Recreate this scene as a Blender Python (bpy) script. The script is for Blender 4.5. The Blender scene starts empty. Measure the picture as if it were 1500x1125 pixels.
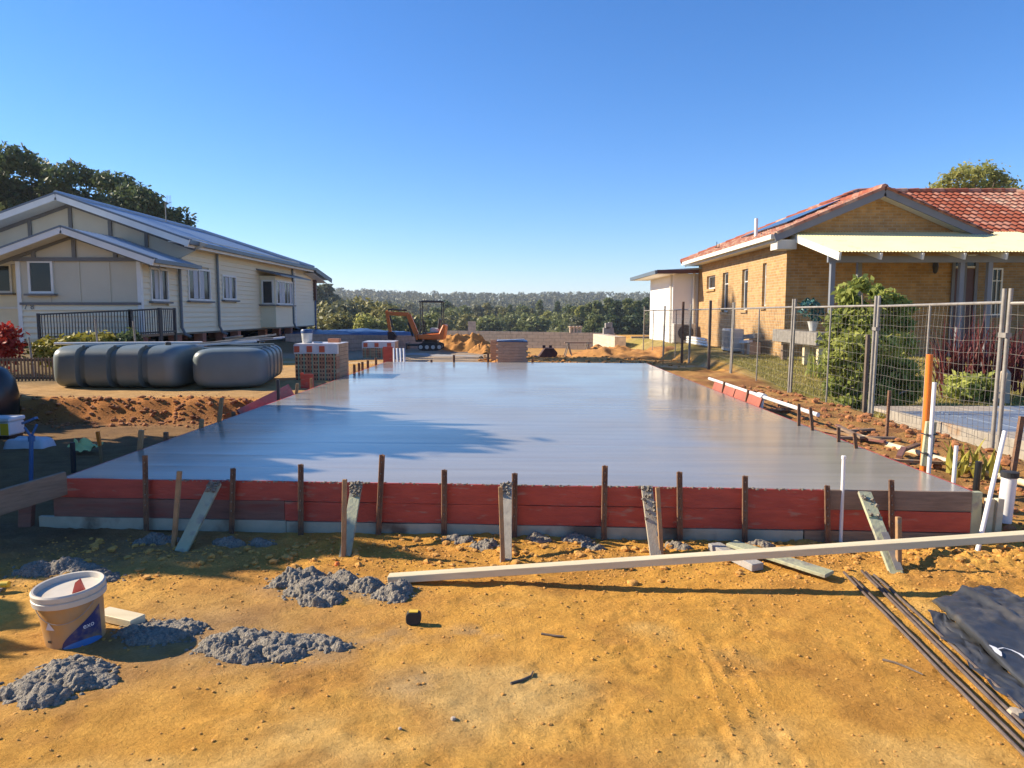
import bpy, bmesh, math, random
import numpy as np
from mathutils import Vector, Matrix, Euler
random.seed(7)
RNG = np.random.default_rng(11)
S = bpy.context.scene
COL = S.collection
R = math.radians

# ---------------------------------------------------------------- camera
F = 1080.0                     # focal length in pixels of the 1500 px wide photograph
CAMZ = 1.57
PITCH = math.atan(103.5 / F)
cam_d = bpy.data.cameras.new('camera')
cam_d.sensor_width = 36.0
cam_d.lens = F / 1500 * 36
cam_d.clip_start = 0.05
cam_d.clip_end = 6000
cam = bpy.data.objects.new('camera', cam_d)
COL.objects.link(cam)
cam.location = (0, 0, CAMZ)
cam.rotation_euler = (math.pi / 2 - PITCH, 0, 0)
S.camera = cam

# ---------------------------------------------------------------- world, sun, exposure
SUN_EL, SUN_AZ = R(30), R(-79)          # azimuth from +Y towards +X
w = bpy.data.worlds.new('World'); S.world = w; w.use_nodes = True
wn = w.node_tree.nodes; wl = w.node_tree.links
bg = wn['Background']
sky = wn.new('ShaderNodeTexSky'); sky.sky_type = 'NISHITA'; sky.sun_disc = False
sky.sun_elevation = SUN_EL; sky.sun_rotation = SUN_AZ
sky.altitude = 0; sky.air_density = 1.0; sky.dust_density = 0.0; sky.ozone_density = 6.0
hs = wn.new('ShaderNodeHueSaturation'); hs.inputs['Saturation'].default_value = 1.15
wb = wn.new('ShaderNodeMix'); wb.data_type = 'RGBA'; wb.blend_type = 'MULTIPLY'; wb.inputs['Factor'].default_value = 1; wb.inputs['B'].default_value = (0.97, 0.94, 1.03, 1)
wl.new(sky.outputs[0], wb.inputs['A']); wl.new(wb.outputs['Result'], hs.inputs['Color']); wl.new(hs.outputs[0], bg.inputs[0]); bg.inputs[1].default_value = 0.10
sd = bpy.data.lights.new('sun', 'SUN'); sd.energy = 5.0; sd.angle = R(0.5); sd.color = (1.0, 0.86, 0.66)
sun = bpy.data.objects.new('sun', sd); COL.objects.link(sun)
to_sun = Vector((math.sin(SUN_AZ) * math.cos(SUN_EL), math.cos(SUN_AZ) * math.cos(SUN_EL), math.sin(SUN_EL)))
sun.rotation_euler = to_sun.to_track_quat('Z', 'Y').to_euler()
sun.location = (-30, 5, 30)
vs = S.view_settings
vs.view_transform = 'Standard'; vs.look = 'None'; vs.gamma = 1; vs.use_curve_mapping = False
vs.exposure = 0.95

# ---------------------------------------------------------------- pixel -> world helpers
cP, sP = math.cos(PITCH), math.sin(PITCH)
def ray(px, py):
    x = (px - 750) / F; y = (562.5 - py) / F
    return Vector((x, cP + y * sP, -sP + y * cP))
def G(px, py, z=0.0):
    d = ray(px, py); t = (z - CAMZ) / d.z
    return Vector((d.x * t, d.y * t, z))
def D(px, py, Y):
    d = ray(px, py); t = Y / d.y
    return Vector((d.x * t, Y, CAMZ + d.z * t))

# ---------------------------------------------------------------- numpy noise
def _hash(ix, iy, seed):
    n = (ix.astype(np.int64) * 374761393 + iy.astype(np.int64) * 668265263 + seed * 1274126177) & 0xffffffff
    n = ((n ^ (n >> 13)) * 1274126177) & 0xffffffff
    n = n ^ (n >> 16)
    return (n & 0xffff) / 65535.0
def vnoise(x, y, seed=0):
    x = np.asarray(x, float); y = np.asarray(y, float)
    ix = np.floor(x); iy = np.floor(y); fx = x - ix; fy = y - iy
    fx = fx * fx * (3 - 2 * fx); fy = fy * fy * (3 - 2 * fy)
    a = _hash(ix, iy, seed); b = _hash(ix + 1, iy, seed); c = _hash(ix, iy + 1, seed); d = _hash(ix + 1, iy + 1, seed)
    return (a * (1 - fx) + b * fx) * (1 - fy) + (c * (1 - fx) + d * fx) * fy
def fbm(x, y, octv=4, seed=0):
    s = 0; a = 0.5; t = 0
    for o in range(octv):
        s = s + a * (vnoise(x, y, seed + o * 17) - 0.5); t += a
        x = x * 2.03 + 5.1; y = y * 2.03 + 1.7; a *= 0.5
    return s / t * 2            # about -1..1
def sstep(a, b, x):
    t = np.clip((x - a) / (b - a), 0, 1); return t * t * (3 - 2 * t)

# ---------------------------------------------------------------- materials
MATS = {}
def newmat(name):
    m = bpy.data.materials.new(name); m.use_nodes = True; MATS[name] = m
    nt = m.node_tree
    return m, nt.nodes, nt.links, nt.nodes['Principled BSDF']
def rgba(c): return (c[0], c[1], c[2], 1)
def mat(name, c1, c2=None, scale=4.0, rough=0.6, bump=0.0, bscale=30.0, metal=0.0, spec=0.5, stretch=(1, 1, 1), detail=5.0,
        rvar=0.0, c3=None, s3=1.0, t3=(0.5, 0.7)):
    """noise-varied principled material in object coordinates"""
    m, n, l, p = newmat(name)
    p.inputs['Roughness'].default_value = rough; p.inputs['Metallic'].default_value = metal
    p.inputs['Specular IOR Level'].default_value = spec
    if c2 is None: c2 = tuple(v * 0.82 for v in c1)
    tc = n.new('ShaderNodeTexCoord'); mp = n.new('ShaderNodeMapping'); mp.inputs['Scale'].default_value = stretch
    l.new(tc.outputs['Object'], mp.inputs[0])
    no = n.new('ShaderNodeTexNoise'); no.inputs['Scale'].default_value = scale; no.inputs['Detail'].default_value = detail
    no.inputs['Roughness'].default_value = 0.6
    l.new(mp.outputs[0], no.inputs['Vector'])
    rp = n.new('ShaderNodeValToRGB'); rp.color_ramp.elements[0].position = 0.32; rp.color_ramp.elements[1].position = 0.68
    rp.color_ramp.elements[0].color = rgba(c2); rp.color_ramp.elements[1].color = rgba(c1)
    l.new(no.outputs['Fac'], rp.inputs[0])
    out = rp.outputs[0]
    if c3 is not None:
        n3 = n.new('ShaderNodeTexNoise'); n3.inputs['Scale'].default_value = s3; n3.inputs['Detail'].default_value = 6
        l.new(mp.outputs[0], n3.inputs['Vector'])
        r3 = n.new('ShaderNodeValToRGB'); r3.color_ramp.elements[0].position = t3[0]; r3.color_ramp.elements[1].position = t3[1]
        r3.color_ramp.elements[0].color = (0, 0, 0, 1); r3.color_ramp.elements[1].color = (1, 1, 1, 1)
        l.new(n3.outputs['Fac'], r3.inputs[0])
        mx = n.new('ShaderNodeMix'); mx.data_type = 'RGBA'
        l.new(r3.outputs[0], mx.inputs['Factor']); l.new(out, mx.inputs['A']); mx.inputs['B'].default_value = rgba(c3)
        out = mx.outputs['Result']
    l.new(out, p.inputs['Base Color'])
    if rvar:
        mr = n.new('ShaderNodeMapRange'); mr.inputs['To Min'].default_value = max(rough - rvar, 0.03); mr.inputs['To Max'].default_value = rough + rvar
        l.new(no.outputs['Fac'], mr.inputs['Value']); l.new(mr.outputs[0], p.inputs['Roughness'])
    if bump:
        nb = n.new('ShaderNodeTexNoise'); nb.inputs['Scale'].default_value = bscale; nb.inputs['Detail'].default_value = 5
        l.new(mp.outputs[0], nb.inputs['Vector'])
        b = n.new('ShaderNodeBump'); b.inputs['Strength'].default_value = bump; b.inputs['Distance'].default_value = 0.02
        l.new(nb.outputs['Fac'], b.inputs['Height']); l.new(b.outputs[0], p.inputs['Normal'])
    return m

mat('red_ply', (0.48, 0.07, 0.042), (0.34, 0.045, 0.03), 5, 0.5, 0.25, 24, stretch=(1, 1, 4), c3=(0.36, 0.17, 0.12), s3=7, t3=(0.60, 0.72))
mat('brown_ply', (0.26, 0.12, 0.085), (0.16, 0.075, 0.055), 4, 0.7, 0.3, 25, stretch=(1, 1, 8), c3=(0.20, 0.05, 0.035), s3=2, t3=(0.55, 0.7))
mat('grey_board', (0.29, 0.20, 0.135), (0.19, 0.13, 0.085), 5, 0.8, 0.3, 25, stretch=(1, 1, 8))
mat('pale_strip', (0.42, 0.40, 0.31), (0.32, 0.31, 0.23), 6, 0.7, 0.2, 30, c3=(0.13, 0.10, 0.07), s3=3, t3=(0.55, 0.66))
mat('pine_timber', (0.72, 0.63, 0.42), (0.60, 0.50, 0.31), 3, 0.6, 0.15, 40, stretch=(0.6, 6, 6), c3=(0.55, 0.42, 0.24), s3=1.5, t3=(0.6, 0.75))
mat('treated_timber', (0.42, 0.42, 0.27), (0.31, 0.32, 0.20), 4, 0.75, 0.25, 40, c3=(0.24, 0.22, 0.18), s3=9, t3=(0.55, 0.68))
mat('hardwood_stake', (0.40, 0.24, 0.11), (0.26, 0.15, 0.07), 8, 0.8, 0.3, 50, c3=(0.22, 0.19, 0.16), s3=10, t3=(0.58, 0.7))
mat('rusty_steel', (0.26, 0.135, 0.07), (0.11, 0.065, 0.045), 14, 0.75, 0.4, 60, metal=0.2, c3=(0.27, 0.24, 0.2), s3=12, t3=(0.6, 0.72))
mat('rebar', (0.20, 0.155, 0.125), (0.11, 0.08, 0.065), 20, 0.6, 0.3, 80, metal=0.4)
mat('galvanised', (0.33, 0.305, 0.265), (0.22, 0.20, 0.175), 10, 0.55, 0.05, 60, metal=0.3)
mat('wire', (0.24, 0.22, 0.19), (0.17, 0.155, 0.135), 10, 0.6, metal=0.3)
mat('white_pvc', (0.80, 0.79, 0.76), (0.72, 0.70, 0.66), 5, 0.35, c3=(0.55, 0.45, 0.32), s3=5, t3=(0.62, 0.78))
mat('orange_pvc', (0.75, 0.20, 0.02), (0.65, 0.16, 0.02), 5, 0.38)
mat('wet_concrete', (0.34, 0.30, 0.24), (0.19, 0.165, 0.13), 45, 0.75, 1.0, 110, spec=.3)
mat('weathered_plank', (0.46, 0.40, 0.29), (0.33, 0.285, 0.21), 5, 0.8, 0.3, 40, stretch=(4, 4, .7), c3=(0.25, 0.22, 0.18), s3=6, t3=(0.6, 0.75))
mat('dry_concrete', (0.36, 0.34, 0.31), (0.27, 0.255, 0.23), 4, 0.85, 0.25, 40)
mat('block_wall', (0.33, 0.28, 0.24), (0.26, 0.22, 0.19), 2, 0.9, 0.3, 20)
mat('soil_clod', (0.62, 0.325, 0.075), (0.46, 0.225, 0.055), 12, 0.95, 0.5, 50)
mat('track_sand', (0.60, 0.33, 0.085), (0.46, 0.24, 0.06), 12, 0.95, 0.5, 50)
mat('red_soil', (0.40, 0.17, 0.06), (0.26, 0.10, 0.04), 6, 0.95, 0.6, 30)
mat('mound_soil', (0.50, 0.24, 0.06), (0.33, 0.15, 0.04), 3, 0.95, 0.8, 12)
mat('poly_tank', (0.15, 0.19, 0.195), (0.12, 0.155, 0.16), 2, 0.42, 0.04, 30, c3=(0.20, 0.20, 0.17), s3=1.5, t3=(0.55, 0.8))
mat('black_plastic', (0.02, 0.021, 0.023), (0.013, 0.014, 0.015), 4, 0.3)
mat('black_sheet', (0.055, 0.058, 0.062), (0.035, 0.037, 0.040), 2, 0.36, 0.06, 6, c3=(0.17, 0.15, 0.12), s3=5, t3=(0.52, 0.8), rvar=0.08)
mat('white_print', (0.8, 0.8, 0.8), (0.7, 0.7, 0.7), 5, 0.5)
mat('bucket_body', (0.56, 0.30, 0.09), (0.42, 0.21, 0.06), 6, 0.5, 0.05, 30, c3=(0.34, 0.235, 0.14), s3=5, t3=(0.38, 0.60))
mat('bucket_lid', (0.62, 0.57, 0.47), (0.50, 0.455, 0.37), 6, 0.5, c3=(0.40, 0.31, 0.21), s3=6, t3=(0.5, 0.75))
mat('blue_label', (0.010, 0.03, 0.15), (0.008, 0.02, 0.10), 6, 0.5, c3=(0.22, 0.16, 0.10), s3=12, t3=(0.52, 0.70))
mat('light_blue_label', (0.05, 0.19, 0.5), (0.04, 0.15, 0.4), 6, 0.4)
mat('red_plastic', (0.55, 0.08, 0.07), (0.45, 0.06, 0.05), 6, 0.4)
mat('excavator_orange', (0.85, 0.20, 0.03), (0.74, 0.16, 0.025), 3, 0.42, c3=(0.40, 0.17, 0.07), s3=4, t3=(0.62, 0.8))
mat('black_rubber', (0.03, 0.03, 0.03), (0.02, 0.02, 0.02), 6, 0.75, 0.3, 20)
mat('dark_steel', (0.06, 0.06, 0.065), (0.04, 0.04, 0.042), 6, 0.5, metal=0.4)
mat('machine_white', (0.62, 0.62, 0.58), (0.5, 0.5, 0.46), 5, 0.45)
mat('rust_bucket', (0.10, 0.05, 0.04), (0.06, 0.03, 0.028), 8, 0.7, 0.3, 30, metal=0.3)
mat('faded_red', (0.36, 0.11, 0.065), (0.27, 0.08, 0.05), 4, 0.7, 0.2, 25)
mat('brick_red', (0.62, 0.27, 0.14), (0.50, 0.20, 0.10), 9, 0.9, 0.3, 60)
mat('brick_tan', (0.66, 0.38, 0.21), (0.55, 0.30, 0.16), 5, 0.9, 0.3, 60)
mat('brick_grey', (0.46, 0.32, 0.23), (0.37, 0.25, 0.175), 5, 0.9, 0.3, 60)
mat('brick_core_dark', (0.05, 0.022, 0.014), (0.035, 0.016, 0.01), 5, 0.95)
mat('strap_green', (0.30, 0.42, 0.26), (0.26, 0.37, 0.22), 5, 0.5)
mat('wrap_white', (0.72, 0.68, 0.66), (0.58, 0.53, 0.52), 6, 0.3, 0.25, 14)
mat('wrap_red', (0.62, 0.11, 0.05), (0.52, 0.08, 0.04), 5, 0.35)
mat('tarp_blue', (0.045, 0.10, 0.23), (0.03, 0.07, 0.17), 3, 0.45, 0.3, 8)
mat('weatherboard', (0.78, 0.70, 0.50), (0.72, 0.64, 0.45), 1.2, 0.6, 0.05, 30, stretch=(1, 0.3, 3))
mat('fibro_sheet', (0.58, 0.53, 0.40), (0.53, 0.48, 0.36), 1.0, 0.65)
mat('grey_trim', (0.15, 0.15, 0.145), (0.12, 0.12, 0.118), 3, 0.55)
mat('white_trim', (0.74, 0.73, 0.68), (0.66, 0.65, 0.60), 3, 0.5)
mat('soffit', (0.60, 0.58, 0.52), (0.55, 0.53, 0.47), 2, 0.6)
mat('steel_roof', (0.33, 0.42, 0.51), (0.29, 0.38, 0.47), 0.8, 0.45, metal=0.2)
mat('gutter_grey', (0.13, 0.16, 0.19), (0.11, 0.14, 0.165), 2, 0.45, metal=0.2)
mat('stump_brick', (0.36, 0.15, 0.10), (0.25, 0.10, 0.07), 6, 0.9, 0.3, 30)
mat('subfloor_shade', (0.02, 0.018, 0.016), (0.014, 0.012, 0.011), 2, 0.95)  # near-black colour standing for the shade under the floor
mat('curtain', (0.55, 0.56, 0.56), (0.42, 0.43, 0.44), 14, 0.8, stretch=(6, 6, 0.4))
mat('roof_tile', (0.38, 0.115, 0.062), (0.24, 0.066, 0.038), 2.5, 0.8, 0.3, 40, c3=(0.46, 0.24, 0.13), s3=3.5, t3=(0.58, 0.74), spec=.2)
mat('tile_worn', (0.44, 0.20, 0.13), (0.30, 0.12, 0.08), 3, 0.8, 0.2, 40, c3=(0.48, 0.34, 0.24), s3=3, t3=(0.5, 0.66))
mat('cream_sheet', (0.76, 0.66, 0.36), (0.69, 0.60, 0.32), 1.5, 0.6, c3=(0.50, 0.42, 0.22), s3=2.5, t3=(0.6, 0.75))
mat('cream_timber', (0.78, 0.76, 0.66), (0.70, 0.67, 0.57), 2, 0.55)
mat('post_grey', (0.21, 0.22, 0.24), (0.18, 0.19, 0.21), 3, 0.5)
mat('barge_grey', (0.17, 0.175, 0.19), (0.145, 0.15, 0.165), 3, 0.55)
mat('white_wall', (0.82, 0.81, 0.78), (0.78, 0.77, 0.74), 1.5, 0.6)
mat('door_brown', (0.10, 0.035, 0.028), (0.07, 0.025, 0.02), 3, 0.5)
mat('solar_glass', (0.02, 0.025, 0.045), (0.015, 0.02, 0.035), 3, 0.12)
mat('bark', (0.17, 0.13, 0.095), (0.10, 0.075, 0.055), 8, 0.9, 0.5, 20)
mat('pale_bark', (0.38, 0.34, 0.28), (0.25, 0.21, 0.17), 5, 0.9, 0.4, 20)
mat('yellow_plastic', (0.75, 0.50, 0.03), (0.65, 0.42, 0.03), 4, 0.4)
mat('lime_plastic', (0.62, 0.66, 0.24), (0.52, 0.56, 0.19), 5, 0.5)
mat('blue_paint', (0.05, 0.14, 0.32), (0.04, 0.11, 0.26), 5, 0.5, c3=(0.16, 0.17, 0.18), s3=6, t3=(0.6, 0.72))
mat('cooler_white', (0.70, 0.72, 0.74), (0.62, 0.64, 0.66), 4, 0.45)
mat('bag_white', (0.55, 0.58, 0.62), (0.45, 0.48, 0.52), 6, 0.55, 0.3, 12)
mat('paver_blue_shade', (0.22, 0.265, 0.33), (0.18, 0.22, 0.28), 3, 0.5, 0.1, 30)
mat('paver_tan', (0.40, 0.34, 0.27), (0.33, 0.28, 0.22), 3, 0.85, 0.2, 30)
mat('sleeper_concrete', (0.36, 0.32, 0.26), (0.27, 0.235, 0.19), 4, 0.9, 0.3, 30, c3=(0.30, 0.17, 0.08), s3=3, t3=(0.55, 0.7))
mat('stone', (0.48, 0.40, 0.30), (0.36, 0.29, 0.21), 8, 0.9, 0.3, 40)
mat('pot_teal', (0.05, 0.16, 0.15), (0.035, 0.11, 0.10), 5, 0.5)

def glassmat():
    m, n, l, p = newmat('window_glass')
    p.inputs['Base Color'].default_value = (0.03, 0.035, 0.04, 1); p.inputs['Roughness'].default_value = 0.06
    p.inputs['Specular IOR Level'].default_value = 0.3
glassmat()
def brickmat(name, c1, c2, mortar, sx, vec='XZ', bw=0.23, bh=0.076, ms=0.008):
    m, n, l, p = newmat(name)
    tc = n.new('ShaderNodeTexCoord'); sp = n.new('ShaderNodeSeparateXYZ'); cb = n.new('ShaderNodeCombineXYZ')
    l.new(tc.outputs['Object'], sp.inputs[0])
    ad = n.new('ShaderNodeMath'); ad.operation = 'ADD'
    l.new(sp.outputs['X'], ad.inputs[0]); l.new(sp.outputs['Y'], ad.inputs[1])
    l.new(ad.outputs[0], cb.inputs['X']); l.new(sp.outputs['Z'], cb.inputs['Y'])
    bt = n.new('ShaderNodeTexBrick'); bt.inputs['Scale'].default_value = 1
    bt.inputs['Brick Width'].default_value = bw; bt.inputs['Row Height'].default_value = bh; bt.inputs['Mortar Size'].default_value = ms
    bt.inputs['Color1'].default_value = rgba(c1); bt.inputs['Color2'].default_value = rgba(c2); bt.inputs['Mortar'].default_value = rgba(mortar)
    bt.inputs['Bias'].default_value = -0.1
    l.new(cb.outputs[0], bt.inputs['Vector'])
    no = n.new('ShaderNodeTexNoise'); no.inputs['Scale'].default_value = 6; no.inputs['Detail'].default_value = 6
    l.new(tc.outputs['Object'], no.inputs['Vector'])
    mx = n.new('ShaderNodeMix'); mx.data_type = 'RGBA'; mx.blend_type = 'MULTIPLY'; mx.inputs['Factor'].default_value = 0.55
    rp = n.new('ShaderNodeValToRGB'); rp.color_ramp.elements[0].position = 0.3; rp.color_ramp.elements[1].position = 0.75
    rp.color_ramp.elements[0].color = (0.6, 0.58, 0.55, 1); rp.color_ramp.elements[1].color = (1.15, 1.12, 1.05, 1)
    l.new(no.outputs['Fac'], rp.inputs[0]); l.new(bt.outputs['Color'], mx.inputs['A']); l.new(rp.outputs[0], mx.inputs['B'])
    l.new(mx.outputs['Result'], p.inputs['Base Color']); p.inputs['Roughness'].default_value = 0.9
    b = n.new('ShaderNodeBump'); b.inputs['Strength'].default_value = 0.5; b.inputs['Distance'].default_value = 0.01; b.invert = True
    l.new(bt.outputs['Fac'], b.inputs['Height']); l.new(b.outputs[0], p.inputs['Normal'])
brickmat('house_brick', (0.50, 0.30, 0.12), (0.38, 0.21, 0.075), (0.42, 0.34, 0.22), 1)
brickmat('block_work', (0.34, 0.29, 0.25), (0.30, 0.255, 0.22), (0.22, 0.19, 0.165), 1, bw=0.4, bh=0.2, ms=0.012)
brickmat('block_pale', (0.62, 0.52, 0.40), (0.56, 0.46, 0.35), (0.44, 0.36, 0.28), 1, bw=0.4, bh=0.2, ms=0.01)

def leafmat(name, ca, cb, trans=0.25, rough=0.55):
    m, n, l, p = newmat(name)
    at = n.new('ShaderNodeAttribute'); at.attribute_name = 'tint'
    mx = n.new('ShaderNodeMix'); mx.data_type = 'RGBA'
    mx.inputs['A'].default_value = rgba(ca); mx.inputs['B'].default_value = rgba(cb)
    l.new(at.outputs['Fac'], mx.inputs['Factor']); l.new(mx.outputs['Result'], p.inputs['Base Color'])
    p.inputs['Roughness'].default_value = rough; p.inputs['Specular IOR Level'].default_value = 0.3
    tr = n.new('ShaderNodeBsdfTranslucent'); l.new(mx.outputs['Result'], tr.inputs['Color'])
    ms = n.new('ShaderNodeMixShader'); ms.inputs[0].default_value = trans
    out = n['Material Output']
    l.new(p.outputs[0], ms.inputs[1]); l.new(tr.outputs[0], ms.inputs[2]); l.new(ms.outputs[0], out.inputs['Surface'])
leafmat('leaf_dark', (0.035, 0.065, 0.028), (0.12, 0.155, 0.06), .35)
leafmat('leaf_gum', (0.085, 0.10, 0.052), (0.19, 0.19, 0.10))
leafmat('leaf_olive', (0.10, 0.11, 0.035), (0.28, 0.25, 0.075))
leafmat('leaf_green', (0.07, 0.105, 0.036), (0.24, 0.255, 0.08), .35)
leafmat('leaf_light', (0.20, 0.22, 0.05), (0.48, 0.46, 0.13), .5)
leafmat('leaf_shrub', (0.12, 0.18, 0.035), (0.52, 0.54, 0.14), .5)
leafmat('leaf_yellow', (0.16, 0.15, 0.02), (0.42, 0.36, 0.05))
leafmat('leaf_red', (0.30, 0.02, 0.015), (0.55, 0.06, 0.03))
leafmat('leaf_maroon', (0.075, 0.014, 0.018), (0.20, 0.055, 0.05))
leafmat('grass_blade', (0.24, 0.23, 0.055), (0.56, 0.48, 0.16), .45)

# ---------------------------------------------------------------- mesh builders
def mesh_np(name, V, Fs, smooth=False):
    """V (n,3), Fs (m,k) equal-sided faces -> mesh"""
    me = bpy.data.meshes.new(name)
    V = np.asarray(V, np.float32); Fs = np.asarray(Fs, np.int32)
    m, k = Fs.shape
    me.vertices.add(len(V)); me.vertices.foreach_set('co', V.ravel())
    me.loops.add(m * k); me.loops.foreach_set('vertex_index', Fs.ravel())
    me.polygons.add(m); me.polygons.foreach_set('loop_start', np.arange(0, m * k, k, dtype=np.int32))
    if smooth: me.polygons.foreach_set('use_smooth', np.ones(m, bool))
    me.update(calc_edges=True); me.validate()
    return me
def grid_faces(nx, ny):
    i = np.arange(nx - 1)[None, :]; j = np.arange(ny - 1)[:, None]
    a = (j * nx + i).ravel()
    return np.stack([a, a + 1, a + nx + 1, a + nx], 1)
class MB:
    def __init__(s): s.v = []; s.f = []
    def add(s, vs, fs):
        o = len(s.v); s.v += [tuple(v) for v in vs]; s.f += [tuple(i + o for i in f) for f in fs]; return s
    def box(s, c, size, rot=None, taper=None):
        hx, hy, hz = size[0] / 2, size[1] / 2, size[2] / 2
        P = [Vector((x, y, z)) for z in (-hz, hz) for y in (-hy, hy) for x in (-hx, hx)]
        if taper:
            for p in P:
                if p.z > 0: p.x *= taper[0]; p.y *= taper[1]
        if rot is not None:
            if not isinstance(rot, (Matrix,)): rot = Euler(rot).to_matrix()
            P = [rot @ p for p in P]
        c = Vector(c); P = [p + c for p in P]
        return s.add(P, [(0, 2, 3, 1), (4, 5, 7, 6), (0, 1, 5, 4), (2, 6, 7, 3), (0, 4, 6, 2), (1, 3, 7, 5)])
    def box2(s, a, b):     # corner to corner
        a = Vector(a); b = Vector(b)
        return s.box((a + b) / 2, [abs(b[i] - a[i]) for i in range(3)])
    def beam(s, p0, p1, wd, th, up=(0, 0, 1)):    # wd across, th along 'up'
        p0 = Vector(p0); p1 = Vector(p1); d = (p1 - p0); L = d.length; d.normalize()
        x = d.cross(Vector(up))
        if x.length < 1e-4: x = d.cross(Vector((0, 1, 0)))
        x.normalize(); z = x.cross(d)
        M3 = Matrix((x, d, z)).transposed()
        return s.box((p0 + p1) / 2, (wd, L, th), M3)
    def tube(s, p0, p1, r0, r1=None, n=10, caps=True):
        if r1 is None: r1 = r0
        p0 = Vector(p0); p1 = Vector(p1); d = (p1 - p0).normalized()
        a = d.orthogonal().normalized(); b = d.cross(a)
        vs = []
        for p, r in ((p0, r0), (p1, r1)):
            for i in range(n):
                t = 2 * math.pi * i / n; vs.append(p + a * (r * math.cos(t)) + b * (r * math.sin(t)))
        fs = [(i, (i + 1) % n, n + (i + 1) % n, n + i) for i in range(n)]
        if caps: fs += [tuple(range(n - 1, -1, -1)), tuple(range(n, 2 * n))]
        return s.add(vs, fs)
    def path(s, pts, r, n=8):
        pts = [Vector(p) for p in pts]; vs = []; k = len(pts)
        rr = r if isinstance(r, (list, tuple)) else [r] * k
        prev = None
        for i, p in enumerate(pts):
            d = (pts[min(i + 1, k - 1)] - pts[max(i - 1, 0)]).normalized()
            a = d.orthogonal().normalized() if prev is None else (prev - d * prev.dot(d)).normalized()
            prev = a; b = d.cross(a)
            for j in range(n):
                t = 2 * math.pi * j / n; vs.append(p + a * (rr[i] * math.cos(t)) + b * (rr[i] * math.sin(t)))
        fs = [(i * n + j, i * n + (j + 1) % n, (i + 1) * n + (j + 1) % n, (i + 1) * n + j) for i in range(k - 1) for j in range(n)]
        fs += [tuple(range(n - 1, -1, -1)), tuple(range((k - 1) * n, k * n))]
        return s.add(vs, fs)
    def lathe(s, prof, n=24, c=(0, 0, 0)):
        c = Vector(c); vs = []; k = len(prof)
        for r, z in prof:
            for j in range(n):
                t = 2 * math.pi * j / n; vs.append(c + Vector((r * math.cos(t), r * math.sin(t), z)))
        fs = [(i * n + j, i * n + (j + 1) % n, (i + 1) * n + (j + 1) % n, (i + 1) * n + j) for i in range(k - 1) for j in range(n)]
        fs += [tuple(range(n - 1, -1, -1)), tuple(range((k - 1) * n, k * n))]
        return s.add(vs, fs)
    def poly(s, pts, h):   # prism: points (3d) extruded by vector h
        h = Vector(h); n = len(pts); P = [Vector(p) for p in pts]
        return s.add(P + [p + h for p in P], [tuple(range(n - 1, -1, -1)), tuple(range(n, 2 * n))] + [(i, (i + 1) % n, n + (i + 1) % n, n + i) for i in range(n)])
    def mesh(s, name, fix=True):
        me = bpy.data.meshes.new(name); me.from_pydata(s.v, [], s.f); me.update()
        if fix:
            bm = bmesh.new(); bm.from_mesh(me); bmesh.ops.recalc_face_normals(bm, faces=bm.faces); bm.to_mesh(me); bm.free()
        return me
    def build(s, name, material, parent=None, world=True, smooth=False, bevel=0.0, fix=True):
        if parent is not None and world:
            l = parent.location; s.v = [(a - l.x, b - l.y, c - l.z) for a, b, c in s.v]
        o = link(name, s.mesh(name, fix), material, parent)
        if smooth: shade(o)
        if bevel: bev(o, bevel)
        return o
def link(name, me, material, parent=None):
    o = bpy.data.objects.new(name, me); COL.objects.link(o)
    if material: 
        me.materials.clear(); me.materials.append(MATS[material])
    if parent is not None: o.parent = parent
    return o
def shade(o, ang=40):
    me = o.data
    me.polygons.foreach_set('use_smooth', np.ones(len(me.polygons), bool))
    try: me.set_sharp_from_angle(angle=R(ang))
    except Exception: pass
def bev(o, wd, seg=1):
    m = o.modifiers.new('bevel', 'BEVEL'); m.width = wd; m.segments = seg; m.limit_method = 'ANGLE'; m.angle_limit = R(40)
def tag(o, label=None, cat=None, group=None, kind=None):
    if label: o['label'] = label
    if cat: o['category'] = cat
    if group: o['group'] = group
    if kind: o['kind'] = kind
    return o
def thing(name, label, cat, loc=(0, 0, 0), group=None):
    o = bpy.data.objects.new(name, None); COL.objects.link(o); o.location = loc
    o.empty_display_size = 0.2
    return tag(o, label, cat, group)
def recenter(o):
    """object origin to the base centre of its own mesh"""
    me = o.data; n = len(me.vertices); a = np.zeros(n * 3, np.float32); me.vertices.foreach_get('co', a); a = a.reshape(-1, 3)
    c = np.array([(a[:, 0].min() + a[:, 0].max()) / 2, (a[:, 1].min() + a[:, 1].max()) / 2, a[:, 2].min()], np.float32)
    a = a - c; me.vertices.foreach_set('co', a.ravel()); me.update(); o.location = Vector(o.location) + Vector([float(q) for q in c])
    return o
def single(mb, name, material, label, cat, group=None, smooth=False, bevel=0.0):
    o = mb.build(name, material, None, smooth=smooth, bevel=bevel); recenter(o)
    return tag(o, label, cat, group)
def jitter(o, amp, sc=3.0, seed=0):
    """roughen a mesh a little so that edges are not ruler-clean"""
    me = o.data; rng = random.Random(seed)
    for v in me.vertices:
        v.co.x += rng.uniform(-amp, amp); v.co.y += rng.uniform(-amp, amp); v.co.z += rng.uniform(-amp, amp)
    me.update()

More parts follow.
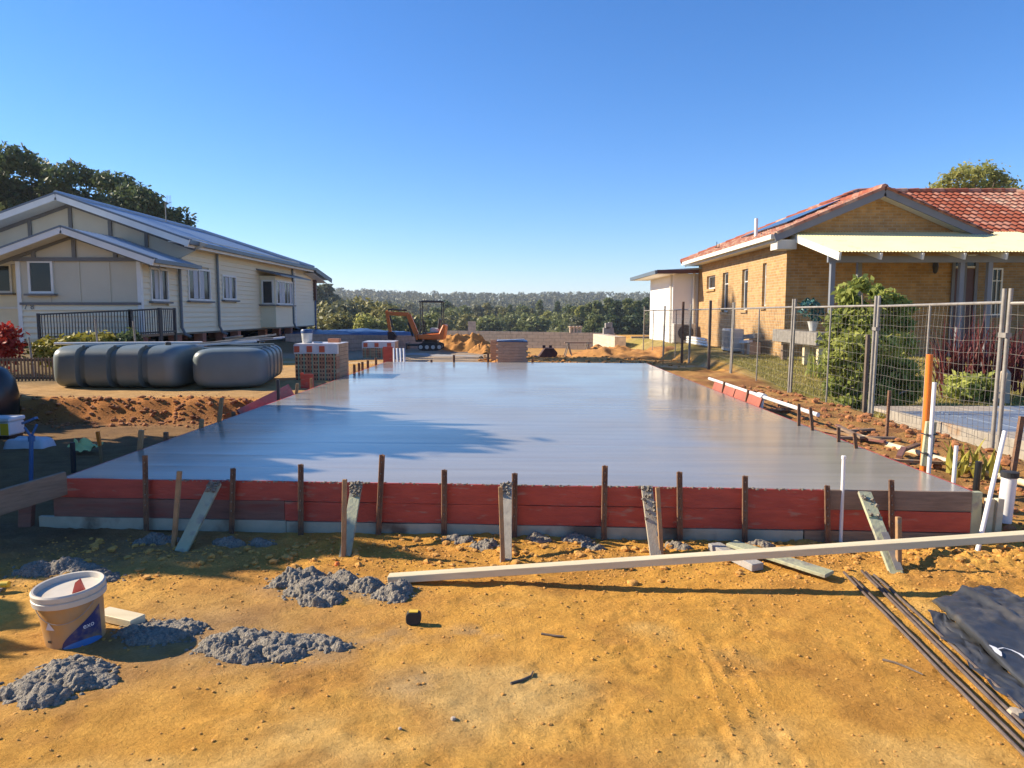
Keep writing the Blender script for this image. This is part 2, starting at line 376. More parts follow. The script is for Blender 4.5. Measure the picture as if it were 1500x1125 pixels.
def leaves(blobs, n, size, seed=0, flat=0.0, aspect=1.8, shell=0.55, spread=0.10):
    """leaf quads through a set of ellipsoid clumps (cx,cy,cz,rx,ry,rz); returns V,F,tint"""
    rng = np.random.default_rng(seed)
    B = np.array(blobs, float)
    wgt = (B[:, 3] * B[:, 4] * B[:, 5]) ** 0.72; wgt /= wgt.sum()
    idx = rng.choice(len(B), n, p=wgt)
    d = rng.normal(size=(n, 3)); d /= np.linalg.norm(d, axis=1)[:, None]
    rad = shell + (1 - shell) * rng.random(n) ** 0.6
    rad *= 1 + spread * rng.normal(size=n)
    b = B[idx]
    P = b[:, :3] + d * b[:, 3:6] * rad[:, None]
    nrm = d * 0.7 + rng.normal(size=(n, 3)) * 0.75; nrm[:, 2] += 0.25; nrm /= np.linalg.norm(nrm, axis=1)[:, None]
    t = np.cross(nrm, rng.normal(size=(n, 3))); t /= np.linalg.norm(t, axis=1)[:, None]
    u = np.cross(nrm, t)
    s = size * (0.6 + 0.8 * rng.random(n))
    a = t * (s * aspect / 2)[:, None]; c = u * (s / 2)[:, None]
    V = np.stack([P - a, P - c * 0.9, P + a, P + c * 0.9], 1).reshape(-1, 3)
    Fq = np.arange(n * 4).reshape(n, 4)
    bt = rng.random(len(B))
    tint = np.clip(0.5 * bt[idx] + 0.5 * rng.random(n) + 0.18 * d[:, 2], 0, 1)
    return V, Fq, np.repeat(tint, 4)
def leafmesh(name, V, Fq, tint):
    me = mesh_np(name, V, Fq)
    at = me.attributes.new('tint', 'FLOAT', 'POINT'); at.data.foreach_set('value', np.asarray(tint, np.float32))
    return me
def crown_blobs(h0, h1, r, n, seed, top=0.6, squash=0.7, br=0.38):
    """clumps filling an uneven crown between heights h0..h1 with max radius r"""
    rng = random.Random(seed); out = []
    for i in range(n):
        t = (i + rng.random()) / n
        z = h0 + (h1 - h0) * t
        env = math.sin(math.pi * min(1, (0.18 + 0.82 * t) ** top * 0.98)) ** 0.6 * r
        a = rng.uniform(0, 6.283) ; q = env * math.sqrt(rng.random()) * 0.85
        s = r * br * rng.uniform(0.6, 1.2)
        out.append((q * math.cos(a), q * math.sin(a), z, s, s, s * squash * rng.uniform(0.8, 1.2)))
    return out
def limbs(mb, blobs, base_r, fork, seed, k=9):
    rng = random.Random(seed)
    for b in rng.sample(blobs, min(k, len(blobs))):
        f = fork * rng.uniform(0.7, 1.15)
        mid = Vector((b[0] * 0.4, b[1] * 0.4, f + (b[2] - f) * 0.55))
        mb.path([(0, 0, f), mid, (b[0], b[1], b[2])], [base_r * 0.5, base_r * 0.3, base_r * 0.1], 6)
# ================================================================ TERRAIN
SLAB_Z = 0.37
FL, FR, BR, BL = (G(93, 700, SLAB_Z), G(1425, 720, SLAB_Z), G(946, 532, SLAB_Z), G(566, 530, SLAB_Z))
def lerp(a, b, t): return a + (b - a) * t
def slab_left(y): return FL.x + (BL.x - FL.x) * (y - FL.y) / (BL.y - FL.y)
def slab_right(y): return FR.x + (BR.x - FR.x) * (y - FR.y) / (BR.y - FR.y)

def macro(x, y):
    """large-scale ground height"""
    x = np.asarray(x, float); y = np.asarray(y, float)
    sl = slab_left(np.clip(y, 5, 19)); sr = slab_right(np.clip(y, 5, 19))
    base = np.zeros_like(x + y)
    # building platform on the left, with the cut bank
    wob = 0.25 * fbm(x * 0.9, y * 0.0 + 3, 3, 5)
    bank = sstep(10.45 + wob, 10.95 + wob, y)
    left = 0.30 * bank
    left = left + 0.22 * sstep(-7.5, -10.5, x) * sstep(14, 18, y)
    # right strip and neighbour's lawn
    strip = 0.16 * sstep(5.2, 7.5, y)
    lawn = 0.02 + 0.39 * sstep(12.5, 19.0, y)
    right = strip + (lawn - strip) * sstep(4.9, 5.3, x)
    mid = 0.22
    far_r = sstep(sr - 0.15, sr + 0.35, x); far_l = sstep(sl + 0.15, sl - 0.35, x)
    h = left * far_l + right * far_r + (1 - far_l) * (1 - far_r) * mid * sstep(5.6, 7.5, y)
    # yard behind the slab drops towards the river
    drop = -0.42 * sstep(20, 33, y) * sstep(-9.2, -8.0, x) * sstep(6.2, 5.2, x) - 0.30 * sstep(33, 45, y)
    h = h + drop
    yy = sstep(46, 120, y)
    h = h * (1 - yy) + (-3.0) * yy
    hill = sstep(380, 900, y)
    h = h + hill * (19.0 + 5.0 * fbm(x * 0.0032 + 3, y * 0.002, 3, 9)) + hill * 5.0 * sstep(-60, -260, x)
    h = h - 2.2 * sstep(130, 150, y) * sstep(185, 165, y)
    return h
def H(x, y): return float(macro(np.array([x]), np.array([y]))[0])
TRK = [(G(1021, 942), G(1092, 1125)), (G(1030, 930), G(1140, 1125)), (G(1072, 950), G(1185, 1125))]
def micro(x, y):
    near = sstep(13, 7, y)
    rough = 0.30 + 0.9 * np.exp(-((y - 4.75) / 0.45) ** 2) + 0.7 * sstep(1.4, 2.6, x) * sstep(3.0, 3.6, y) + 0.5 * sstep(-1.7, -2.6, x)
    rough = rough + 0.5 * sstep(0.45, 0.75, vnoise(x * 1.1, y * 1.1, 41))
    h = 0.018 * fbm(x * 1.1, y * 1.1, 3, 21)
    h = h + rough * (0.016 * fbm(x * 5.5, y * 7.5, 4, 3) + 0.017 * np.abs(fbm(x * 12, y * 15, 3, 8))) + 0.004 * fbm(x * 16, y * 22, 2, 18)
    # scrape marks
    h = h - 0.006 * sstep(0.72, 0.9, vnoise(x * 2 + y * 9, y * 2.2 - x * 3, 77)) * rough
    h = h * near + (1 - near) * 0.05 * fbm(x * 0.8, y * 0.8, 4, 15) * sstep(60, 30, y)
    # broken soil right strip and heaps behind the slab
    h = h + 0.07 * np.abs(fbm(x * 2.6, y * 2.6, 4, 31)) * sstep(3.1, 3.6, x) * sstep(5.1, 4.8, x) * sstep(4.6, 6, y) * sstep(22, 18, y)
    h = h + 0.10 * np.abs(fbm(x * 1.3, y * 1.3, 4, 61)) * sstep(1.5, 3.5, x) * sstep(6, 5, x) * sstep(18.6, 20, y) * sstep(40, 30, y)
    # bank face erosion
    h = h + 0.09 * fbm(x * 4, y * 4, 4, 51) * np.exp(-((y - 10.7) / 0.35) ** 2) * sstep(-3, -4, x) * sstep(-9, -7, x)
    # boot prints
    for (bx_, by_, ba_) in ((.1, 3.05, .3), (.55, 3.2, -.2), (.35, 2.75, .5), (-.5, 2.7, 1.2), (-.9, 3.0, .9), (.8, 2.55, -.4), (1.6, 3.3, .2), (1.9, 3.0, .1), (-.2, 3.9, 1.4), (.6, 3.95, 1.2), (1.2, 3.75, 1.7), (-1.3, 4.2, .2), (-.3, 2.35, .7), (2.0, 2.6, .4)):
        u = (x - bx_) * math.sin(ba_) + (y - by_) * math.cos(ba_); v = (x - bx_) * math.cos(ba_) - (y - by_) * math.sin(ba_)
        q = (u / .14) ** 4 + (v / (.048 + .010 * np.sin(u * 16))) ** 4
        h = h + np.where(q < 3, -.007 * sstep(1.15, .7, q) * (.65 + .35 * np.sin(u * 120)) + .005 * np.exp(-((q - 1.5) / .45) ** 2), 0)
    # tyre grooves
    for a, b in TRK:
        d = Vector((b.x - a.x, b.y - a.y)); L = d.length; d /= L
        u = (x - a.x) * d.x + (y - a.y) * d.y; v = (x - a.x) * d.y - (y - a.y) * d.x
        inside = sstep(-0.1, 0.05, u) * sstep(L + 0.6, L + 0.3, u)
        h = h + inside * (0.006 * np.exp(-(v / 0.012) ** 2) * (0.3 + 1.4 * sstep(0.35, 0.7, vnoise(u * 18, v * 0 + 2, 5))) - 0.004 * np.exp(-((v - 0.035) / 0.02) ** 2))
    return h
def axis(segs):
    out = []
    for a, b, st in segs:
        n = max(1, int(round((b - a) / st))); out += list(np.linspace(a, b, n, endpoint=False))
    out.append(segs[-1][1]); return np.array(out)
gx = axis([(-1500, -600, 150), (-600, -120, 30), (-120, -40, 4), (-40, -14, 0.8), (-14, -4.2, 0.12), (-4.2, -3.0, 0.04), (-3.0, 3.6, 0.021), (3.6, 5.6, 0.045),
           (5.6, 14, 0.12), (14, 40, 0.8), (40, 120, 4), (120, 600, 30), (600, 1500, 150)])
gy = axis([(-60, -4, 4), (-4, 1.9, 0.3), (1.9, 5.5, 0.021), (5.5, 12, 0.06), (12, 24, 0.12), (24, 50, 0.3), (50, 130, 2.5), (130, 460, 8), (460, 960, 16), (960, 1400, 110)])
X, Y = np.meshgrid(gx, gy)
slabmask = sstep(slab_left(Y) - 0.02, slab_left(Y) + 0.1, X) * sstep(slab_right(Y) + 0.02, slab_right(Y) - 0.1, X) * sstep(5.3, 5.6, Y) * sstep(18.4, 18.1, Y)
Z = macro(X, Y) + micro(X, Y) * (1 - slabmask) - 0.03 * slabmask
me = mesh_np('ground', np.stack([X, Y, Z], -1).reshape(-1, 3), grid_faces(len(gx), len(gy)), smooth=True)
# soil kinds as a colour attribute (mostly what the ground is made of; some shade painted in at left)
def L3(a, b, t): return a * (1 - t[..., None]) + np.array(b) * t[..., None]
C = np.zeros(X.shape + (3,)) + np.array((0.72, 0.39, 0.08))
C = L3(C, (0.79, 0.46, 0.11), 0.75 * sstep(0.40, 0.75, vnoise(X * 0.8, Y * 1.1, 91)))
C = L3(C, (0.52, 0.26, 0.065), 0.60 * sstep(0.5, 0.75, fbm(X * 1.9, Y * 1.9, 4, 92) * 0.5 + 0.5) * sstep(3.0, 4.4, Y))
C = L3(C, (0.42, 0.21, 0.06), 0.45 * sstep(0.15, 0.55, fbm(X * 4.1, Y * 4.1, 3, 93)))
C = L3(C, (0.80, 0.55, 0.21), 0.65 * sstep(0.05, 0.5, fbm(X * 1.3 + 4, Y * 1.7, 4, 121)) * sstep(4.3, 3.6, Y))
C = L3(C, (0.50, 0.25, 0.06), 0.55 * sstep(0.15, 0.5, fbm(X * 2.3 + 9, Y * 2.9, 4, 131)))
for px_, py_, r_ in ((430, 856, .16), (490, 862, .18), (550, 868, .16), (330, 948, .18), (400, 950, .2), (460, 948, .16), (80, 1005, .22), (240, 928, .22), (90, 832, .25), (610, 1000, .12), (560, 930, .14), (700, 930, .12)):
    g_ = G(px_, py_); C = L3(C, (0.36, 0.29, 0.20), 0.62 * np.exp(-((X - g_.x) / (r_ * 1.3)) ** 2 - ((Y - g_.y) / r_) ** 2) * sstep(-.5, .35, fbm(X * 9, Y * 9, 3, 141)))
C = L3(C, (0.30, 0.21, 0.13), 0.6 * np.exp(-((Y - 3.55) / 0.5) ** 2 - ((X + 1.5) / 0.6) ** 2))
C = L3(C, (0.48, 0.36, 0.18), 0.45 * np.exp(-((Y - 2.9) / 0.3) ** 2 - ((X + 0.15) / 0.35) ** 2))
C = L3(C, (0.36, 0.215, 0.115), 0.75 * sstep(-1.3, -2.2, X) * sstep(4.2, 4.8, Y) * sstep(5.6, 5.3, Y))  # grey-brown mud, also tinted to imitate the brown shade here
C = L3(C, (0.17, 0.115, 0.07), 0.85 * sstep(-2.3, -3.3, X) * sstep(4.4, 5.2, Y) * sstep(10.9, 10.4, Y))  # brown pit soil, with its shade painted into the darker colour
C = L3(C, (0.46, 0.19, 0.06), 0.9 * np.exp(-((Y - 10.75) / 0.4) ** 2) * sstep(-3, -4, X))
C = L3(C, (0.48, 0.33, 0.17), 0.8 * sstep(10.9, 11.3, Y) * sstep(-2.5, -3.0, X) * sstep(19, 17, Y))
C = L3(C, (0.36, 0.21, 0.09), 0.8 * sstep(3.0, 3.4, X) * sstep(5.0, 6.0, Y) * sstep(18, 17, Y))
C = L3(C, (0.24, 0.10, 0.045), 0.6 * sstep(0.45, 0.7, vnoise(X * 2.2, Y * 2.2, 95)) * sstep(3.0, 3.4, X) * sstep(5.0, 6.0, Y) * sstep(20, 18, Y))
lawn_m = sstep(5.0, 5.35, X) * sstep(6.0, 6.6, Y) * sstep(40, 36, Y)
C = L3(C, (0.30, 0.255, 0.075), lawn_m)
C = L3(C, (0.42, 0.33, 0.13), 0.8 * lawn_m * sstep(0.45, 0.7, vnoise(X * 1.4, Y * 1.4, 97)))
yard = sstep(18.4, 18.9, Y) * sstep(46, 44, Y) * sstep(5.3, 4.9, X)
C = L3(C, (0.50, 0.30, 0.11), 0.9 * yard)
C = L3(C, (0.36, 0.31, 0.25), 0.85 * yard * sstep(-0.2, -1.5, X) * sstep(19.5, 21, Y))
C = L3(C, (0.60, 0.46, 0.28), 0.8 * yard * sstep(19.6, 19.2, Y))
leftyard = sstep(-7.9, -8.4, X) * sstep(12.5, 14, Y) * sstep(46, 44, Y)
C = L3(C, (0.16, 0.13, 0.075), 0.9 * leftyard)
farm = sstep(47, 60, Y)
C = L3(C, (0.15, 0.15, 0.052), farm)
C = L3(C, (0.26, 0.25, 0.075), farm * sstep(190, 210, Y) * sstep(400, 330, Y) * sstep(0.35, 0.6, vnoise(X * 0.02, Y * 0.01, 99)))
C = L3(C, (0.045, 0.055, 0.03), sstep(360, 420, Y) * 0.9)
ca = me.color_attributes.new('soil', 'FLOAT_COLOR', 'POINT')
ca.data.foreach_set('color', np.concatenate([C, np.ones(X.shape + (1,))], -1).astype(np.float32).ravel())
m, n, l, p = newmat('soil')
at = n.new('ShaderNodeAttribute'); at.attribute_name = 'soil'
tc = n.new('ShaderNodeTexCoord')
n1 = n.new('ShaderNodeTexNoise'); n1.inputs['Scale'].default_value = 55; n1.inputs['Detail'].default_value = 8; n1.inputs['Roughness'].default_value = 0.72
n2 = n.new('ShaderNodeTexNoise'); n2.inputs['Scale'].default_value = 6; n2.inputs['Detail'].default_value = 6
l.new(tc.outputs['Object'], n1.inputs['Vector']); l.new(tc.outputs['Object'], n2.inputs['Vector'])
r1 = n.new('ShaderNodeValToRGB'); r1.color_ramp.elements[0].position = 0.28; r1.color_ramp.elements[1].position = 0.72
r1.color_ramp.elements[0].color = (0.76, 0.70, 0.63, 1); r1.color_ramp.elements[1].color = (1.12, 1.11, 1.08, 1)
r2 = n.new('ShaderNodeValToRGB'); r2.color_ramp.elements[0].position = 0.3; r2.color_ramp.elements[1].position = 0.7
r2.color_ramp.elements[0].color = (0.80, 0.76, 0.70, 1); r2.color_ramp.elements[1].color = (1.08, 1.08, 1.08, 1)
l.new(n1.outputs['Fac'], r1.inputs[0]); l.new(n2.outputs['Fac'], r2.inputs[0])
ma = n.new('ShaderNodeMix'); ma.data_type = 'RGBA'; ma.blend_type = 'MULTIPLY'; ma.inputs['Factor'].default_value = 1
mb_ = n.new('ShaderNodeMix'); mb_.data_type = 'RGBA'; mb_.blend_type = 'MULTIPLY'; mb_.inputs['Factor'].default_value = 1
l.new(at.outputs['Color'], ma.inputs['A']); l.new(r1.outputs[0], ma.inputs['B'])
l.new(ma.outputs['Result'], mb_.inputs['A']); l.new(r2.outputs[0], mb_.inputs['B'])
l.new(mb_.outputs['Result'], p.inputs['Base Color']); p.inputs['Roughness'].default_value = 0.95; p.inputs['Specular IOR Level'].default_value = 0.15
n3 = n.new('ShaderNodeTexNoise'); n3.inputs['Scale'].default_value = 38; n3.inputs['Detail'].default_value = 9; n3.inputs['Roughness'].default_value = 0.7
l.new(tc.outputs['Object'], n3.inputs['Vector'])
bp = n.new('ShaderNodeBump'); bp.inputs['Strength'].default_value = 1.0; bp.inputs['Distance'].default_value = 0.022
l.new(n3.outputs['Fac'], bp.inputs['Height'])
n4 = n.new('ShaderNodeTexNoise'); n4.inputs['Scale'].default_value = 170; n4.inputs['Detail'].default_value = 5; n4.inputs['Roughness'].default_value = 0.65
l.new(tc.outputs['Object'], n4.inputs['Vector'])
bq = n.new('ShaderNodeBump'); bq.inputs['Strength'].default_value = 0.8; bq.inputs['Distance'].default_value = 0.007
l.new(n4.outputs['Fac'], bq.inputs['Height']); l.new(bp.outputs[0], bq.inputs['Normal']); l.new(bq.outputs[0], p.inputs['Normal'])
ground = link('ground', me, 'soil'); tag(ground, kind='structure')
gxl, gyl = gx.tolist(), gy.tolist()
import bisect
def HG(x, y):
    i = min(max(bisect.bisect(gxl, x) - 1, 0), len(gxl) - 2); j = min(max(bisect.bisect(gyl, y) - 1, 0), len(gyl) - 2)
    u_ = (x - gxl[i]) / (gxl[i + 1] - gxl[i]); v_ = (y - gyl[j]) / (gyl[j + 1] - gyl[j])
    return float((Z[j, i] * (1 - u_) + Z[j, i + 1] * u_) * (1 - v_) + (Z[j + 1, i] * (1 - u_) + Z[j + 1, i + 1] * u_) * v_)
def on(px, py, dz=0.0):
    """point on the real ground surface under a pixel"""
    p = G(px, py, 0)
    for _ in range(6): p = G(px, py, HG(p.x, p.y))
    p.z += dz; return p

# far water strip
wm = mat('river', (0.03, 0.045, 0.05), (0.025, 0.04, 0.045), 1, 0.08, 0.1, 0.6)
o = MB().add([(-700, 134, -4.3), (700, 134, -4.3), (700, 180, -4.3), (-700, 180, -4.3)], [(0, 1, 2, 3)]).build('river', 'river', fix=False)
tag(o, kind='structure')

# ================================================================ SLAB
m, n, l, p = newmat('slab_wet')
tc = n.new('ShaderNodeTexCoord'); mp = n.new('ShaderNodeMapping'); mp.inputs['Scale'].default_value = (0.28, 3.2, 1)
l.new(tc.outputs['Object'], mp.inputs[0])
a1 = n.new('ShaderNodeTexNoise'); a1.inputs['Scale'].default_value = 2.2; a1.inputs['Detail'].default_value = 7; a1.inputs['Roughness'].default_value = 0.6
l.new(mp.outputs[0], a1.inputs['Vector'])
a2 = n.new('ShaderNodeTexNoise'); a2.inputs['Scale'].default_value = 0.7; a2.inputs['Detail'].default_value = 4; l.new(tc.outputs['Object'], a2.inputs['Vector'])
rp = n.new('ShaderNodeValToRGB'); rp.color_ramp.elements[0].color = (0.245, 0.224, 0.19, 1); rp.color_ramp.elements[1].color = (0.31, 0.283, 0.24, 1)
rp.color_ramp.elements[0].position = 0.3; rp.color_ramp.elements[1].position = 0.7
l.new(a1.outputs['Fac'], rp.inputs[0]); l.new(rp.outputs[0], p.inputs['Base Color'])
mr = n.new('ShaderNodeMapRange'); mr.inputs['From Min'].default_value = 0.3; mr.inputs['From Max'].default_value = 0.7
mr.inputs['To Min'].default_value = 0.10; mr.inputs['To Max'].default_value = 0.24
l.new(a2.outputs['Fac'], mr.inputs['Value']); l.new(mr.outputs[0], p.inputs['Roughness'])
p.inputs['IOR'].default_value = 1.42
bp = n.new('ShaderNodeBump'); bp.inputs['Strength'].default_value = 0.06; bp.inputs['Distance'].default_value = 0.006
l.new(a1.outputs['Fac'], bp.inputs['Height'])
a3 = n.new('ShaderNodeTexNoise'); a3.inputs['Scale'].default_value = 7; a3.inputs['Detail'].default_value = 6; l.new(mp.outputs[0], a3.inputs['Vector'])
bp2 = n.new('ShaderNodeBump'); bp2.inputs['Strength'].default_value = 0.05; bp2.inputs['Distance'].default_value = 0.004
l.new(a3.outputs['Fac'], bp2.inputs['Height']); l.new(bp.outputs[0], bp2.inputs['Normal']); l.new(bp2.outputs[0], p.inputs['Normal'])
# top sheet with faint bull-float lap lines, sides down to the ground
nu, nv = 60, 420
u = np.linspace(0, 1, nu); v = np.linspace(0, 1, nv); U, V2 = np.meshgrid(u, v)
P = [np.array(q) for q in (FL, FR, BR, BL)]
PX = ((1 - U)[..., None] * ((1 - V2)[..., None] * P[0] + V2[..., None] * P[3]) + U[..., None] * ((1 - V2)[..., None] * P[1] + V2[..., None] * P[2]))
zz = 0.0012 * fbm(U * 3, V2 * 40, 3, 5)
for q in (0.035, 0.075, 0.12, 0.21, 0.33, 0.47, 0.6, 0.76): zz = zz - 0.0012 * np.exp(-((V2 - q - 0.002 * np.sin(U * 5 + q * 40)) / 0.0022) ** 2)
edge = np.minimum(np.minimum(U, 1 - U), np.minimum(V2, 1 - V2))
PX[..., 2] += zz * sstep(0, 0.02, edge)
top = PX.reshape(-1, 3)
me = mesh_np('slab_surface', top, grid_faces(nu, nv), smooth=True)
slab = thing('concrete_slab', 'freshly poured wet grey concrete house slab held by red formwork boards', 'slab', (0, 12, 0.0))
o = link('slab_surface', me, 'slab_wet', slab); o.location = (0, -12, 0)
b = MB()
cs = [FL, FR, BR, BL]
for i in range(4):
    a, c = cs[i], cs[(i + 1) % 4]
    b.add([a - Vector((0, 0, 0.0005)), c - Vector((0, 0, 0.0005)), Vector((c.x, c.y, 0.0)), Vector((a.x, a.y, 0.0))], [(0, 1, 2, 3)])
b.build('slab_side', 'dry_concrete', slab)

# ================================================================ FORMWORK
fd = (FR - FL).normalized(); fn = Vector((fd.y, -fd.x, 0))          # fn points to the camera
def fpt(px, z, off=0.0):
    """point on the front formwork line under photo column px"""
    best = None
    d = ray(px, 740); k = d.x / d.y
    # intersect plan line FL + fd t with x = k y
    t = (k * FL.y - FL.x) / (fd.x - k * fd.y)
    q = FL + fd * t
    return Vector((q.x, q.y, z)) + fn * off
ff = thing('front_formwork', 'long red and brown formwork boards along the front of the wet slab', 'formwork', (0, 5.1, 0))
def fboard(px0, px1, z0, z1, m, th=0.018, off=0.004, name='board', label=None, seed=0):
    a = fpt(px0, z0, off); c = fpt(px1, z0, off)
    b = MB(); L = (c - a).length; nseg = max(2, int(L / 0.25)); vs = []; rng = random.Random(px0 + int(z0 * 1000))
    for i in range(nseg + 1):
        q = a.lerp(c, i / nseg); w0 = rng.uniform(-.002, .002); w1 = rng.uniform(-.003, .003)
        vs += [(q.x, q.y, z0 + w0), (q.x + fn.x * th, q.y + fn.y * th, z0 + w0), (q.x + fn.x * th, q.y + fn.y * th, z1 + w1), (q.x, q.y, z1 + w1)]
    fs = [(0, 3, 2, 1), tuple(nseg * 4 + k for k in range(4))]
    for i in range(nseg):
        o_ = i * 4
        for k in range(4): fs.append((o_ + k, o_ + (k + 1) % 4, o_ + 4 + (k + 1) % 4, o_ + 4 + k))
    b.add(vs, fs)
    o = b.build(name, m, ff)
    if label: o['label'] = label
    return o
fboard(93, 560, 0.232, 0.372, 'red_ply'); fboard(560.6, 886, 0.230, 0.371, 'red_ply'); fboard(886.6, 1212, 0.231, 0.371, 'red_ply')
fboard(1212.6, 1423, 0.236, 0.371, 'grey_board', label='weathered brown board at the right end')
fboard(93, 418, 0.090, 0.228, 'brown_ply', label='weathered brown board low at the left end')
fboard(418.6, 754, 0.088, 0.226, 'red_ply'); fboard(754.6, 1091, 0.088, 0.227, 'red_ply'); fboard(1091.6, 1423, 0.092, 0.231, 'red_ply')
fboard(60, 420, 0.0, 0.086, 'pale_strip', 0.03, 0.0, 'packing_strip'); fboard(421, 754, -0.01, 0.084, 'pale_strip', 0.03, 0.0, 'packing_strip')
fboard(755, 1176, -0.01, 0.083, 'pale_strip', 0.03, 0.0, 'packing_strip'); fboard(1178, 1420, -0.01, 0.087, 'grey_board', 0.03, 0.0, 'packing_strip')
# slurry lip squeezed over the top edge: small lumps
b = MB(); rng = random.Random(3)
for i in range(420):
    px = rng.uniform(250, 1210); q = fpt(px, 0.370 + rng.uniform(-.006, .003), rng.uniform(0.0, .024)); s = rng.uniform(.003, .009)
    b.box(q, (s * 2.4, s * 1.6, s), (0, 0, rng.random()))
o = b.build('slurry_lip', 'wet_concrete', ff); tag(o, kind='stuff')
for px in (88, 1428):
    q = fpt(px, 0, 0.0); b = MB().box((q.x, q.y, 0.17), (0.07, 0.045, 0.40 if px > 1000 else 0.36)); b.build('corner_post', 'treated_timber' if px > 1000 else 'brown_ply', ff, bevel=.003)
# board carrying on to the left of the slab corner
b = MB(); a = D(97, 707, 5.30); c = D(-70, 757, 4.62)
b.beam(a, c, 0.035, 0.17); single(b, 'formwork_board', 'grey_board', 'weathered timber board running off from the left slab corner', 'board', bevel=.003)
b = MB().box(fpt(40, 0.12, 0.03) + Vector((0, 0.02, -.03)), (0.09, 0.06, 0.36), (0, 0.1, 0.1)); single(b, 'timber_stake', 'brown_ply', 'dark short stake holding the weathered board by the left slab corner', 'stake', bevel=.003)
# side formwork
def sideform(side):
    a, c = (FL, BL) if side < 0 else (FR, BR)
    r = thing('side_formwork', ('red formwork boards along the left side of the slab beside the water tanks' if side < 0 else 'red formwork boards along the right side of the slab by the mesh fence'), 'formwork', (a.x, a.y, 0))
    N = 5
    for i in range(N):
        p0 = a.lerp(c, i / N + 0.0004); p1 = a.lerp(c, (i + 1) / N - 0.0004)
        for z0, z1 in ((0.235, 0.368), (0.10, 0.232)):
            b = MB(); b.beam((p0.x + side * .014, p0.y, (z0 + z1) / 2), (p1.x + side * .014, p1.y, (z0 + z1) / 2), .018, z1 - z0); b.build('board', 'red_ply', r)
sideform(-1); sideform(1)
r = thing('back_formwork', 'low formwork boards along the far end of the slab', 'formwork', (0, BL.y, 0))
for i in range(3):
    p0 = BL.lerp(BR, i / 3 + .001); p1 = BL.lerp(BR, (i + 1) / 3 - .001)
    MB().beam((p0.x, p0.y + .015, .29), (p1.x, p1.y + .015, .29), .02, .155).build('board', 'brown_ply', r)

# steel stakes along the front
def star_picket(top, bot, w=0.034):
    top = Vector(top); bot = Vector(bot); b = MB(); d = (top - bot).normalized()
    x = Vector((1, 0, 0)); x = (x - d * x.dot(d)).normalized(); y = d.cross(x)
    # Y section
    for ang in (90, 210, 330):
        e = x * math.cos(R(ang)) + y * math.sin(R(ang)); t = e.cross(d) * 0.0045
        q = [bot - t, bot + e * w * .62 - t, bot + e * w * .62 + t, bot + t]
        b.poly(q, top - bot)
    return b
SG = 'steel stakes along the front formwork'
def hole_row(b, top, bot):
    pass
names = {213: 'shaded tall rusty steel stake near the left slab corner', 342: 'rusty steel stake just right of the green leaning brace in shade',
 441: 'rusty steel stake where the low brown formwork board ends', 560: 'tallest rusty steel stake on the front formwork, right of the splattered brace',
 651: 'rusty steel stake midway between the splattered brace and the upright plank brace', 754: 'rusty steel stake right behind the upright grey plank brace',
 886: 'tall dark steel stake left of the blue-marked plank brace', 995: 'rusty steel stake right of the blue-marked plank brace',
 1091: 'bright rusty steel stake above the crossed loose boards', 1211: 'rusty steel stake left of the white plastic pipe by the formwork', 1305: 'rusty steel stake behind the green metal-edged brace'}
for (tx, ty, bx, by) in ((213, 667, 220, 776), (342, 686, 343, 777), (441, 680, 444, 780), (560, 666, 556, 780), (651, 688, 652, 778), (754, 693, 754, 782),
                         (886, 682, 884, 783), (995, 691, 995, 789), (1091, 697, 1089, 790), (1211, 711, 1210, 795), (1305, 703, 1303, 800)):
    bo = fpt(bx, 0, 0.062); to = D(tx, ty, bo.y + 0.005)
    b = star_picket(to, (bo.x, bo.y, -0.06)); o = single(b, 'steel_stake', 'rusty_steel', names[tx], 'stake', SG)
    hb = MB()
    for k in range(5):
        q = Vector((bo.x, bo.y, 0)).lerp(to, 0.35 + 0.14 * k); s = 0.004
        hb.box(q + fn * 0.013, (s * 1.7, s, s * 2.4))
    tag(hb.build('concrete_spatter', 'wet_concrete', o), kind='stuff')
TG = 'timber stakes along the front formwork'
for (tx, ty, bx, by, lab, m_) in ((263, 690, 253, 802, 'slim sunlit timber stake left of the shaded green brace', 'hardwood_stake'), (505, 702, 503, 815, 'timber stake in front of the splattered green brace', 'hardwood_stake'),
                         (733, 713, 737, 822, 'timber stake left of the upright grey plank brace', 'hardwood_stake'), (1316, 757, 1317, 836, 'short timber stake beside the foot of the metal-edged brace', 'hardwood_stake'),
                         (963, 714, 970, 815, 'timber stake nailed to the blue-marked plank brace', 'hardwood_stake')):
    bo = on(bx, by); to = D(tx, ty, bo.y - 0.0 + (0.06 if tx != 963 else 0.10))
    b = MB().beam(bo - Vector((0, 0, .05)), to, 0.028, 0.03, up=(0, 1, 0)); single(b, 'timber_stake', m_, lab, 'stake', TG, bevel=.003)
BG = 'braces leaning on the front formwork'
def splat(b, a, c, w, n, seed, t0=0.75):
    rng = random.Random(seed); a = Vector(a); c = Vector(c); d = (c - a).normalized()
    nrm = d.cross(Vector((1, 0, 0))).normalized()
    if nrm.y > 0: nrm = -nrm
    for i in range(n):
        t = t0 + (1 - t0) * rng.random() ** 0.7; q = a.lerp(c, t) + Vector((rng.uniform(-w, w) * .5, 0, 0)) + nrm * rng.uniform(.010, .024); s = rng.uniform(.004, .011)
        b.box(q, (s * 2, s * 1.3, s * 2), (rng.random(), rng.random(), rng.random()))
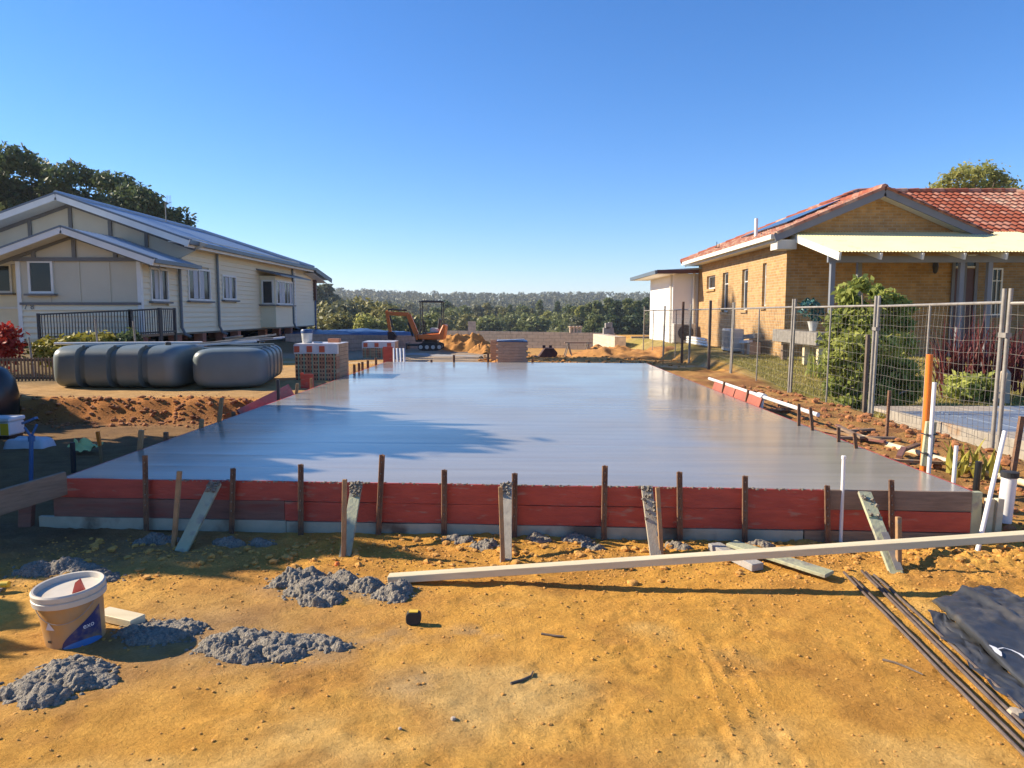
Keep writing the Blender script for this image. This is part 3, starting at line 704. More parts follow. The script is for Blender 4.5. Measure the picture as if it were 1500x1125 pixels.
def brace(tx, ty, bx, by, w, lab, m_, seed, back=0.06, n=34, t0=.84):
    bo = on(bx, by); q = fpt(tx, 0, 0.030 + back); to = D(tx, ty, q.y)
    r = thing('brace', lab, 'brace', (bo.x, bo.y, bo.z), BG)
    b = MB().beam(bo - (to - bo).normalized() * .03, to, w, 0.022, up=(0, -1, 0.6)); b.build('plank', m_, r, bevel=.002)
    b = MB(); splat(b, bo, to, w, n, seed, t0); tag(b.build('concrete_spatter', 'wet_concrete', r), kind='stuff')
    return r, bo, to
brace(316, 707, 268, 803, 0.085, 'green treated timber brace leaning in shade on the formwork', 'treated_timber', 1)
brace(523, 708, 506, 812, 0.075, 'pale green brace with wet concrete splattered on its top end', 'treated_timber', 2, t0=.78, n=60)
brace(742, 709, 741, 820, 0.075, 'upright grey plank brace at the middle of the formwork', 'weathered_plank', 3, t0=.82, n=26)
r, bo, to = brace(947, 712, 961, 817, 0.075, 'grey plank brace with concrete splashes and a blue mark', 'weathered_plank', 4, t0=.45, n=30)
MB().box(bo.lerp(to, .32) + Vector((.03, -.016, 0)), (.014, .004, .04)).build('blue_mark', 'blue_paint', r)
r, bo, to = brace(1266, 721, 1312, 838, 0.085, 'green brace with shiny metal edge by the right formwork end', 'treated_timber', 5, t0=.5, n=12)
MB().beam(bo + Vector((.012, -.02, .02)), bo.lerp(to, .45) + Vector((.012, -.02, .02)), .045, .003, up=(0, -1, .6)).build('metal_plate', 'galvanised', r)
MB().beam(bo.lerp(to, .66) + Vector((-.043, -.016, 0)), bo.lerp(to, .66) + Vector((.043, -.016, 0)), .006, .02, up=(0, 0, 1)).build('strap', 'strap_green', r)
# ================================================================ LEFT HOUSE (cream weatherboard, on stumps)
YAW = 0.0102
def ribbed(poly, up, normal, pitch=0.19, depth=0.018, th=0.004):
    """corrugated metal sheet on a planar convex polygon: ribs run along 'up'"""
    P = [Vector(p) for p in poly]; up = Vector(up).normalized(); nrm = Vector(normal).normalized(); ac = up.cross(nrm).normalized()
    o = P[0]; q = [((p - o).dot(ac), (p - o).dot(up)) for p in P]
    u0 = min(a for a, _ in q); u1 = max(a for a, _ in q); n = int((u1 - u0) / (pitch / 4)) + 1
    def span(u):
        ys = []
        for i in range(len(q)):
            (a, b), (c, d) = q[i], q[(i + 1) % len(q)]
            if (a - u) * (c - u) <= 0 and abs(a - c) > 1e-9: ys.append(b + (d - b) * (u - a) / (c - a))
        return (min(ys), max(ys)) if len(ys) >= 2 else None
    mb = MB(); rows = []
    for i in range(n + 1):
        u = u0 + (u1 - u0) * min(max(i / n, 1e-5), 1 - 1e-5); s = span(u)
        if s is None: continue
        h = depth * (1 if i % 4 in (1, 2) else 0)
        rows.append((o + ac * u + up * s[0] + nrm * h, o + ac * u + up * s[1] + nrm * h))
    for (a, b), (c, d) in zip(rows[:-1], rows[1:]):
        t = nrm * -th
        mb.add([a, b, d, c, a + t, b + t, d + t, c + t], [(0, 1, 2, 3), (7, 6, 5, 4), (0, 3, 7, 4), (1, 5, 6, 2)])
    return mb
def window(root, c, wid, hei, normal, panes=2, frame='white_trim', fr=0.06, depth=0.06, sill=True, curtain=True, glass='window_glass', transom=None):
    """framed window standing proud of a wall: c centre on the wall plane"""
    c = Vector(c); nrm = Vector(normal).normalized(); ac = Vector((-nrm.y, nrm.x, 0)); z = Vector((0, 0, 1))
    M3 = Matrix((ac, nrm, z)).transposed()
    w = None
    b = MB()
    for s in (-1, 1):
        b.box(c + ac * s * (wid / 2 - fr / 2) + nrm * depth / 2, (fr, depth, hei), M3)
        b.box(c + z * s * (hei / 2 - fr / 2) + nrm * depth / 2, (wid - 2 * fr - .004, depth * .98, fr), M3)
    for k in range(1, panes):
        b.box(c + ac * (-wid / 2 + wid * k / panes) + nrm * depth / 2, (fr * .6, depth * .9, hei - 2 * fr - .004), M3)
    if transom: b.box(c + z * (hei / 2 - transom) + nrm * depth / 2, (wid - 2 * fr - .004, depth * .86, fr * .7), M3)
    w = b.build('window', frame, root)
    pw = (wid - 2 * fr) / panes
    def child(mb, nm, m_):
        o = mb.build(nm, m_, root); o.parent = w; return o
    for k in range(panes):
        pc = c + ac * (-wid / 2 + fr + pw * (k + .5))
        child(MB().box(pc + nrm * .022, (pw - .02, .006, hei - 2 * fr), M3), 'pane', glass)
        if curtain:
            child(MB().box(pc + nrm * .028 + ac * pw * .2 * (-1) ** k, (pw * .42, .004, hei - 2 * fr - .02), M3), 'curtain', 'curtain')
    if sill: child(MB().box(c - z * (hei / 2 + .03) + nrm * .07, (wid + .14, .16, .05), M3), 'sill', 'grey_trim')
    return w
def boards(root, p0, p1, z0, z1, normal, holes=(), h=0.155, m_='weatherboard', th=0.034):
    """lapped weatherboards between plan points p0,p1; each board its own mesh, cut round holes (t0,t1,z0,z1)"""
    p0 = Vector(p0); p1 = Vector(p1); nrm = Vector(normal).normalized(); n = int(math.ceil((z1 - z0) / h)); L = (p1 - p0).length
    d = (p1 - p0) / L
    for i in range(n):
        a = z0 + i * h; c = min(a + h, z1)
        segs = [(0, L)]
        for (t0, t1, h0, h1) in holes:
            if c > h0 + .01 and a < h1 - .01:
                ns = []
                for s0, s1 in segs:
                    if t0 > s0: ns.append((s0, min(s1, t0)))
                    if t1 < s1: ns.append((max(s0, t1), s1))
                segs = [s for s in ns if s[1] - s[0] > .02]
        for s0, s1 in segs:
            A = p0 + d * s0; B = p0 + d * s1
            v = []
            for q in (A, B):
                v += [Vector((q.x, q.y, a)), Vector((q.x, q.y, a)) + nrm * (th + .012), Vector((q.x, q.y, c)) + nrm * .008, Vector((q.x, q.y, c))]
            MB().add(v, [(0, 1, 2, 3), (7, 6, 5, 4), (1, 5, 6, 2), (0, 4, 5, 1), (3, 2, 6, 7), (0, 3, 7, 4)]).build('weatherboard', m_, root)

lh = thing('weatherboard_house', 'cream weatherboard house on stumps with blue-grey metal gable roof', 'house', (-13, 28, 0.45))
XW = -9.78                                  # right-hand wall plane
def xw(y): return XW + YAW * (y - 22)
ZB, ZE = 1.0, 3.62                          # cladding bottom, soffit height
YF, YM, YB, YE = 19.6, 22.0, 33.0, 36.2     # porch front, main front, main back, rear end
def ywall(px): return next(y for y in np.arange(15, 45, .005) if 750 + xw(y) / y * F >= px)
# wall cores (behind boards)
MB().poly([(xw(YM) - .02, YM, ZB), (xw(YE) - .02, YE, ZB), (-16.6, YE, ZB), (-16.6, YM, ZB)], (0, 0, ZE - ZB + .25)).build('wall_core', 'fibro_sheet', lh)
MB().poly([(xw(YF) - .02, YF + .02, ZB), (xw(YM) - .02, YM - .01, ZB), (-12.98, YM - .01, ZB), (-12.98, YF + .02, ZB)], (0, 0, 1.95)).build('porch_core', 'fibro_sheet', lh)
MB().box2((-16.5, YF + .3, .4), (-16.4, YE, ZB - .02)).build('subfloor_shade_panel', 'subfloor_shade', lh)  # added dark panels paint the underfloor shade and close the view through
MB().box2((-16.4, YE - .15, .3), (xw(YE) - .4, YE - .05, ZB - .02)).build('subfloor_shade_panel', 'subfloor_shade', lh)
# windows on the side wall  (px0, px1, y0, y1, panes)
wins = [(222, 248, 391, 441, 2), (277, 309.5, 391, 440, 2), (327, 347, 402, 439, 2), (408.5, 426, 408, 447, 3)]
holes = []
for (a, c, t, bt, pn) in wins:
    y0, y1 = ywall(a), ywall(c); ym = (y0 + y1) / 2
    z1 = D(a, t, y0).z; z0 = D(a, bt, y0).z
    window(lh, (xw(ym), ym, (z0 + z1) / 2), y1 - y0, z1 - z0, (1, -YAW, 0), pn, depth=.07)
    holes.append((y0, y1, z0, z1))
boards(lh, (xw(YF), YF, 0), (xw(YM) , YM, 0), ZB, 2.92, (1, -YAW, 0), [(y0 - YF, y1 - YF, z0, z1) for y0, y1, z0, z1 in holes])
boards(lh, (xw(YM), YM, 0), (xw(YB), YB, 0), ZB, ZE, (1, -YAW, 0), [(y0 - YM, y1 - YM, z0, z1) for y0, y1, z0, z1 in holes])
boards(lh, (xw(YB), YB, 0), (xw(YE), YE, 0), ZB, ZE - .25, (1, -YAW, 0))
# bay window with its own little hood
yb0, yb1 = ywall(383), ywall(404); bw = .62
bay = MB(); zc0 = ZB + .03; zc1 = 3.0
ybay0 = yb0 - .05
MB().box2((xw(yb0) - .01, ybay0, zc0), (xw(yb0) + bw, yb1 + .4, zc1)).build('bay', 'weatherboard', lh)
zt, zb_ = D(375, 410, ybay0).z, D(375, 446, ybay0).z
window(lh, (xw(yb0) + bw / 2 + .02, ybay0, (zt + zb_) / 2), .46, zt - zb_, (0, -1, 0), 1, depth=.05, curtain=False)
window(lh, (xw(yb0) + bw, (yb0 + yb1 + .4) / 2, (zt + zb_) / 2), yb1 + .3 - ybay0, zt - zb_, (1, -YAW, 0), 3, depth=.05)
MB().poly([(xw(yb0), ybay0 - .35, 3.22), (xw(yb0), yb1 + 2.1, 3.22), (xw(yb0) + bw + .35, yb1 + 2.1, 2.98), (xw(yb0) + bw + .35, ybay0 - .35, 2.98)], (0, 0, .05)).build('window_hood', 'gutter_grey', lh)
# porch front wall: sheets above, boards below
x0, x1 = -12.98, xw(YF)
boards(lh, (x0, YF, 0), (x1, YF, 0), ZB - .1, 1.80, (0, -1, 0), h=.15)
for k in range(4):
    a = x0 + (x1 - x0) * k / 4; c = x0 + (x1 - x0) * (k + 1) / 4
    MB().box2((a + .004, YF - .012, 1.86), (c - .004, YF + .01, 2.93)).build('wall_sheet', 'fibro_sheet', lh)
    MB().box2((c - .025, YF - .03, 1.86), (c + .025, YF - .013, 2.93)).build('cover_strip', 'fibro_sheet', lh)
MB().box2((x0, YF - .06, 1.79), (x1 + .03, YF - .003, 1.855)).build('sill_band', 'grey_trim', lh)
c0 = D(61, 406, YF)
window(lh, (c0.x, YF - .012, c0.z), .66, .86, (0, -1, 0), 1, depth=.05, curtain=False)
b = MB(); b.box2((x1 - .06, YF - .045, ZB - .05), (x1 + .05, YF + .06, 2.93)); b.build('corner_board', 'white_trim', lh)
MB().box2((x0 - .06, YF - .045, ZB - .2), (x0 + .05, YF + .06, 2.93)).build('corner_board', 'white_trim', lh)
MB().box2((xw(YB) - .03, YB - .07, ZB), (xw(YB) + .05, YB + .07, ZE - .1)).build('corner_board', 'white_trim', lh)
# house number
def text_mesh(body, size, ext=.002):
    cu = bpy.data.curves.new('lettering', 'FONT'); cu.body = body; cu.size = size; cu.extrude = ext
    to = bpy.data.objects.new('lettering', cu); COL.objects.link(to)
    dg = bpy.context.evaluated_depsgraph_get(); me_ = bpy.data.meshes.new_from_object(to.evaluated_get(dg))
    bpy.data.objects.remove(to); bpy.data.curves.remove(cu)
    return me_
for ch, px in (('7', 39.5), ('8', 49)):
    me_ = text_mesh(ch, .2); o = link('house_number', me_, 'grey_trim', lh); q = D(px, 453, YF)
    o.location = Vector((q.x - .05, YF - .05, q.z)) - lh.location; o.rotation_euler = (R(90), 0, 0)
# recessed wall left of the porch
MB().box2((-16.6, YM - .03, .7), (-13.0, YM - .003, 3.0)).build('verandah_wall', 'weatherboard', lh)
q = D(2, 408, YM); window(lh, (q.x, YM - .03, q.z), .7, .85, (0, -1, 0), 1, frame='white_trim', depth=.05, curtain=False)
MB().box2((-16.6, YM - .07, 1.70), (-13.0, YM - .035, 1.76)).build('wall_rail', 'white_trim', lh)
# ---- roofs
XG, ZR, GX = -12.92, 4.94, -9.3             # ridge x, ridge z, gutter x
sl = (ZR - 3.66) / (GX - XG)
YG = 21.3; YR = 31.0; YC = 34.5
def yx(x, y): return x + YAW * (y - 22)
right_roof = [(yx(GX, YG), YG, 3.66), (yx(GX, YC), YC, 3.66), (yx(XG, YR), YR, ZR), (yx(XG, YG), YG, ZR)]
upv = Vector((XG - GX, 0, ZR - 3.66)); nv_ = Vector((sl, 0, 1))
ribbed(right_roof, upv, nv_).build('roof', 'steel_roof', lh)
lx = 2 * XG - GX
ribbed([(yx(XG, YG), YG, ZR), (yx(XG, YR), YR, ZR), (yx(lx, YC), YC, 3.66), (yx(lx, YG), YG, 3.66)], Vector((GX - XG, 0, ZR - 3.66)), Vector((-sl, 0, 1))).build('roof', 'steel_roof', lh)
ribbed([(yx(GX, YC), YC, 3.66), (yx(lx, YC), YC, 3.66), (yx(XG, YR), YR, ZR)], Vector((0, YR - YC, ZR - 3.66)), Vector((0, .37, 1))).build('roof', 'steel_roof', lh)
MB().path([(yx(XG, YG), YG, ZR + .03), (yx(XG, YR), YR, ZR + .03), (yx(GX, YC), YC, 3.70)], .07, 8).build('ridge_cap', 'steel_roof', lh)
# soffit, barges, gutter
MB().poly([(xw(YM) - .05, YG + .05, 3.60), (yx(GX, YG) - .02, YG + .05, 3.60), (yx(GX, YC) - .02, YC, 3.60), (xw(YC) - .05, YC, 3.60)], (0, 0, .025)).build('soffit', 'soffit', lh)
def barge(pA, pB, wd, th, m_, nm='barge_board'): MB().beam(pA, pB, th, wd, up=(0, 0, 1)).build(nm, m_, lh)
barge((XG, YG - .02, ZR - .07), (GX + .1, YG - .02, 3.56), .2, .04, 'white_trim'); barge((XG, YG - .02, ZR - .07), (lx - .1, YG - .02, 3.56), .2, .04, 'white_trim')
barge((XG, YG + .05, ZR + .025), (GX + .12, YG + .05, 3.66), .05, .2, 'gutter_grey', 'barge_flashing'); barge((XG, YG + .05, ZR + .025), (lx - .12, YG + .05, 3.66), .05, .2, 'gutter_grey', 'barge_flashing')
MB().beam((yx(GX, YG) + .06, YG, 3.60), (yx(GX, YC) + .06, YC, 3.60), .13, .11).build('gutter', 'gutter_grey', lh)
MB().beam((yx(GX, YG) - .02, YG, 3.55), (yx(GX, YC) - .02, YC, 3.55), .03, .17).build('fascia', 'white_trim', lh)
MB().poly([(XG, YM - .05, ZR - .12), (GX + .35, YM - .05, 3.62 - .02), (GX - .45, YM - .05, 3.2), (lx + .4, YM - .05, 3.2), (lx - .2, YM - .05, 3.62)], (0, .06, 0)).build('gable_sheet', 'fibro_sheet', lh)
for k in (-2.4, -1.2, 0.0, 1.15, 2.2):
    zt_ = ZR - .2 - abs(k) * sl
    MB().box2((XG + k - .05, YM - .10, 3.5), (XG + k + .05, YM - .055, zt_)).build('gable_batten', 'grey_trim', lh)
barge((XG, YM - .075, ZR - .22), (GX + .0, YM - .075, ZR - .22 - (GX - XG) * sl), .1, .04, 'grey_trim', 'gable_trim'); barge((XG, YM - .075, ZR - .22), (lx, YM - .075, ZR - .22 - (GX - XG) * sl), .1, .04, 'grey_trim', 'gable_trim')
MB().poly([(XG, YG + .02, ZR - .18), (GX, YG + .02, 3.50), (GX, YM - .1, 3.50), (XG, YM - .1, ZR - .18)], (0, 0, .02)).build('gable_soffit', 'soffit', lh)
MB().poly([(XG, YG + .02, ZR - .18), (lx, YG + .02, 3.50), (lx, YM - .1, 3.50), (XG, YM - .1, ZR - .18)], (0, 0, .02)).build('gable_soffit', 'soffit', lh)
# small front gable
XS, ZS, YS = -11.5, 3.76, 19.1; GS = -9.25; GSL = 2 * XS - GS; zs0 = ZS - (GS - XS) * sl
for sgn, ge in ((1, GS), (-1, GSL)):
    ribbed([(ge, YS, zs0), (ge + .02, YM + .0, zs0), (XS + .02, YM + .0, ZS), (XS, YS, ZS)] if sgn > 0 else [(XS, YS, ZS), (XS + .02, YM, ZS), (ge + .02, YM, zs0), (ge, YS, zs0)], Vector((XS - ge, 0, ZS - zs0)), Vector((sgn * sl, 0, 1))).build('porch_roof', 'steel_roof', lh)
    barge((XS, YS - .02, ZS - .06), (ge + sgn * .08, YS - .02, zs0 - .09), .18, .04, 'white_trim')
    barge((XS, YS + .05, ZS + .025), (ge + sgn * .1, YS + .05, zs0 + .0), .045, .2, 'gutter_grey', 'barge_flashing')
    MB().poly([(XS, YS + .01, ZS - .16), (ge, YS + .01, zs0 - .14), (ge, YF - .02, zs0 - .14), (XS, YF - .02, ZS - .16)], (0, 0, .02)).build('porch_soffit', 'soffit', lh)
    barge((XS, YF - .05, ZS - .19), (ge, YF - .05, zs0 - .19), .09, .03, 'grey_trim', 'gable_trim')
MB().poly([(XS, YF - .015, ZS - .15), (GS - .05, YF - .015, zs0 - .1), (GSL + .05, YF - .015, zs0 - .1)], (0, .03, 0)).build('porch_gable', 'fibro_sheet', lh)
for k in (-1.05, 0.02, 1.1):
    MB().box2((XS + k - .05, YF - .06, 2.98), (XS + k + .05, YF - .02, ZS - .2 - abs(k) * sl)).build('gable_batten', 'grey_trim', lh)
MB().box2((x0 - .1, YF - .075, 2.93), (x1 + .06, YF - .017, 3.03)).build('gable_beam', 'grey_trim', lh)
MB().beam((GS + .06, YS, zs0 - .05), (GS + .08, YM - .1, zs0 - .05), .12, .1).build('gutter', 'gutter_grey', lh)
MB().beam((GS - .02, YS, zs0 - .09), (GS, YM - .1, zs0 - .09), .03, .14).build('fascia', 'white_trim', lh)
ribbed([(-17.5, YS + .7, 2.95), (GSL + .3, YS + .7, 2.95), (GSL + .3, YM - .1, 3.52), (-17.5, YM - .1, 3.52)], Vector((0, 2.2, .57)), Vector((0, -.25, 1))).build('verandah_roof', 'steel_roof', lh)
# rear skillion end
yr = YE + .5
MB().poly([(yx(GX, YC) - .3, YC + .02, 3.60), (yx(GX, YC) + .05, YC + .02, 3.60), (yx(GX, yr) + .15, yr + .3, 3.20), (yx(GX, yr) - 3, yr + .3, 3.20), (yx(GX, YC) - 3, YC + .02, 3.60)], (0, 0, .05)).build('rear_roof', 'steel_roof', lh)
MB().beam((yx(GX, YC) + .08, YC + .05, 3.58), (yx(GX, yr) + .18, yr + .3, 3.18), .04, .2).build('rear_fascia', 'gutter_grey', lh)
MB().poly([(xw(YC) - .1, YC, 3.4), (yx(GX, YC), YC, 3.4), (yx(GX, yr), yr, 3.05), (xw(yr) - .1, yr, 3.05)], (0, 0, .02)).build('soffit', 'soffit', lh)
# downpipes
for px, zt_ in ((263.5, 2.92), (319, 3.5), (428.5, 3.5)):
    y = ywall(px); MB().path([(xw(y) + .09, y, zt_), (xw(y) + .09, y, ZB + .15), (xw(y) + .16, y + .05, ZB - .05), (xw(y) + .3, y + .12, ZB - .12)], .045, 8).build('downpipe', 'gutter_grey', lh, smooth=True)
# stumps
for px in (217, 267, 303, 333, 354, 393, 413, 430):
    y = ywall(px); MB().box2((xw(y) - .34, y - .14, .2), (xw(y) - .06, y + .14, ZB - .01)).build('stump', 'stump_brick', lh)
for y in (23, 26, 29, 32):
    MB().box2((-13.1, y - .15, .2), (-12.8, y + .15, ZB - .01)).build('stump', 'stump_brick', lh)
MB().beam((xw(YF) - .1, YF, ZB - .03), (xw(YE) - .1, YE, ZB - .03), .1, .06).build('floor_bearer', 'grey_trim', lh)
# aerial
a = thing('tv_aerial', 'thin television aerial on the metal house roof', 'aerial', (-11.3, 24.6, 4.35))
q = D(243, 318, 25.5)
a.location = (q.x, 25.5, q.z)
b = MB().tube((q.x, 25.5, q.z - .15), (q.x, 25.5, q.z + .5), .016); b.build('mast', 'galvanised', a)
q2 = D(249, 296, 25.5); b = MB().tube((q.x, 25.5, q.z + .45), (q.x + .22, 25.5, q.z + .5), .008)
for k in range(4): b.tube((q.x + .04 + k * .05, 25.5, q.z + .3), (q.x + .04 + k * .05, 25.5, q.z + .72), .006, n=5)
b.build('antenna', 'galvanised', a)
# electricity riser on rear corner
y = 36.0; b = MB().box2((xw(y) + .02, y - .1, 2.2), (xw(y) + .16, y + .1, 3.2)); b.build('meter_box', 'door_brown', lh)
MB().tube((xw(y) + .09, y, .4), (xw(y) + .09, y, 2.2), .04).build('conduit', 'tarp_blue', lh)

# access ramp with dark balustrade in front of the porch
rp_ = thing('access_ramp', 'access ramp with dark metal balustrade along the weatherboard porch', 'ramp', (-11.3, 18.6, .4))
ya = 18.7
A = D(57, 478, ya); B = D(190, 462, ya); Cc = D(236, 458, ya + .1)
zA, zB_ = .80, 1.02
def railing(p, q, z0a, z0b, hgt, n):
    b = MB(); p = Vector(p); q = Vector(q)
    for i in range(n + 1):
        t = i / n; x = lerp(p.x, q.x, t); y = lerp(p.y, q.y, t); z = lerp(z0a, z0b, t)
        b.box((x, y, z + hgt / 2), (.016, .016, hgt))
    tag(b.build('balusters', 'dark_steel', rp_), kind='stuff')
    for hh in (0.04, hgt): MB().beam((p.x, p.y, z0a + hh), (q.x, q.y, z0b + hh), .04, .04).build('rail', 'dark_steel', rp_)
    for t in (0, 1):
        x = lerp(p.x, q.x, t); y = lerp(p.y, q.y, t); z = lerp(z0a, z0b, t); MB().box((x, y, z + hgt / 2 - .15), (.06, .06, hgt + .36)).build('post', 'dark_steel', rp_)
railing((A.x, ya, 0), (B.x, ya, 0), .92, 1.02, .62, 30)
railing((B.x + .02, ya, 0), (Cc.x, ya, 0), 1.02, 1.06, .62, 12)
railing((Cc.x, ya + .05, 0), (Cc.x, ya + .85, 0), 1.06, 1.06, .62, 8)
MB().poly([(A.x, ya - .05, .86), (Cc.x, ya - .05, 1.0), (Cc.x, YF - .1, 1.0), (A.x, YF - .1, .86)], (0, 0, .06)).build('deck', 'grey_board', rp_)
for t in (.1, .5, .9):
    x = lerp(A.x, Cc.x, t); MB().box2((x - .06, ya + .1, .2), (x + .06, ya + .22, .9)).build('leg', 'dark_steel', rp_)

# ================================================================ RIGHT HOUSE (brick, terracotta tiles)
rh = thing('brick_house', 'yellow brown brick house with red terracotta tile roof', 'house', (12, 24, .38))
XL = 7.22; XE = 6.77; ZEV = 3.59; ZF = .40
YG0, YM0, YB0 = 19.6, 21.6, 29.2
SLP = .42
XGR = 9.49; ZGR = ZEV + (XGR - XE) * SLP; XGE = 2 * XGR - XE
XR0, XR1, YRG = 11.6, 16.9, 25.3; ZRG = ZEV + (XR0 - XE) * SLP
YEF = 21.15; YEB = 29.65
def xl(y): return XL + YAW * (y - YG0)
# walls as one closed shell of slabs (left wall is pierced by real reveals)
def ypx(px): return next(y for y in np.arange(15, 45, .005) if 750 + xl(y) / y * F <= px)
rw = [(1113.5, 1119, 386, 449), (1084, 1092.5, 395, 454), (1056, 1064, 400, 457), (1033, 1045, 405, 424)]
cuts = []
for a, c, t, bt in rw:
    y1, y0 = ypx(a), ypx(c); z1 = D(a, t, y1).z; z0 = D(a, bt, y1).z; cuts.append((y0, y1, z0, z1))
cuts.sort()
TH = .22
def lwall(ya_, yb_, za, zb): 
    if yb_ - ya_ > .01 and zb - za > .01:
        MB().poly([(xl(ya_), ya_, za), (xl(yb_), yb_, za), (xl(yb_) + TH, yb_, za), (xl(ya_) + TH, ya_, za)], (0, 0, zb - za)).build('wall', 'house_brick', rh)
cur = YG0
for y0, y1, z0, z1 in cuts:
    lwall(cur, y0, ZF - .5, 3.45); lwall(y0, y1, ZF - .5, z0); lwall(y0, y1, z1, 3.45); cur = y1
lwall(cur, YB0, ZF - .5, 3.45)
for y0, y1, z0, z1 in cuts:
    ym = (y0 + y1) / 2; big = z1 - z0 > .8
    window(rh, (xl(ym) + .13, ym, (z0 + z1) / 2), y1 - y0, z1 - z0, (-1, YAW, 0), 1, depth=.05, fr=.05, sill=False, curtain=False, transom=.38 if big else None)
    MB().box2((xl(ym) - .06, y0 - .05, z0 - .09), (xl(ym) + .12, y1 + .05, z0 - .004)).build('sill', 'house_brick', rh)
MB().box2((XL + TH + .002, YG0 + .003, ZF - .5), (XGE - .5, YG0 + .22, 3.62)).build('wall', 'house_brick', rh)
MB().poly([(XL - .2, YG0 + .005, 3.50), (XGR, YG0 + .005, ZGR - .12), (XGE + .2, YG0 + .005, 3.50)], (0, .2, 0)).build('gable_wall', 'house_brick', rh)
MB().box2((XGE - .5, YG0 + .005, ZF - .5), (XGE - .28, YM0, 3.5)).build('wall', 'house_brick', rh)
MB().box2((XGE - .28, YM0, ZF - .5), (21.5, YM0 + .22, 3.5)).build('wall', 'house_brick', rh)
MB().box2((XL + TH, YB0 - .2, ZF - .5), (21.5, YB0, 3.5)).build('wall', 'house_brick', rh)
MB().box2((21.3, YM0 + .22, ZF - .5), (21.5, YB0 - .2, 3.5)).build('wall', 'house_brick', rh)
MB().box2((XL + .5, YG0 + .5, 3.40), (21, YB0 - .5, 3.45)).build('ceiling_board', 'soffit', rh)
# door pair + windows on the front under the patio
def front_panel(pxa, pxb, ya_, yb_, yy): 
    p0 = D(pxa, yb_, yy); p1 = D(pxb, ya_, yy); return p0, p1
p0, p1 = front_panel(1389, 1430, 394, 500, YG0)
MB().box2((p0.x, YG0 - .03, ZF + .05), (p1.x, YG0 + .0, p1.z - .0)).build('door', 'door_brown', rh)
for s in (.02, .5, .98): MB().box2((lerp(p0.x, p1.x, s) - .04, YG0 - .06, ZF + .05), (lerp(p0.x, p1.x, s) + .04, YG0 - .032, p1.z + .36)).build('door_frame', 'barge_grey', rh)
q0 = D(1389, 391, YG0); window(rh, ((p0.x + p1.x) / 2, YG0 - .0, p1.z + .2), p1.x - p0.x, .34, (0, -1, 0), 2, frame='cream_timber', depth=.05, fr=.04, sill=False, curtain=False)
p0, p1 = front_panel(1447, 1468, 393, 462, YG0)
window(rh, ((p0.x + p1.x) / 2, YG0, (p0.z + p1.z) / 2), p1.x - p0.x, p1.z - p0.z, (0, -1, 0), 2, frame='cream_timber', depth=.06, fr=.04, sill=True, curtain=False, transom=.33)
q = D(1366, 390, YG0); MB().lathe([(.02, .12), (.06, .1), (.075, -.02), (.05, -.16), (.02, -.2)], 10, (q.x, YG0 - .14, q.z)).box((q.x, YG0 - .05, q.z + .1), (.05, .12, .04)).build('wall_lamp', 'dark_steel', rh)
# gable trim
def rb(pA, pB, wd, th, m_, nm): MB().beam(pA, pB, th, wd).build(nm, m_, rh)
yb_ = YG0 - .45
rb((XGR, yb_ - .02, ZGR - .09), (XE - .05, yb_ - .02, ZEV - .10), .20, .04, 'barge_grey', 'barge_board'); rb((XGR, yb_ - .02, ZGR - .09), (XGE + .05, yb_ - .02, ZEV - .10), .20, .04, 'barge_grey', 'barge_board')
for xe in (XE, XGE):
    MB().poly([(XGR, yb_ + .01, ZGR - .15), (xe, yb_ + .01, ZEV - .15), (xe, YG0, ZEV - .15), (XGR, YG0, ZGR - .15)], (0, 0, .03)).build('gable_soffit', 'cream_timber', rh)
MB().poly([(XE, yb_, ZEV - .16), (XE + YAW * 10, YEB, ZEV - .16), (xl(YEB) + .05, YEB, ZEV - .16), (xl(yb_) + .05, yb_, ZEV - .16)], (0, 0, .02)).build('soffit', 'cream_timber', rh)
MB().beam((XE - .06, yb_ + .05, ZEV - .06), (XE - .06 + YAW * 10, YEB, ZEV - .06), .13, .12).build('gutter', 'cream_timber', rh)
MB().beam((XE + .01, yb_ + .05, ZEV - .10), (XE + .01 + YAW * 10, YEB, ZEV - .10), .03, .18).build('fascia', 'soffit', rh)
MB().beam((XGE - .4, YEF, ZEV - .09), (21.9, YEF, ZEV - .09), .13, .16).build('gutter', 'barge_grey', rh)
MB().box((XE + .28, YG0 - .2, ZEV - .27), (.5, .5, .22)).build('eave_box', 'soffit', rh)
# roof planes (underlay) and tiles
planes = {
 'left': [(XE, yb_, ZEV), (XE, YEB, ZEV), (XR0, YRG, ZRG), (XGR, YEF + (XGR - XE) / (XR0 - XE) * (YRG - YEF), ZGR), (XGR, yb_, ZGR)],
 'gable_right': [(XGR, yb_, ZGR), (XGR, YEF + (XGR - XE) / (XR0 - XE) * (YRG - YEF), ZGR), (XGE, YEF, ZEV), (XGE, yb_, ZEV)],
 'front': [(XR0, YRG, ZRG), (XR1, YRG, ZRG), (21.75, YEF, ZEV), (XGE, YEF, ZEV), (XGR, YEF + (XGR - XE) / (XR0 - XE) * (YRG - YEF), ZGR)],
 'right': [(XR1, YRG, ZRG), (21.75, YEB, ZEV), (21.75, YEF, ZEV)],
 'back': [(XR0, YRG, ZRG), (XE, YEB, ZEV), (21.75, YEB, ZEV), (XR1, YRG, ZRG)]}
ups = {'left': (XR0 - XE, 0, ZRG - ZEV), 'gable_right': (-(XGE - XGR), 0, ZGR - ZEV), 'front': (0, YRG - YEF, ZRG - ZEV), 'right': (-1, 0, .42), 'back': (0, -1, .47)}
roof = None
for k, P in planes.items():
    o = MB().poly(P, (0, 0, -.03)).build('roof', 'tile_worn', rh)
    if k == 'front': roof = o
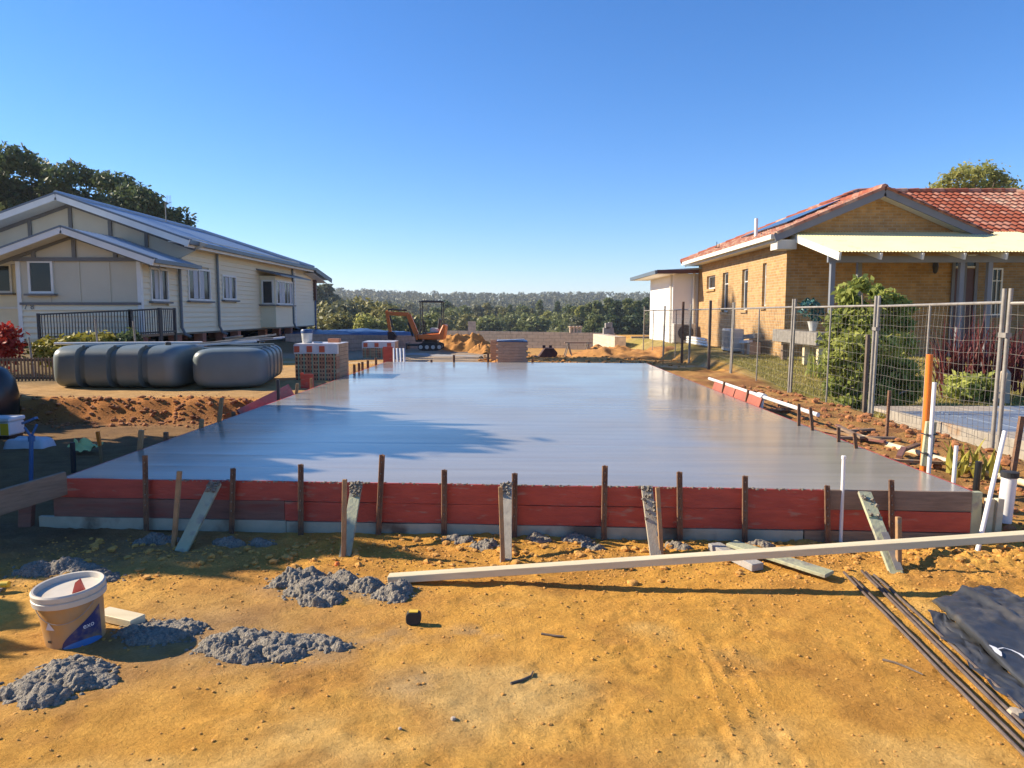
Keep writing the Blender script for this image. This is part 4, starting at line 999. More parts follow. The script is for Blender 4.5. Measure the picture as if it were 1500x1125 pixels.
def tile_mesh():
    b = MB(); w_, L_ = .24, .40; N = 8; vs = []
    for j, (yv, zo) in enumerate(((0, .058), (L_, .008))):
        for i in range(N + 1):
            u_ = i / N; z = .022 * math.sin(u_ * 2 * math.pi - .6) + zo; vs.append((u_ * w_ - w_ / 2, yv, z))
    for i in range(N + 1):
        u_ = i / N; vs.append((u_ * w_ - w_ / 2, 0, .022 * math.sin(u_ * 2 * math.pi - .6) + .058 - .05))
    fs = [(i, i + 1, N + 2 + i, N + 1 + i) for i in range(N)] + [(2 * N + 2 + i, 2 * N + 3 + i, i + 1, i) for i in range(N)]
    b.add(vs, fs); me_ = b.mesh('tile', fix=False)
    me_.polygons.foreach_set('use_smooth', np.ones(len(me_.polygons), bool))
    try: me_.set_sharp_from_angle(angle=R(50))
    except Exception: pass
    return me_
TILE = tile_mesh(); TILE.materials.append(MATS['roof_tile'])
TILE2 = TILE.copy(); TILE2.materials.clear(); TILE2.materials.append(MATS['tile_worn'])
tv = np.zeros(len(TILE.vertices) * 3, np.float32); TILE.vertices.foreach_get('co', tv); tv = tv.reshape(-1, 3); tf = [tuple(p_.vertices) for p_ in TILE.polygons]
def inpoly(x, y, q):
    r_ = False; j = len(q) - 1
    for i in range(len(q)):
        if (q[i][1] > y) != (q[j][1] > y) and x < (q[j][0] - q[i][0]) * (y - q[i][1]) / (q[j][1] - q[i][1]) + q[i][0]: r_ = not r_
        j = i
    return r_
cand = []
trng = random.Random(5)
for k in ('front', 'left', 'gable_right'):
    P = [Vector(p_) for p_ in planes[k]]; up = Vector(ups[k]).normalized(); nrm = (P[1] - P[0]).cross(P[2] - P[0]).normalized()
    if nrm.z < 0: nrm = -nrm
    ac = up.cross(nrm).normalized(); o0 = P[0]; q = [((p_ - o0).dot(ac), (p_ - o0).dot(up)) for p_ in P]
    us = [a for a, _ in q]; vs_ = [b_ for _, b_ in q]; M3 = Matrix((ac, up, nrm)).transposed()
    v = min(vs_)
    row = 0
    while v < max(vs_):
        u_ = min(us)
        while u_ < max(us):
            if inpoly(u_, v + .16, q):
                pos = o0 + ac * u_ + up * (v - .03) + nrm * .005
                cand.append((k, pos, M3, trng.uniform(-.012, .012)))
            u_ += .225
        v += .325; row += 1
front = [c for c in cand if c[0] == 'front']
front.sort(key=lambda c: abs(c[1].x - 13.0) + abs(c[1].y - 23) * .5)
keep = front[:295]; rest = front[295:] + [c for c in cand if c[0] != 'front']
for k, pos, M3, tw in keep:
    o = bpy.data.objects.new('tile', TILE if trng.random() < .72 else TILE2); COL.objects.link(o); o.parent = rh
    o.matrix_local = Matrix.Translation(pos - rh.location) @ (M3 @ Euler((tw * .5, 0, tw)).to_matrix()).to_4x4()
b = MB()
for k, pos, M3, tw in rest:
    A3 = M3 @ Euler((tw * .5, 0, tw)).to_matrix(); b.add([A3 @ Vector([float(c) for c in v_]) + pos for v_ in tv], tf)
o = b.build('tile_field', 'tile_worn', rh, fix=False); tag(o, kind='stuff'); shade(o, 50)
# ridge and hip cappings
YV = planes['left'][3]
for A, B in (((XR0, YRG, ZRG), (XR1, YRG, ZRG)), ((XR0, YRG, ZRG), YV), ((XR0, YRG, ZRG), (XE, YEB, ZEV)), ((XGR, yb_, ZGR), YV), ((XR1, YRG, ZRG), (21.75, YEF, ZEV))):
    A = Vector(A); B = Vector(B); n_ = int((B - A).length / .38)
    for i in range(n_):
        p_ = A.lerp(B, i / n_); q_ = A.lerp(B, (i + 1.08) / n_)
        MB().tube(p_ + Vector((0, 0, .02)), q_ + Vector((0, 0, .035)), .105, .115, 8).build('ridge_tile', 'roof_tile' if (i % 3) else 'tile_worn', rh, smooth=True)
for s in (XE, XGE):
    n_ = 8
    for i in range(n_):
        p_ = Vector((s, yb_ + .02, ZEV + .03)).lerp(Vector((XGR, yb_ + .02, ZGR + .03)), i / n_); q_ = Vector((s, yb_ + .02, ZEV + .03)).lerp(Vector((XGR, yb_ + .02, ZGR + .03)), (i + 1.05) / n_)
        MB().beam(p_, q_, .16, .07).build('verge_tile', 'tile_worn', rh)
# flue and solar panels on the left plane
q = D(1107, 352, 22.0); zt_ = D(1107, 320, 22.0).z
zroof = ZEV + (q.x - XE) * SLP
single(MB().tube((q.x, 22, zroof - .06), (q.x, 22, zt_), .05, n=12).tube((q.x, 22, zroof - .03), (q.x, 22, zroof + .05), .09, .06, 12), 'flue_pipe', 'white_pvc', 'white flue pipe rising from the tiled roof edge', 'pipe', smooth=True)
up = Vector(ups['left']).normalized(); nrm = Vector((-up.z, 0, up.x)); ac = Vector((0, 1, 0))
for k in range(4):
    c = Vector((XE, 21.6 + k * 1.05, ZEV)) + up * 1.9 + nrm * .11
    r_ = thing('solar_panel', 'dark solar panel in the row on the tiled roof', 'solar panel', c - nrm * .08, 'solar panels on the tiled roof')
    MB().box(c, (1.6, 1.0, .035), Matrix((up, ac, nrm)).transposed()).build('panel', 'solar_glass', r_)
    for s in (-.5, .5): MB().box(c + up * s - nrm * .045, (.04, 1.0, .05), Matrix((up, ac, nrm)).transposed()).build('mount_rail', 'galvanised', r_)
q = D(1053, 372, 26.0); single(MB().tube((q.x, 26, ZEV + (q.x - XE) * SLP - .05), (q.x, 26, q.z + .35), .014).box((q.x, 26, q.z + .22), (.3, .02, .02)).box((q.x - .08, 26, q.z + .32), (.02, .02, .2)), 'roof_aerial', 'dark_steel', 'small dark aerial on the far end of the tiled roof', 'aerial')

# white rear extension
we = thing('white_extension', 'small white rendered extension with flat grey roof behind the brick house', 'extension', (6.9, 31, .3))
xa = D(985, 450, 29.25).x
MB().box2((xa, 29.22, .1), (7.6, 34.0, 3.12)).build('wall', 'white_wall', we)
MB().poly([(xa - .75, 28.7, 3.18), (7.7, 28.7, 3.30), (7.7, 34.6, 3.30), (xa - .75, 34.6, 3.18)], (0, 0, .05)).build('roof', 'steel_roof', we)
MB().box2((xa - .83, 28.62, 3.08), (xa - .74, 34.7, 3.22)).build('gutter', 'gutter_grey', we)
MB().box2((xa - .74, 28.66, 3.10), (7.2, 28.70, 3.24)).build('fascia', 'door_brown', we)
MB().box2((xa - .72, 28.71, 3.08), (xa + .02, 34.6, 3.11)).build('soffit', 'white_wall', we)
MB().tube((xa - .05, 29.4, .3), (xa - .05, 29.4, 3.1), .045).build('downpipe', 'cream_timber', we)
MB().tube((7.12, 29.1, .3), (7.12, 29.1, 3.3), .05).build('downpipe', 'cream_timber', we)

# patio cover
pc = thing('patio_cover', 'cream corrugated patio cover on grey posts in front of the brick gable', 'patio cover', (10, 17.8, .35))
ZP0, ZP1 = 3.68, 2.93; YP0, YP1 = YG0 - .02, 16.6
xl0 = D(1228, 372, YP1).x; xr = 13.2
ribbed([(xl0, YP1, ZP1), (xr, YP1, ZP1), (xr, YP0, ZP0), (xl0, YP0, ZP0)], Vector((0, YP0 - YP1, ZP0 - ZP1)), Vector((0, -.27, 1)), pitch=.076, depth=.018).build('roof_sheet', 'cream_sheet', pc)
for k in range(8):
    x = xl0 + .02 + k * .93 if k else xl0 + .03
    MB().beam((x, YP1 - .02, ZP1 - .10), (x, YP0, ZP0 - .10), .05, .14 if k else .17).build('rafter', 'cream_timber', pc)
MB().beam((xl0, YP1 + .55, ZP1 - .12), (xr, YP1 + .55, ZP1 - .12), .07, .15).build('beam', 'post_grey', pc)
for px in (1217, 1256, 1405, 1446, 1560):
    yy = YP1 + .55 if px != 1256 else YP1 + 1.6
    q = D(px, 450, yy); MB().box2((q.x - .05, yy - .05, .1), (q.x + .05, yy + .05, ZP1 - .19 + (0 if px != 1256 else .2))).build('post', 'post_grey', pc)
# ================================================================ SITE OBJECTS
def gz(x, y): return HG(x, y)
# ---- water tanks
def tank(label, cx, cy, z, L, Dp, Hh, yaw, nb, lid=True):
    r = thing('water_tank', label, 'water tank', (cx, cy, z), 'grey water tanks on the dirt platform')
    r.rotation_euler = (0, 0, R(yaw))
    N = 32; b = MB(); xs = []
    ts = [0, .007, .022, .05, .09]
    band = [(k + 1) / (nb + 1) for k in range(nb)]
    for t in ts: xs.append((t, (1 - (1 - min(t / .09, 1)) ** 2.4) ** .5 * .30 + .70 if t < .09 else 1))
    g = .031
    for bt in band:
        for dt, s in ((-g - .008, 1.0), (-g, .86), (g, .86), (g + .008, 1.0)): xs.append((bt + dt, s))
    for t in reversed(ts): xs.append((1 - t, (1 - (1 - min(t / .09, 1)) ** 2.4) ** .5 * .30 + .70 if t < .09 else 1))
    vs = []
    for t, s in xs:
        for j in range(N):
            a = 2 * math.pi * j / N; ca, sa = math.cos(a), math.sin(a); e = 2 / 4.4
            y = math.copysign(abs(ca) ** e, ca) * Dp / 2 * s; zz_ = math.copysign(abs(sa) ** e, sa) * Hh / 2 * s + Hh / 2
            vs.append(((t - .5) * L, y, zz_))
    k = len(xs)
    fs = [(i * N + j, i * N + (j + 1) % N, (i + 1) * N + (j + 1) % N, (i + 1) * N + j) for i in range(k - 1) for j in range(N)]
    fs += [tuple(range(N - 1, -1, -1)), tuple(range((k - 1) * N, k * N))]
    b.add(vs, fs); o = b.build('shell', 'poly_tank', r, world=False, smooth=True)
    for bt in band:
        MB().tube(((bt - .5) * L, -Dp / 2 * .8, Hh * .97), ((bt - .5) * L, Dp / 2 * .8, Hh * .97), .03, n=8).build('moulded_rib', 'poly_tank', r, world=False)
    MB().lathe([(.05, 0), (.05, .05), (.03, .06)], 12, (L * .36, -Dp * .2, Hh - .01)).build('outlet', 'black_plastic', r, world=False)
    return r
zt = .30
x0, x1 = D(80, 572, 12.3).x, D(272, 572, 12.3).x
tank('long grey plastic water tank lying below the white pipe, three banded', (x0 + x1) / 2 - .12, 13.05, zt, x1 - x0 - .1, 1.55, .73, 0, 3)
tank('grey plastic water tank lying end-on beside the brick pallet, pale bundle on top', -4.98, 13.55, zt, 2.35, 1.22, .68, 100, 4)
b = MB(); a = D(95, 506, 13.2); c = D(300, 507, 13.4); b.tube((a.x, 12.9, 1.045), (c.x, 13.3, 1.045), .022, n=8)
single(b, 'plastic_pipe', 'white_pvc', 'long thin white pipe lying across the long water tank', 'pipe', smooth=True)
# bundle on the second tank
r = thing('wrapped_bundle', 'pale bundle of plastic-wrapped lengths lying on the end-on water tank', 'bundle', (-5.0, 13.5, .98))
rng = random.Random(4)
for k in range(7):
    y = 13.1 + k * .09; x_0 = -5.55 + rng.uniform(-.1, .1); dz = rng.uniform(0, .04)
    MB().beam((x_0, y, 1.0 + dz), (x_0 + rng.uniform(.9, 1.25), y + rng.uniform(.0, .5), 1.06 + dz + rng.uniform(0, .1)), .085, .03).build('length', ['bag_white', 'galvanised', 'wrap_white'][k % 3], r)
MB().beam((-5.1, 13.05, 1.12), (-5.05, 13.8, 1.14), .05, .04).build('tie', 'black_plastic', r)
# dark round thing at the far left
r = thing('black_tank', 'large round black plastic container in shade left of the long tank', 'container', (-7.6, 10.2, 0.1))
q = D(-34, 560, 10.4)
MB().lathe([(.05, .86), (.22, .84), (.37, .75), (.46, .6), (.50, .38), (.49, .12), (.45, .0)][::-1], 28, (q.x, 10.4, .02)).build('shell', 'black_plastic', r, smooth=True)
MB().lathe([(.12, .84), (.14, .86), (.13, .90), (.02, .91)], 16, (q.x, 10.4, .02)).build('lid', 'black_plastic', r)
# cooler box, bag, blue tool, lime thing, stakes in the shade on the left
q = on(2, 640); zq = q.z
r = thing('cooler_box', 'pale blue and white cooler box with yellow end in left shade', 'cooler', (q.x, q.y, zq))
w_, h_ = .42, .24
MB().box((q.x, q.y, zq + .12), (w_, .3, .17)).build('body', 'cooler_white', r, bevel=.015); MB().box((q.x, q.y, zq + .235), (w_ + .02, .32, .05)).build('lid', 'cooler_white', r, bevel=.012)
MB().box((q.x + .15, q.y - .152, zq + .12), (.10, .006, .15)).build('yellow_panel', 'yellow_plastic', r); MB().box((q.x - .05, q.y - .152, zq + .10), (.26, .005, .06)).build('green_stripe', 'lime_plastic', r)
MB().box((q.x, q.y, zq + .018), (w_ - .04, .26, .034)).build('foot', 'black_plastic', r)
q = on(44, 655)
me_ = mesh_np('cement_bag', *(lambda U, V: (np.stack([(U - .5) * .46, (V - .5) * .26, -.01 + .12 * (np.clip(1 - (2 * U - 1) ** 10, 0, 1) * np.clip(1 - (2 * V - 1) ** 10, 0, 1)) ** .5 + .02 * fbm(U * 5, V * 5, 3, 3)], -1).reshape(-1, 3), grid_faces(24, 16)))(*np.meshgrid(np.linspace(0, 1, 24), np.linspace(0, 1, 16))), smooth=True)
o = link('cement_bag', me_, 'bag_white'); o.location = (q.x, q.y, q.z + .0); tag(o, 'slumped white bag lying behind the blue steel stand in shade', 'bag')
q = on(45, 716); r = thing('steel_stand', 'blue steel stand with forked top standing in left shade', 'stand', (q.x, q.y, q.z))
tp = D(46, 640, q.y)
MB().tube((q.x, q.y, q.z - .03), (tp.x, q.y, tp.z), .018, n=10).build('pole', 'blue_paint', r, smooth=True)
f1 = D(36, 626, q.y); f2 = D(54, 622, q.y); f3 = D(34, 620, q.y); f4 = D(53, 612, q.y)
MB().tube(tp, f1, .011).build('fork', 'blue_paint', r); MB().tube(tp, f2, .011).build('fork', 'blue_paint', r)
MB().beam(f3, f4, .05, .02).build('head', 'blue_paint', r)
MB().lathe([(.0, .0), (.028, 0), (.028, .05), (0, .05)], 10, (tp.x, q.y, tp.z - .04)).build('collar', 'blue_paint', r)
q = on(108, 692); tp = D(106, 648, q.y)
single(MB().beam((q.x, q.y, q.z - .1), tp, .04, .03, up=(0, 1, 0)), 'timber_stake', 'dark_steel', 'dark stake standing just outside the left slab corner', 'stake', bevel=.003)
q = on(150, 678); tp = D(143, 632, q.y); r = thing('marker_stake', 'orange topped marker stake outside the left slab edge', 'stake', (q.x, q.y, q.z))
m1 = q.lerp(tp, .55); MB().beam((q.x, q.y, q.z - .05), m1, .024, .024, up=(0, 1, 0)).build('shaft', 'hardwood_stake', r); MB().beam(m1, tp, .03, .028, up=(0, 1, 0)).build('painted_top', 'orange_pvc', r)
q = on(127, 664); r = thing('lime_bundle', 'crumpled lime green sheet on the ground by the orange marker stake', 'sheet', (q.x, q.y, q.z))
U, V = np.meshgrid(np.linspace(0, 1, 16), np.linspace(0, 1, 12)); zc = .03 + .14 * np.abs(fbm(U * 3, V * 3, 3, 12)) + .05 * np.sin(V * 3)
o = link('sheet', mesh_np('sheet', np.stack([(U - .5) * .3, (V - .5) * .22, zc], -1).reshape(-1, 3), grid_faces(16, 12)), 'lime_plastic', r)
# stakes along left slab edge
LG = 'stakes along the left slab edge'
for tx, ty, bx, by, m_, lab in ((207, 630, 200, 655, 'hardwood_stake', 'leaning brown stake in shade outside the left slab edge'), (243, 633, 243, 645, 'rusty_steel', 'stub of steel stake just showing above the left slab edge'),
        (296, 614, 289, 627, 'hardwood_stake', 'short tilted stake at the foot of the dirt bank'), (325, 583, 316, 616, 'hardwood_stake', 'tall leaning stake against the dirt bank'),
        (342, 603, 342, 610, 'rusty_steel', 'low stub of stake by the leaning red board'), (407, 556, 408, 584, 'dark_steel', 'dark upright steel stake left of the brick pallet'),
        (436, 562, 430, 577, 'hardwood_stake', 'small slanting stake in front of the brick pallet'), (456, 554, 456, 572, 'hardwood_stake', 'orange brown stake against the red panel')):
    yq = (lambda e: e)(next(y for y in np.arange(5.4, 18, .01) if 750 + (slab_left(y) - .05) / y * F >= bx)); bo = D(bx, by, yq)
    single(MB().beam((bo.x, yq, min(.1, bo.z)), D(tx, ty, yq), .04, .035, up=(0, 1, 0)), 'timber_stake' if 'wood' in m_ else 'steel_stake', m_, lab, 'stake', LG, bevel=.003)
q0 = D(300, 626, 9.0); q1 = D(383, 590, 10.9)
single(MB().beam((slab_left(9.3) - .22, 9.3, .26), (slab_left(11.2) - .16, 11.2, .40), .025, .2, up=(-.5, 0, 1)), 'loose_formboard', 'red_ply', 'faded red form board leaning along the left slab edge by the bank', 'board', bevel=.003)
r = thing('red_formboard', 'upright red panel at the slab edge in front of the brick pallet', 'panel', (slab_left(12.6) - .1, 12.6, .25))
a = D(441, 548, 12.5); c = D(463, 548, 12.7); MB().box2((a.x, 12.5, .2), (c.x, 12.53, a.z)).build('board', 'red_ply', r); MB().box2((a.x - .02, 12.53, .2), (a.x + .03, 12.56, a.z + .02)).build('batten', 'wrap_red', r)
MB().box2((c.x - .06, 12.53, .2), (c.x - .02, 12.56, a.z - .03)).build('batten', 'brown_ply', r)
a = D(561, 508, 19.0); c = D(575, 508, 19.0); single(MB().box2((a.x, 19.0, .1), (c.x, 19.05, a.z)), 'red_formboard', 'red_ply', 'red panel standing behind the far left corner of the slab', 'panel')

# ---- brick pallets
def brick_end():
    """brick seen on the face with core holes"""
    b = MB(); w_, h_, d_ = .108, .072, .23
    b.box((0, 0, 0), (w_, d_, h_))
    return b.mesh('brick')
BRK = brick_end(); BRK.materials.append(MATS['brick_red'])
BRK2 = BRK.copy(); BRK2.materials.clear(); BRK2.materials.append(MATS['brick_tan'])
HOLE = MB().box((-.024, -.1155, 0), (.026, .003, .032)).box((.024, -.1155, 0), (.026, .003, .032)).mesh('core_hole_shade'); HOLE.materials.append(MATS['brick_core_dark'])  # dark plates on the brick face paint the shade inside core holes
def pallet(label, cx, yf, z0, nc, nr, dep, yaw, wrap, wrapm='wrap_white', holes=True, plain=None, straps=6):
    r = thing('brick_pallet', label, 'brick pallet', (cx, yf, z0)); r.rotation_euler = (0, 0, R(yaw)); pit, row = .112, .0765
    W = nc * pit; Ht = nr * row; rng = random.Random(int(cx * 100))
    MB().box((0, dep / 2 + .12, Ht / 2), (W - .03, dep - .24, Ht - .03)).build('brick_core', 'brick_core_dark', r, world=False)
    for j in range(nr):
        for i in range(nc):
            o = bpy.data.objects.new('brick', BRK if plain is None and rng.random() < .55 else BRK2); COL.objects.link(o); o.parent = r
            o.location = ((i - nc / 2 + .5) * pit, .115 + rng.uniform(-.006, .006), (j + .5) * row)
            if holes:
                h_ = bpy.data.objects.new('core_hole_shade', HOLE); COL.objects.link(h_); h_.parent = o
    # right-hand face: stretchers
    ns = int(dep / .24)
    for j in range(nr):
        for i in range(ns):
            MB().box((W / 2 - .055, .24 + (i + .5) * (dep - .24) / ns, (j + .5) * row), (.11, (dep - .24) / ns - .008, .070)).build('side_brick', 'brick_tan' if plain is None else plain, r, world=False)
    if plain is None:
        MB().box((0, dep / 2, Ht + .006), (W + .01, dep, .012)).build('top_sheet', 'wrap_white', r, world=False)
        sk = .17
        U, V = np.meshgrid(np.linspace(0, 1, 40), np.linspace(0, 1, 8)); dz = .006 + .012 * np.abs(fbm(U * 14, V * 3, 3, 4)) * V
        wv = link('plastic_wrap', mesh_np('wrap', np.stack([(U - .5) * (W + .03), -dz - .004, Ht - V * sk + .012 * fbm(U * 6, V * 0, 2, 5) * V], -1).reshape(-1, 3), grid_faces(40, 8)), 'wrap_white', r)
        for k in wrap:
            MB().box(((k - .5) * W, -.030, Ht - .085), (W * .13, .003, .115)).build('red_print', 'wrap_red', r, world=False)
        MB().box((W / 2 + .012, .05, Ht - .09), (.008, .10, .17)).build('plastic_wrap', 'wrap_white', r, world=False)
        for k in range(straps):
            x = (-.5 + (k + .5) / straps + rng.uniform(-.03, .03)) * W
            MB().box((x, -.005 - .012, Ht / 2 - .08), (.019, .003, Ht - .17)).build('strap', 'strap_green', r, world=False)
    return r, W, Ht
c = (D(430, 540, 13.8).x + D(496, 540, 13.8).x) / 2
pr, W1, H1 = pallet('strapped pallet of red bricks under red and white plastic with a bucket on top', c, 13.8, .30, 7, 9, 1.0, 0, (.06, .36, .66))
pr2, W2, H2 = pallet('strapped pallet of bricks in shade near the dark block wall', (D(531, 500, 21).x + D(577, 500, 21).x) / 2, 21.0, .07, 8, 9, .8, 0, (.1, .45, .85))
b3 = D(750, 520, 19.6)
r = thing('grey_brick_pallet', 'pallet of plain grey brown bricks standing at the far slab edge', 'brick pallet', (b3.x, 19.6, .2))
for j in range(8):
    for i in range(4):
        o = MB().box((b3.x + (i - 1.5 + (.25 if j % 2 else 0) - .125) * .2, 19.72, .2 + (j + .5) * .0765), (.196, .22, .073)).build('brick', 'brick_grey', r)
MB().box((b3.x, 20.05, .2 + .30), (.78, .45, .60)).build('brick_core', 'brick_grey', r)
MB().box((b3.x, 19.95, .2 + .63), (.82, .72, .025), (0.02, 0.02, 0)).build('blue_cover', 'tarp_blue', r); MB().box((b3.x - .03, 19.85, .2 + .66), (.72, .3, .02), (0, -.04, .1)).build('blue_cover', 'bag_white', r)
# things on pallet 1
zt_ = .30 + H1 + .014
q = D(450, 505, 14.2); r = thing('plastic_tub', 'white tub with dark blue lid on the wrapped brick pallet', 'tub', (q.x, 14.2, zt_))
MB().lathe([(.082, 0), (.09, .01), (.105, .2), (.105, .21)], 20, (q.x, 14.2, zt_)).build('body', 'machine_white', r, smooth=True); MB().lathe([(.112, .19), (.114, .24), (.10, .26), (.02, .265)], 20, (q.x, 14.2, zt_)).build('lid', 'tarp_blue', r, smooth=True)
q = D(491, 505, 14.6); o = bpy.data.objects.new('loose_brick', BRK); COL.objects.link(o); o.location = (q.x, 14.55, zt_ + .036); o.rotation_euler = (0, 0, R(80)); tag(o, 'loose red brick lying on the wrapped brick pallet', 'brick')
single(MB().box((D(466, 505, 14.2).x, 14.2, zt_ + .012), (.16, .2, .02), (0, .05, .3)), 'paper_bag', 'bag_white', 'folded white paper beside the tub on the brick pallet', 'paper')
q = D(724, 510, 21); r = thing('brick_pier', 'narrow red brown brick pier behind the grey brick pallet', 'pier', (q.x, 21.3, .1))
for j in range(9): MB().box((q.x, 21.3, .1 + (j + .5) * .079), (.23, .23, .073)).build('brick', 'brick_tan', r)

# ---- block walls at the back
def blockwall(label, a, c, ya_, yc_, zb, zt0, zt1, m_, th=.2, name='block_wall'):
    r = thing(name, label, 'wall', ((a + c) / 2, (ya_ + yc_) / 2, zb))
    d = Vector((c - a, yc_ - ya_, 0)).normalized(); nn = Vector((-d.y, d.x, 0)) * th
    b = MB(); b.add([(a, ya_, zb), (c, yc_, zb), (c, yc_, zt1), (a, ya_, zt0), (a + nn.x, ya_ + nn.y, zb), (c + nn.x, yc_ + nn.y, zb), (c + nn.x, yc_ + nn.y, zt1), (a + nn.x, ya_ + nn.y, zt0)],
                     [(0, 1, 2, 3), (5, 4, 7, 6), (3, 2, 6, 7), (0, 3, 7, 4), (1, 5, 6, 2), (0, 4, 5, 1)])
    b.build('blockwork', m_, r)
    MB().beam((a, ya_, zt0 + .025), (c, yc_, zt1 + .025), th + .04, .05).build('coping', 'block_wall' if m_ == 'block_work' else 'dry_concrete', r) if False else None
    return r
A = D(418, 489, 31); Bq = D(655, 489, 40)
blockwall('dark shaded block wall behind the brick pallets on the left', D(418, 489, 30).x, D(640, 489, 39).x, 30, 39, -.6, D(418, 489, 30).z, D(640, 492, 39).z, 'block_work')
blockwall('long brown grey block wall across the back of the site', D(640, 484, 46).x, D(900, 488, 42).x, 46, 42, -1.1, D(640, 484, 46).z, D(900, 488, 42).z, 'block_work')
blockwall('sunlit pale block wall end near the white extension', D(882, 489, 41.5).x, D(917, 493, 33).x, 41.5, 33.0, -.9, D(882, 489, 41.5).z, D(917, 493, 33).z, 'block_pale', th=-.5)
blockwall('far low wall behind the mesh fence by the extension', D(925, 494, 38).x, D(960, 494, 38).x, 38, 38, -.6, D(925, 493, 38).z, D(960, 493, 38).z, 'block_work')
q = D(692, 490, 44); single(MB().box2((q.x - .22, 43.3, -1.0), (q.x + .22, 43.7, D(692, 471, 43.5).z)), 'wall_pier', 'block_pale', 'tall block pier standing in front of the long back wall', 'pier')
WG = 'pale blocks on the back wall'
for i, px in enumerate((836, 841, 846, 850.5)):
    q = D(px, 484, 42.8); zt2 = lerp(D(640, 484, 46).z, D(900, 488, 42).z, .83)
    single(MB().lathe([(.05, 0), (.07, .02), (.075, .3), (.11, .33), (.11, .40), (.02, .41)], 10, (q.x, 42.98, zt2 - .03)), 'capped_pipe', 'block_pale', 'small pale capped pipe in the row on the back wall', 'pipe', WG)
for i, (px, py, s) in enumerate(((886, 488, .34), (891, 487, .34), (896, 488, .34), (889, 479, .3), (894, 478, .3))):
    q = D(px, py, 40.3); single(MB().box((q.x, 40.3, q.z + .12 - (.0 if py > 482 else .05)), (.19, .39, s)), 'concrete_block', 'dry_concrete', 'grey concrete block in the little stack on the sunlit wall end', 'block', 'blocks stacked on the wall end')
# blue tarpaulin spread behind the dark wall
U, V = np.meshgrid(np.linspace(0, 1, 50), np.linspace(0, 1, 30))
w0 = Vector((D(418, 489, 30).x, 30, 0)); w1 = Vector((D(640, 489, 39).x, 39, 0)); wd_ = (w1 - w0); wn_ = Vector((-wd_.y, wd_.x, 0)).normalized()
tt = .10 + .80 * U; oo = .35 + 3.6 * V
xx = w0.x + wd_.x * tt + wn_.x * oo; yy = w0.y + wd_.y * tt + wn_.y * oo
zz_ = .60 + .16 * np.abs(fbm(U * 6, V * 6, 4, 8)) + .12 * V
zz_ = zz_ - .5 * sstep(.05, 0, np.minimum(np.minimum(U, 1 - U), np.minimum(V, 1 - V)))
me_ = mesh_np('tarpaulin', np.stack([xx, yy, zz_], -1).reshape(-1, 3), grid_faces(50, 30), smooth=True); o = link('tarpaulin', me_, 'tarp_blue'); recenter(o); tag(o, 'blue tarpaulin spread over material behind the dark shaded wall', 'tarpaulin')

# ---- soil mounds
def mound(label, cx, cy, rx, ry, hh, seed, m_='mound_soil', nm='soil_mound', z=None, cat='soil mound', res=60, rough=.5):
    U, V = np.meshgrid(np.linspace(-1, 1, res), np.linspace(-1, 1, res)); rr = np.sqrt(U ** 2 + V ** 2) + .22 * fbm(U * 2 + seed, V * 2, 3, seed)
    zz_ = hh * np.clip(1 - rr ** 1.6, 0, 1) ** .8 * (1 + rough * fbm(U * 5 + seed, V * 5, 5, seed + 3)) - .04
    z0 = (macro(cx + U * rx, cy + V * ry)) if z is None else z
    me_ = mesh_np(nm, np.stack([U * rx, V * ry, zz_ + z0 - H(cx, cy) if z is None else zz_], -1).reshape(-1, 3), grid_faces(res, res), smooth=True)
    o = link(nm, me_, m_); o.location = (cx, cy, H(cx, cy) if z is None else z); return tag(o, label, cat)
q = D(683, 505, 36); mound('orange soil mound to the right of the excavator', q.x, 36, 1.75, 1.3, .78, 3, rough=.6)
q = D(712, 508, 33); mound('smaller orange soil heap behind the brick pier', q.x, 33, .8, .8, .42, 5, rough=.6)
q = D(905, 515, 27); mound('trampled soil heap below the sunlit wall end', q.x, 27, 2.0, 2.4, .45, 8)
q = D(640, 517, 28); mound('grey gravel patch spread in front of the excavator', q.x, 27.5, 2.6, 2.0, .10, 9, 'dry_concrete', cat='gravel heap')

# ---- mini excavator
EX = D(628, 512, 34); ez = H(EX.x, 34)
ex = thing('mini_excavator', 'orange mini excavator with black canopy and raised boom', 'excavator', (EX.x, 34, ez)); exl = Vector((EX.x, 34, ez))
def E(b, nm, m_, par=None, smooth=False, bevel=0.0):
    b.v = [(v[0] + exl.x, v[1] + exl.y, v[2] + exl.z) for v in b.v]; o = b.build(nm, m_, ex, smooth=smooth, bevel=bevel)
    if par is not None: o.parent = par
    return o
for y in (-.42, .42):
    pts = []; n_ = 20
    for i in range(n_):
        a = 2 * math.pi * i / n_; ca, sa = math.cos(a), math.sin(a); pts.append((.55 * math.copysign(min(1, abs(ca) * 1.15), ca) + .12, y - .13, .19 + .19 * math.copysign(min(1, abs(sa) * 1.1), sa)))
    tr = E(MB().poly(pts, (0, .26, 0)), 'track', 'black_rubber', bevel=.02)
    for k in range(4): E(MB().tube((-.3 + k * .28, y - .145, .17), (-.3 + k * .28, y + .145, .17), .09, n=12), 'roller', 'machine_white', tr)
E(MB().box((.1, 0, .36), (.7, .6, .14)), 'undercarriage', 'dark_steel', bevel=.02)
E(MB().lathe([(.3, .42), (.3, .50), (.02, .51)], 20, (.1, 0, 0)), 'slew_ring', 'dark_steel')
E(MB().poly([(-.42, -.5, .52), (.75, -.5, .50), (.80, -.5, .72), (.86, -.5, 1.18), (.70, -.5, 1.20), (.52, -.5, .80), (-.42, -.5, .74)], (0, 1.0, 0)), 'body', 'excavator_orange', bevel=.04)
E(MB().box((-.50, -.3, .62), (.12, .3, .26)), 'nose_cover', 'excavator_orange', bevel=.04)
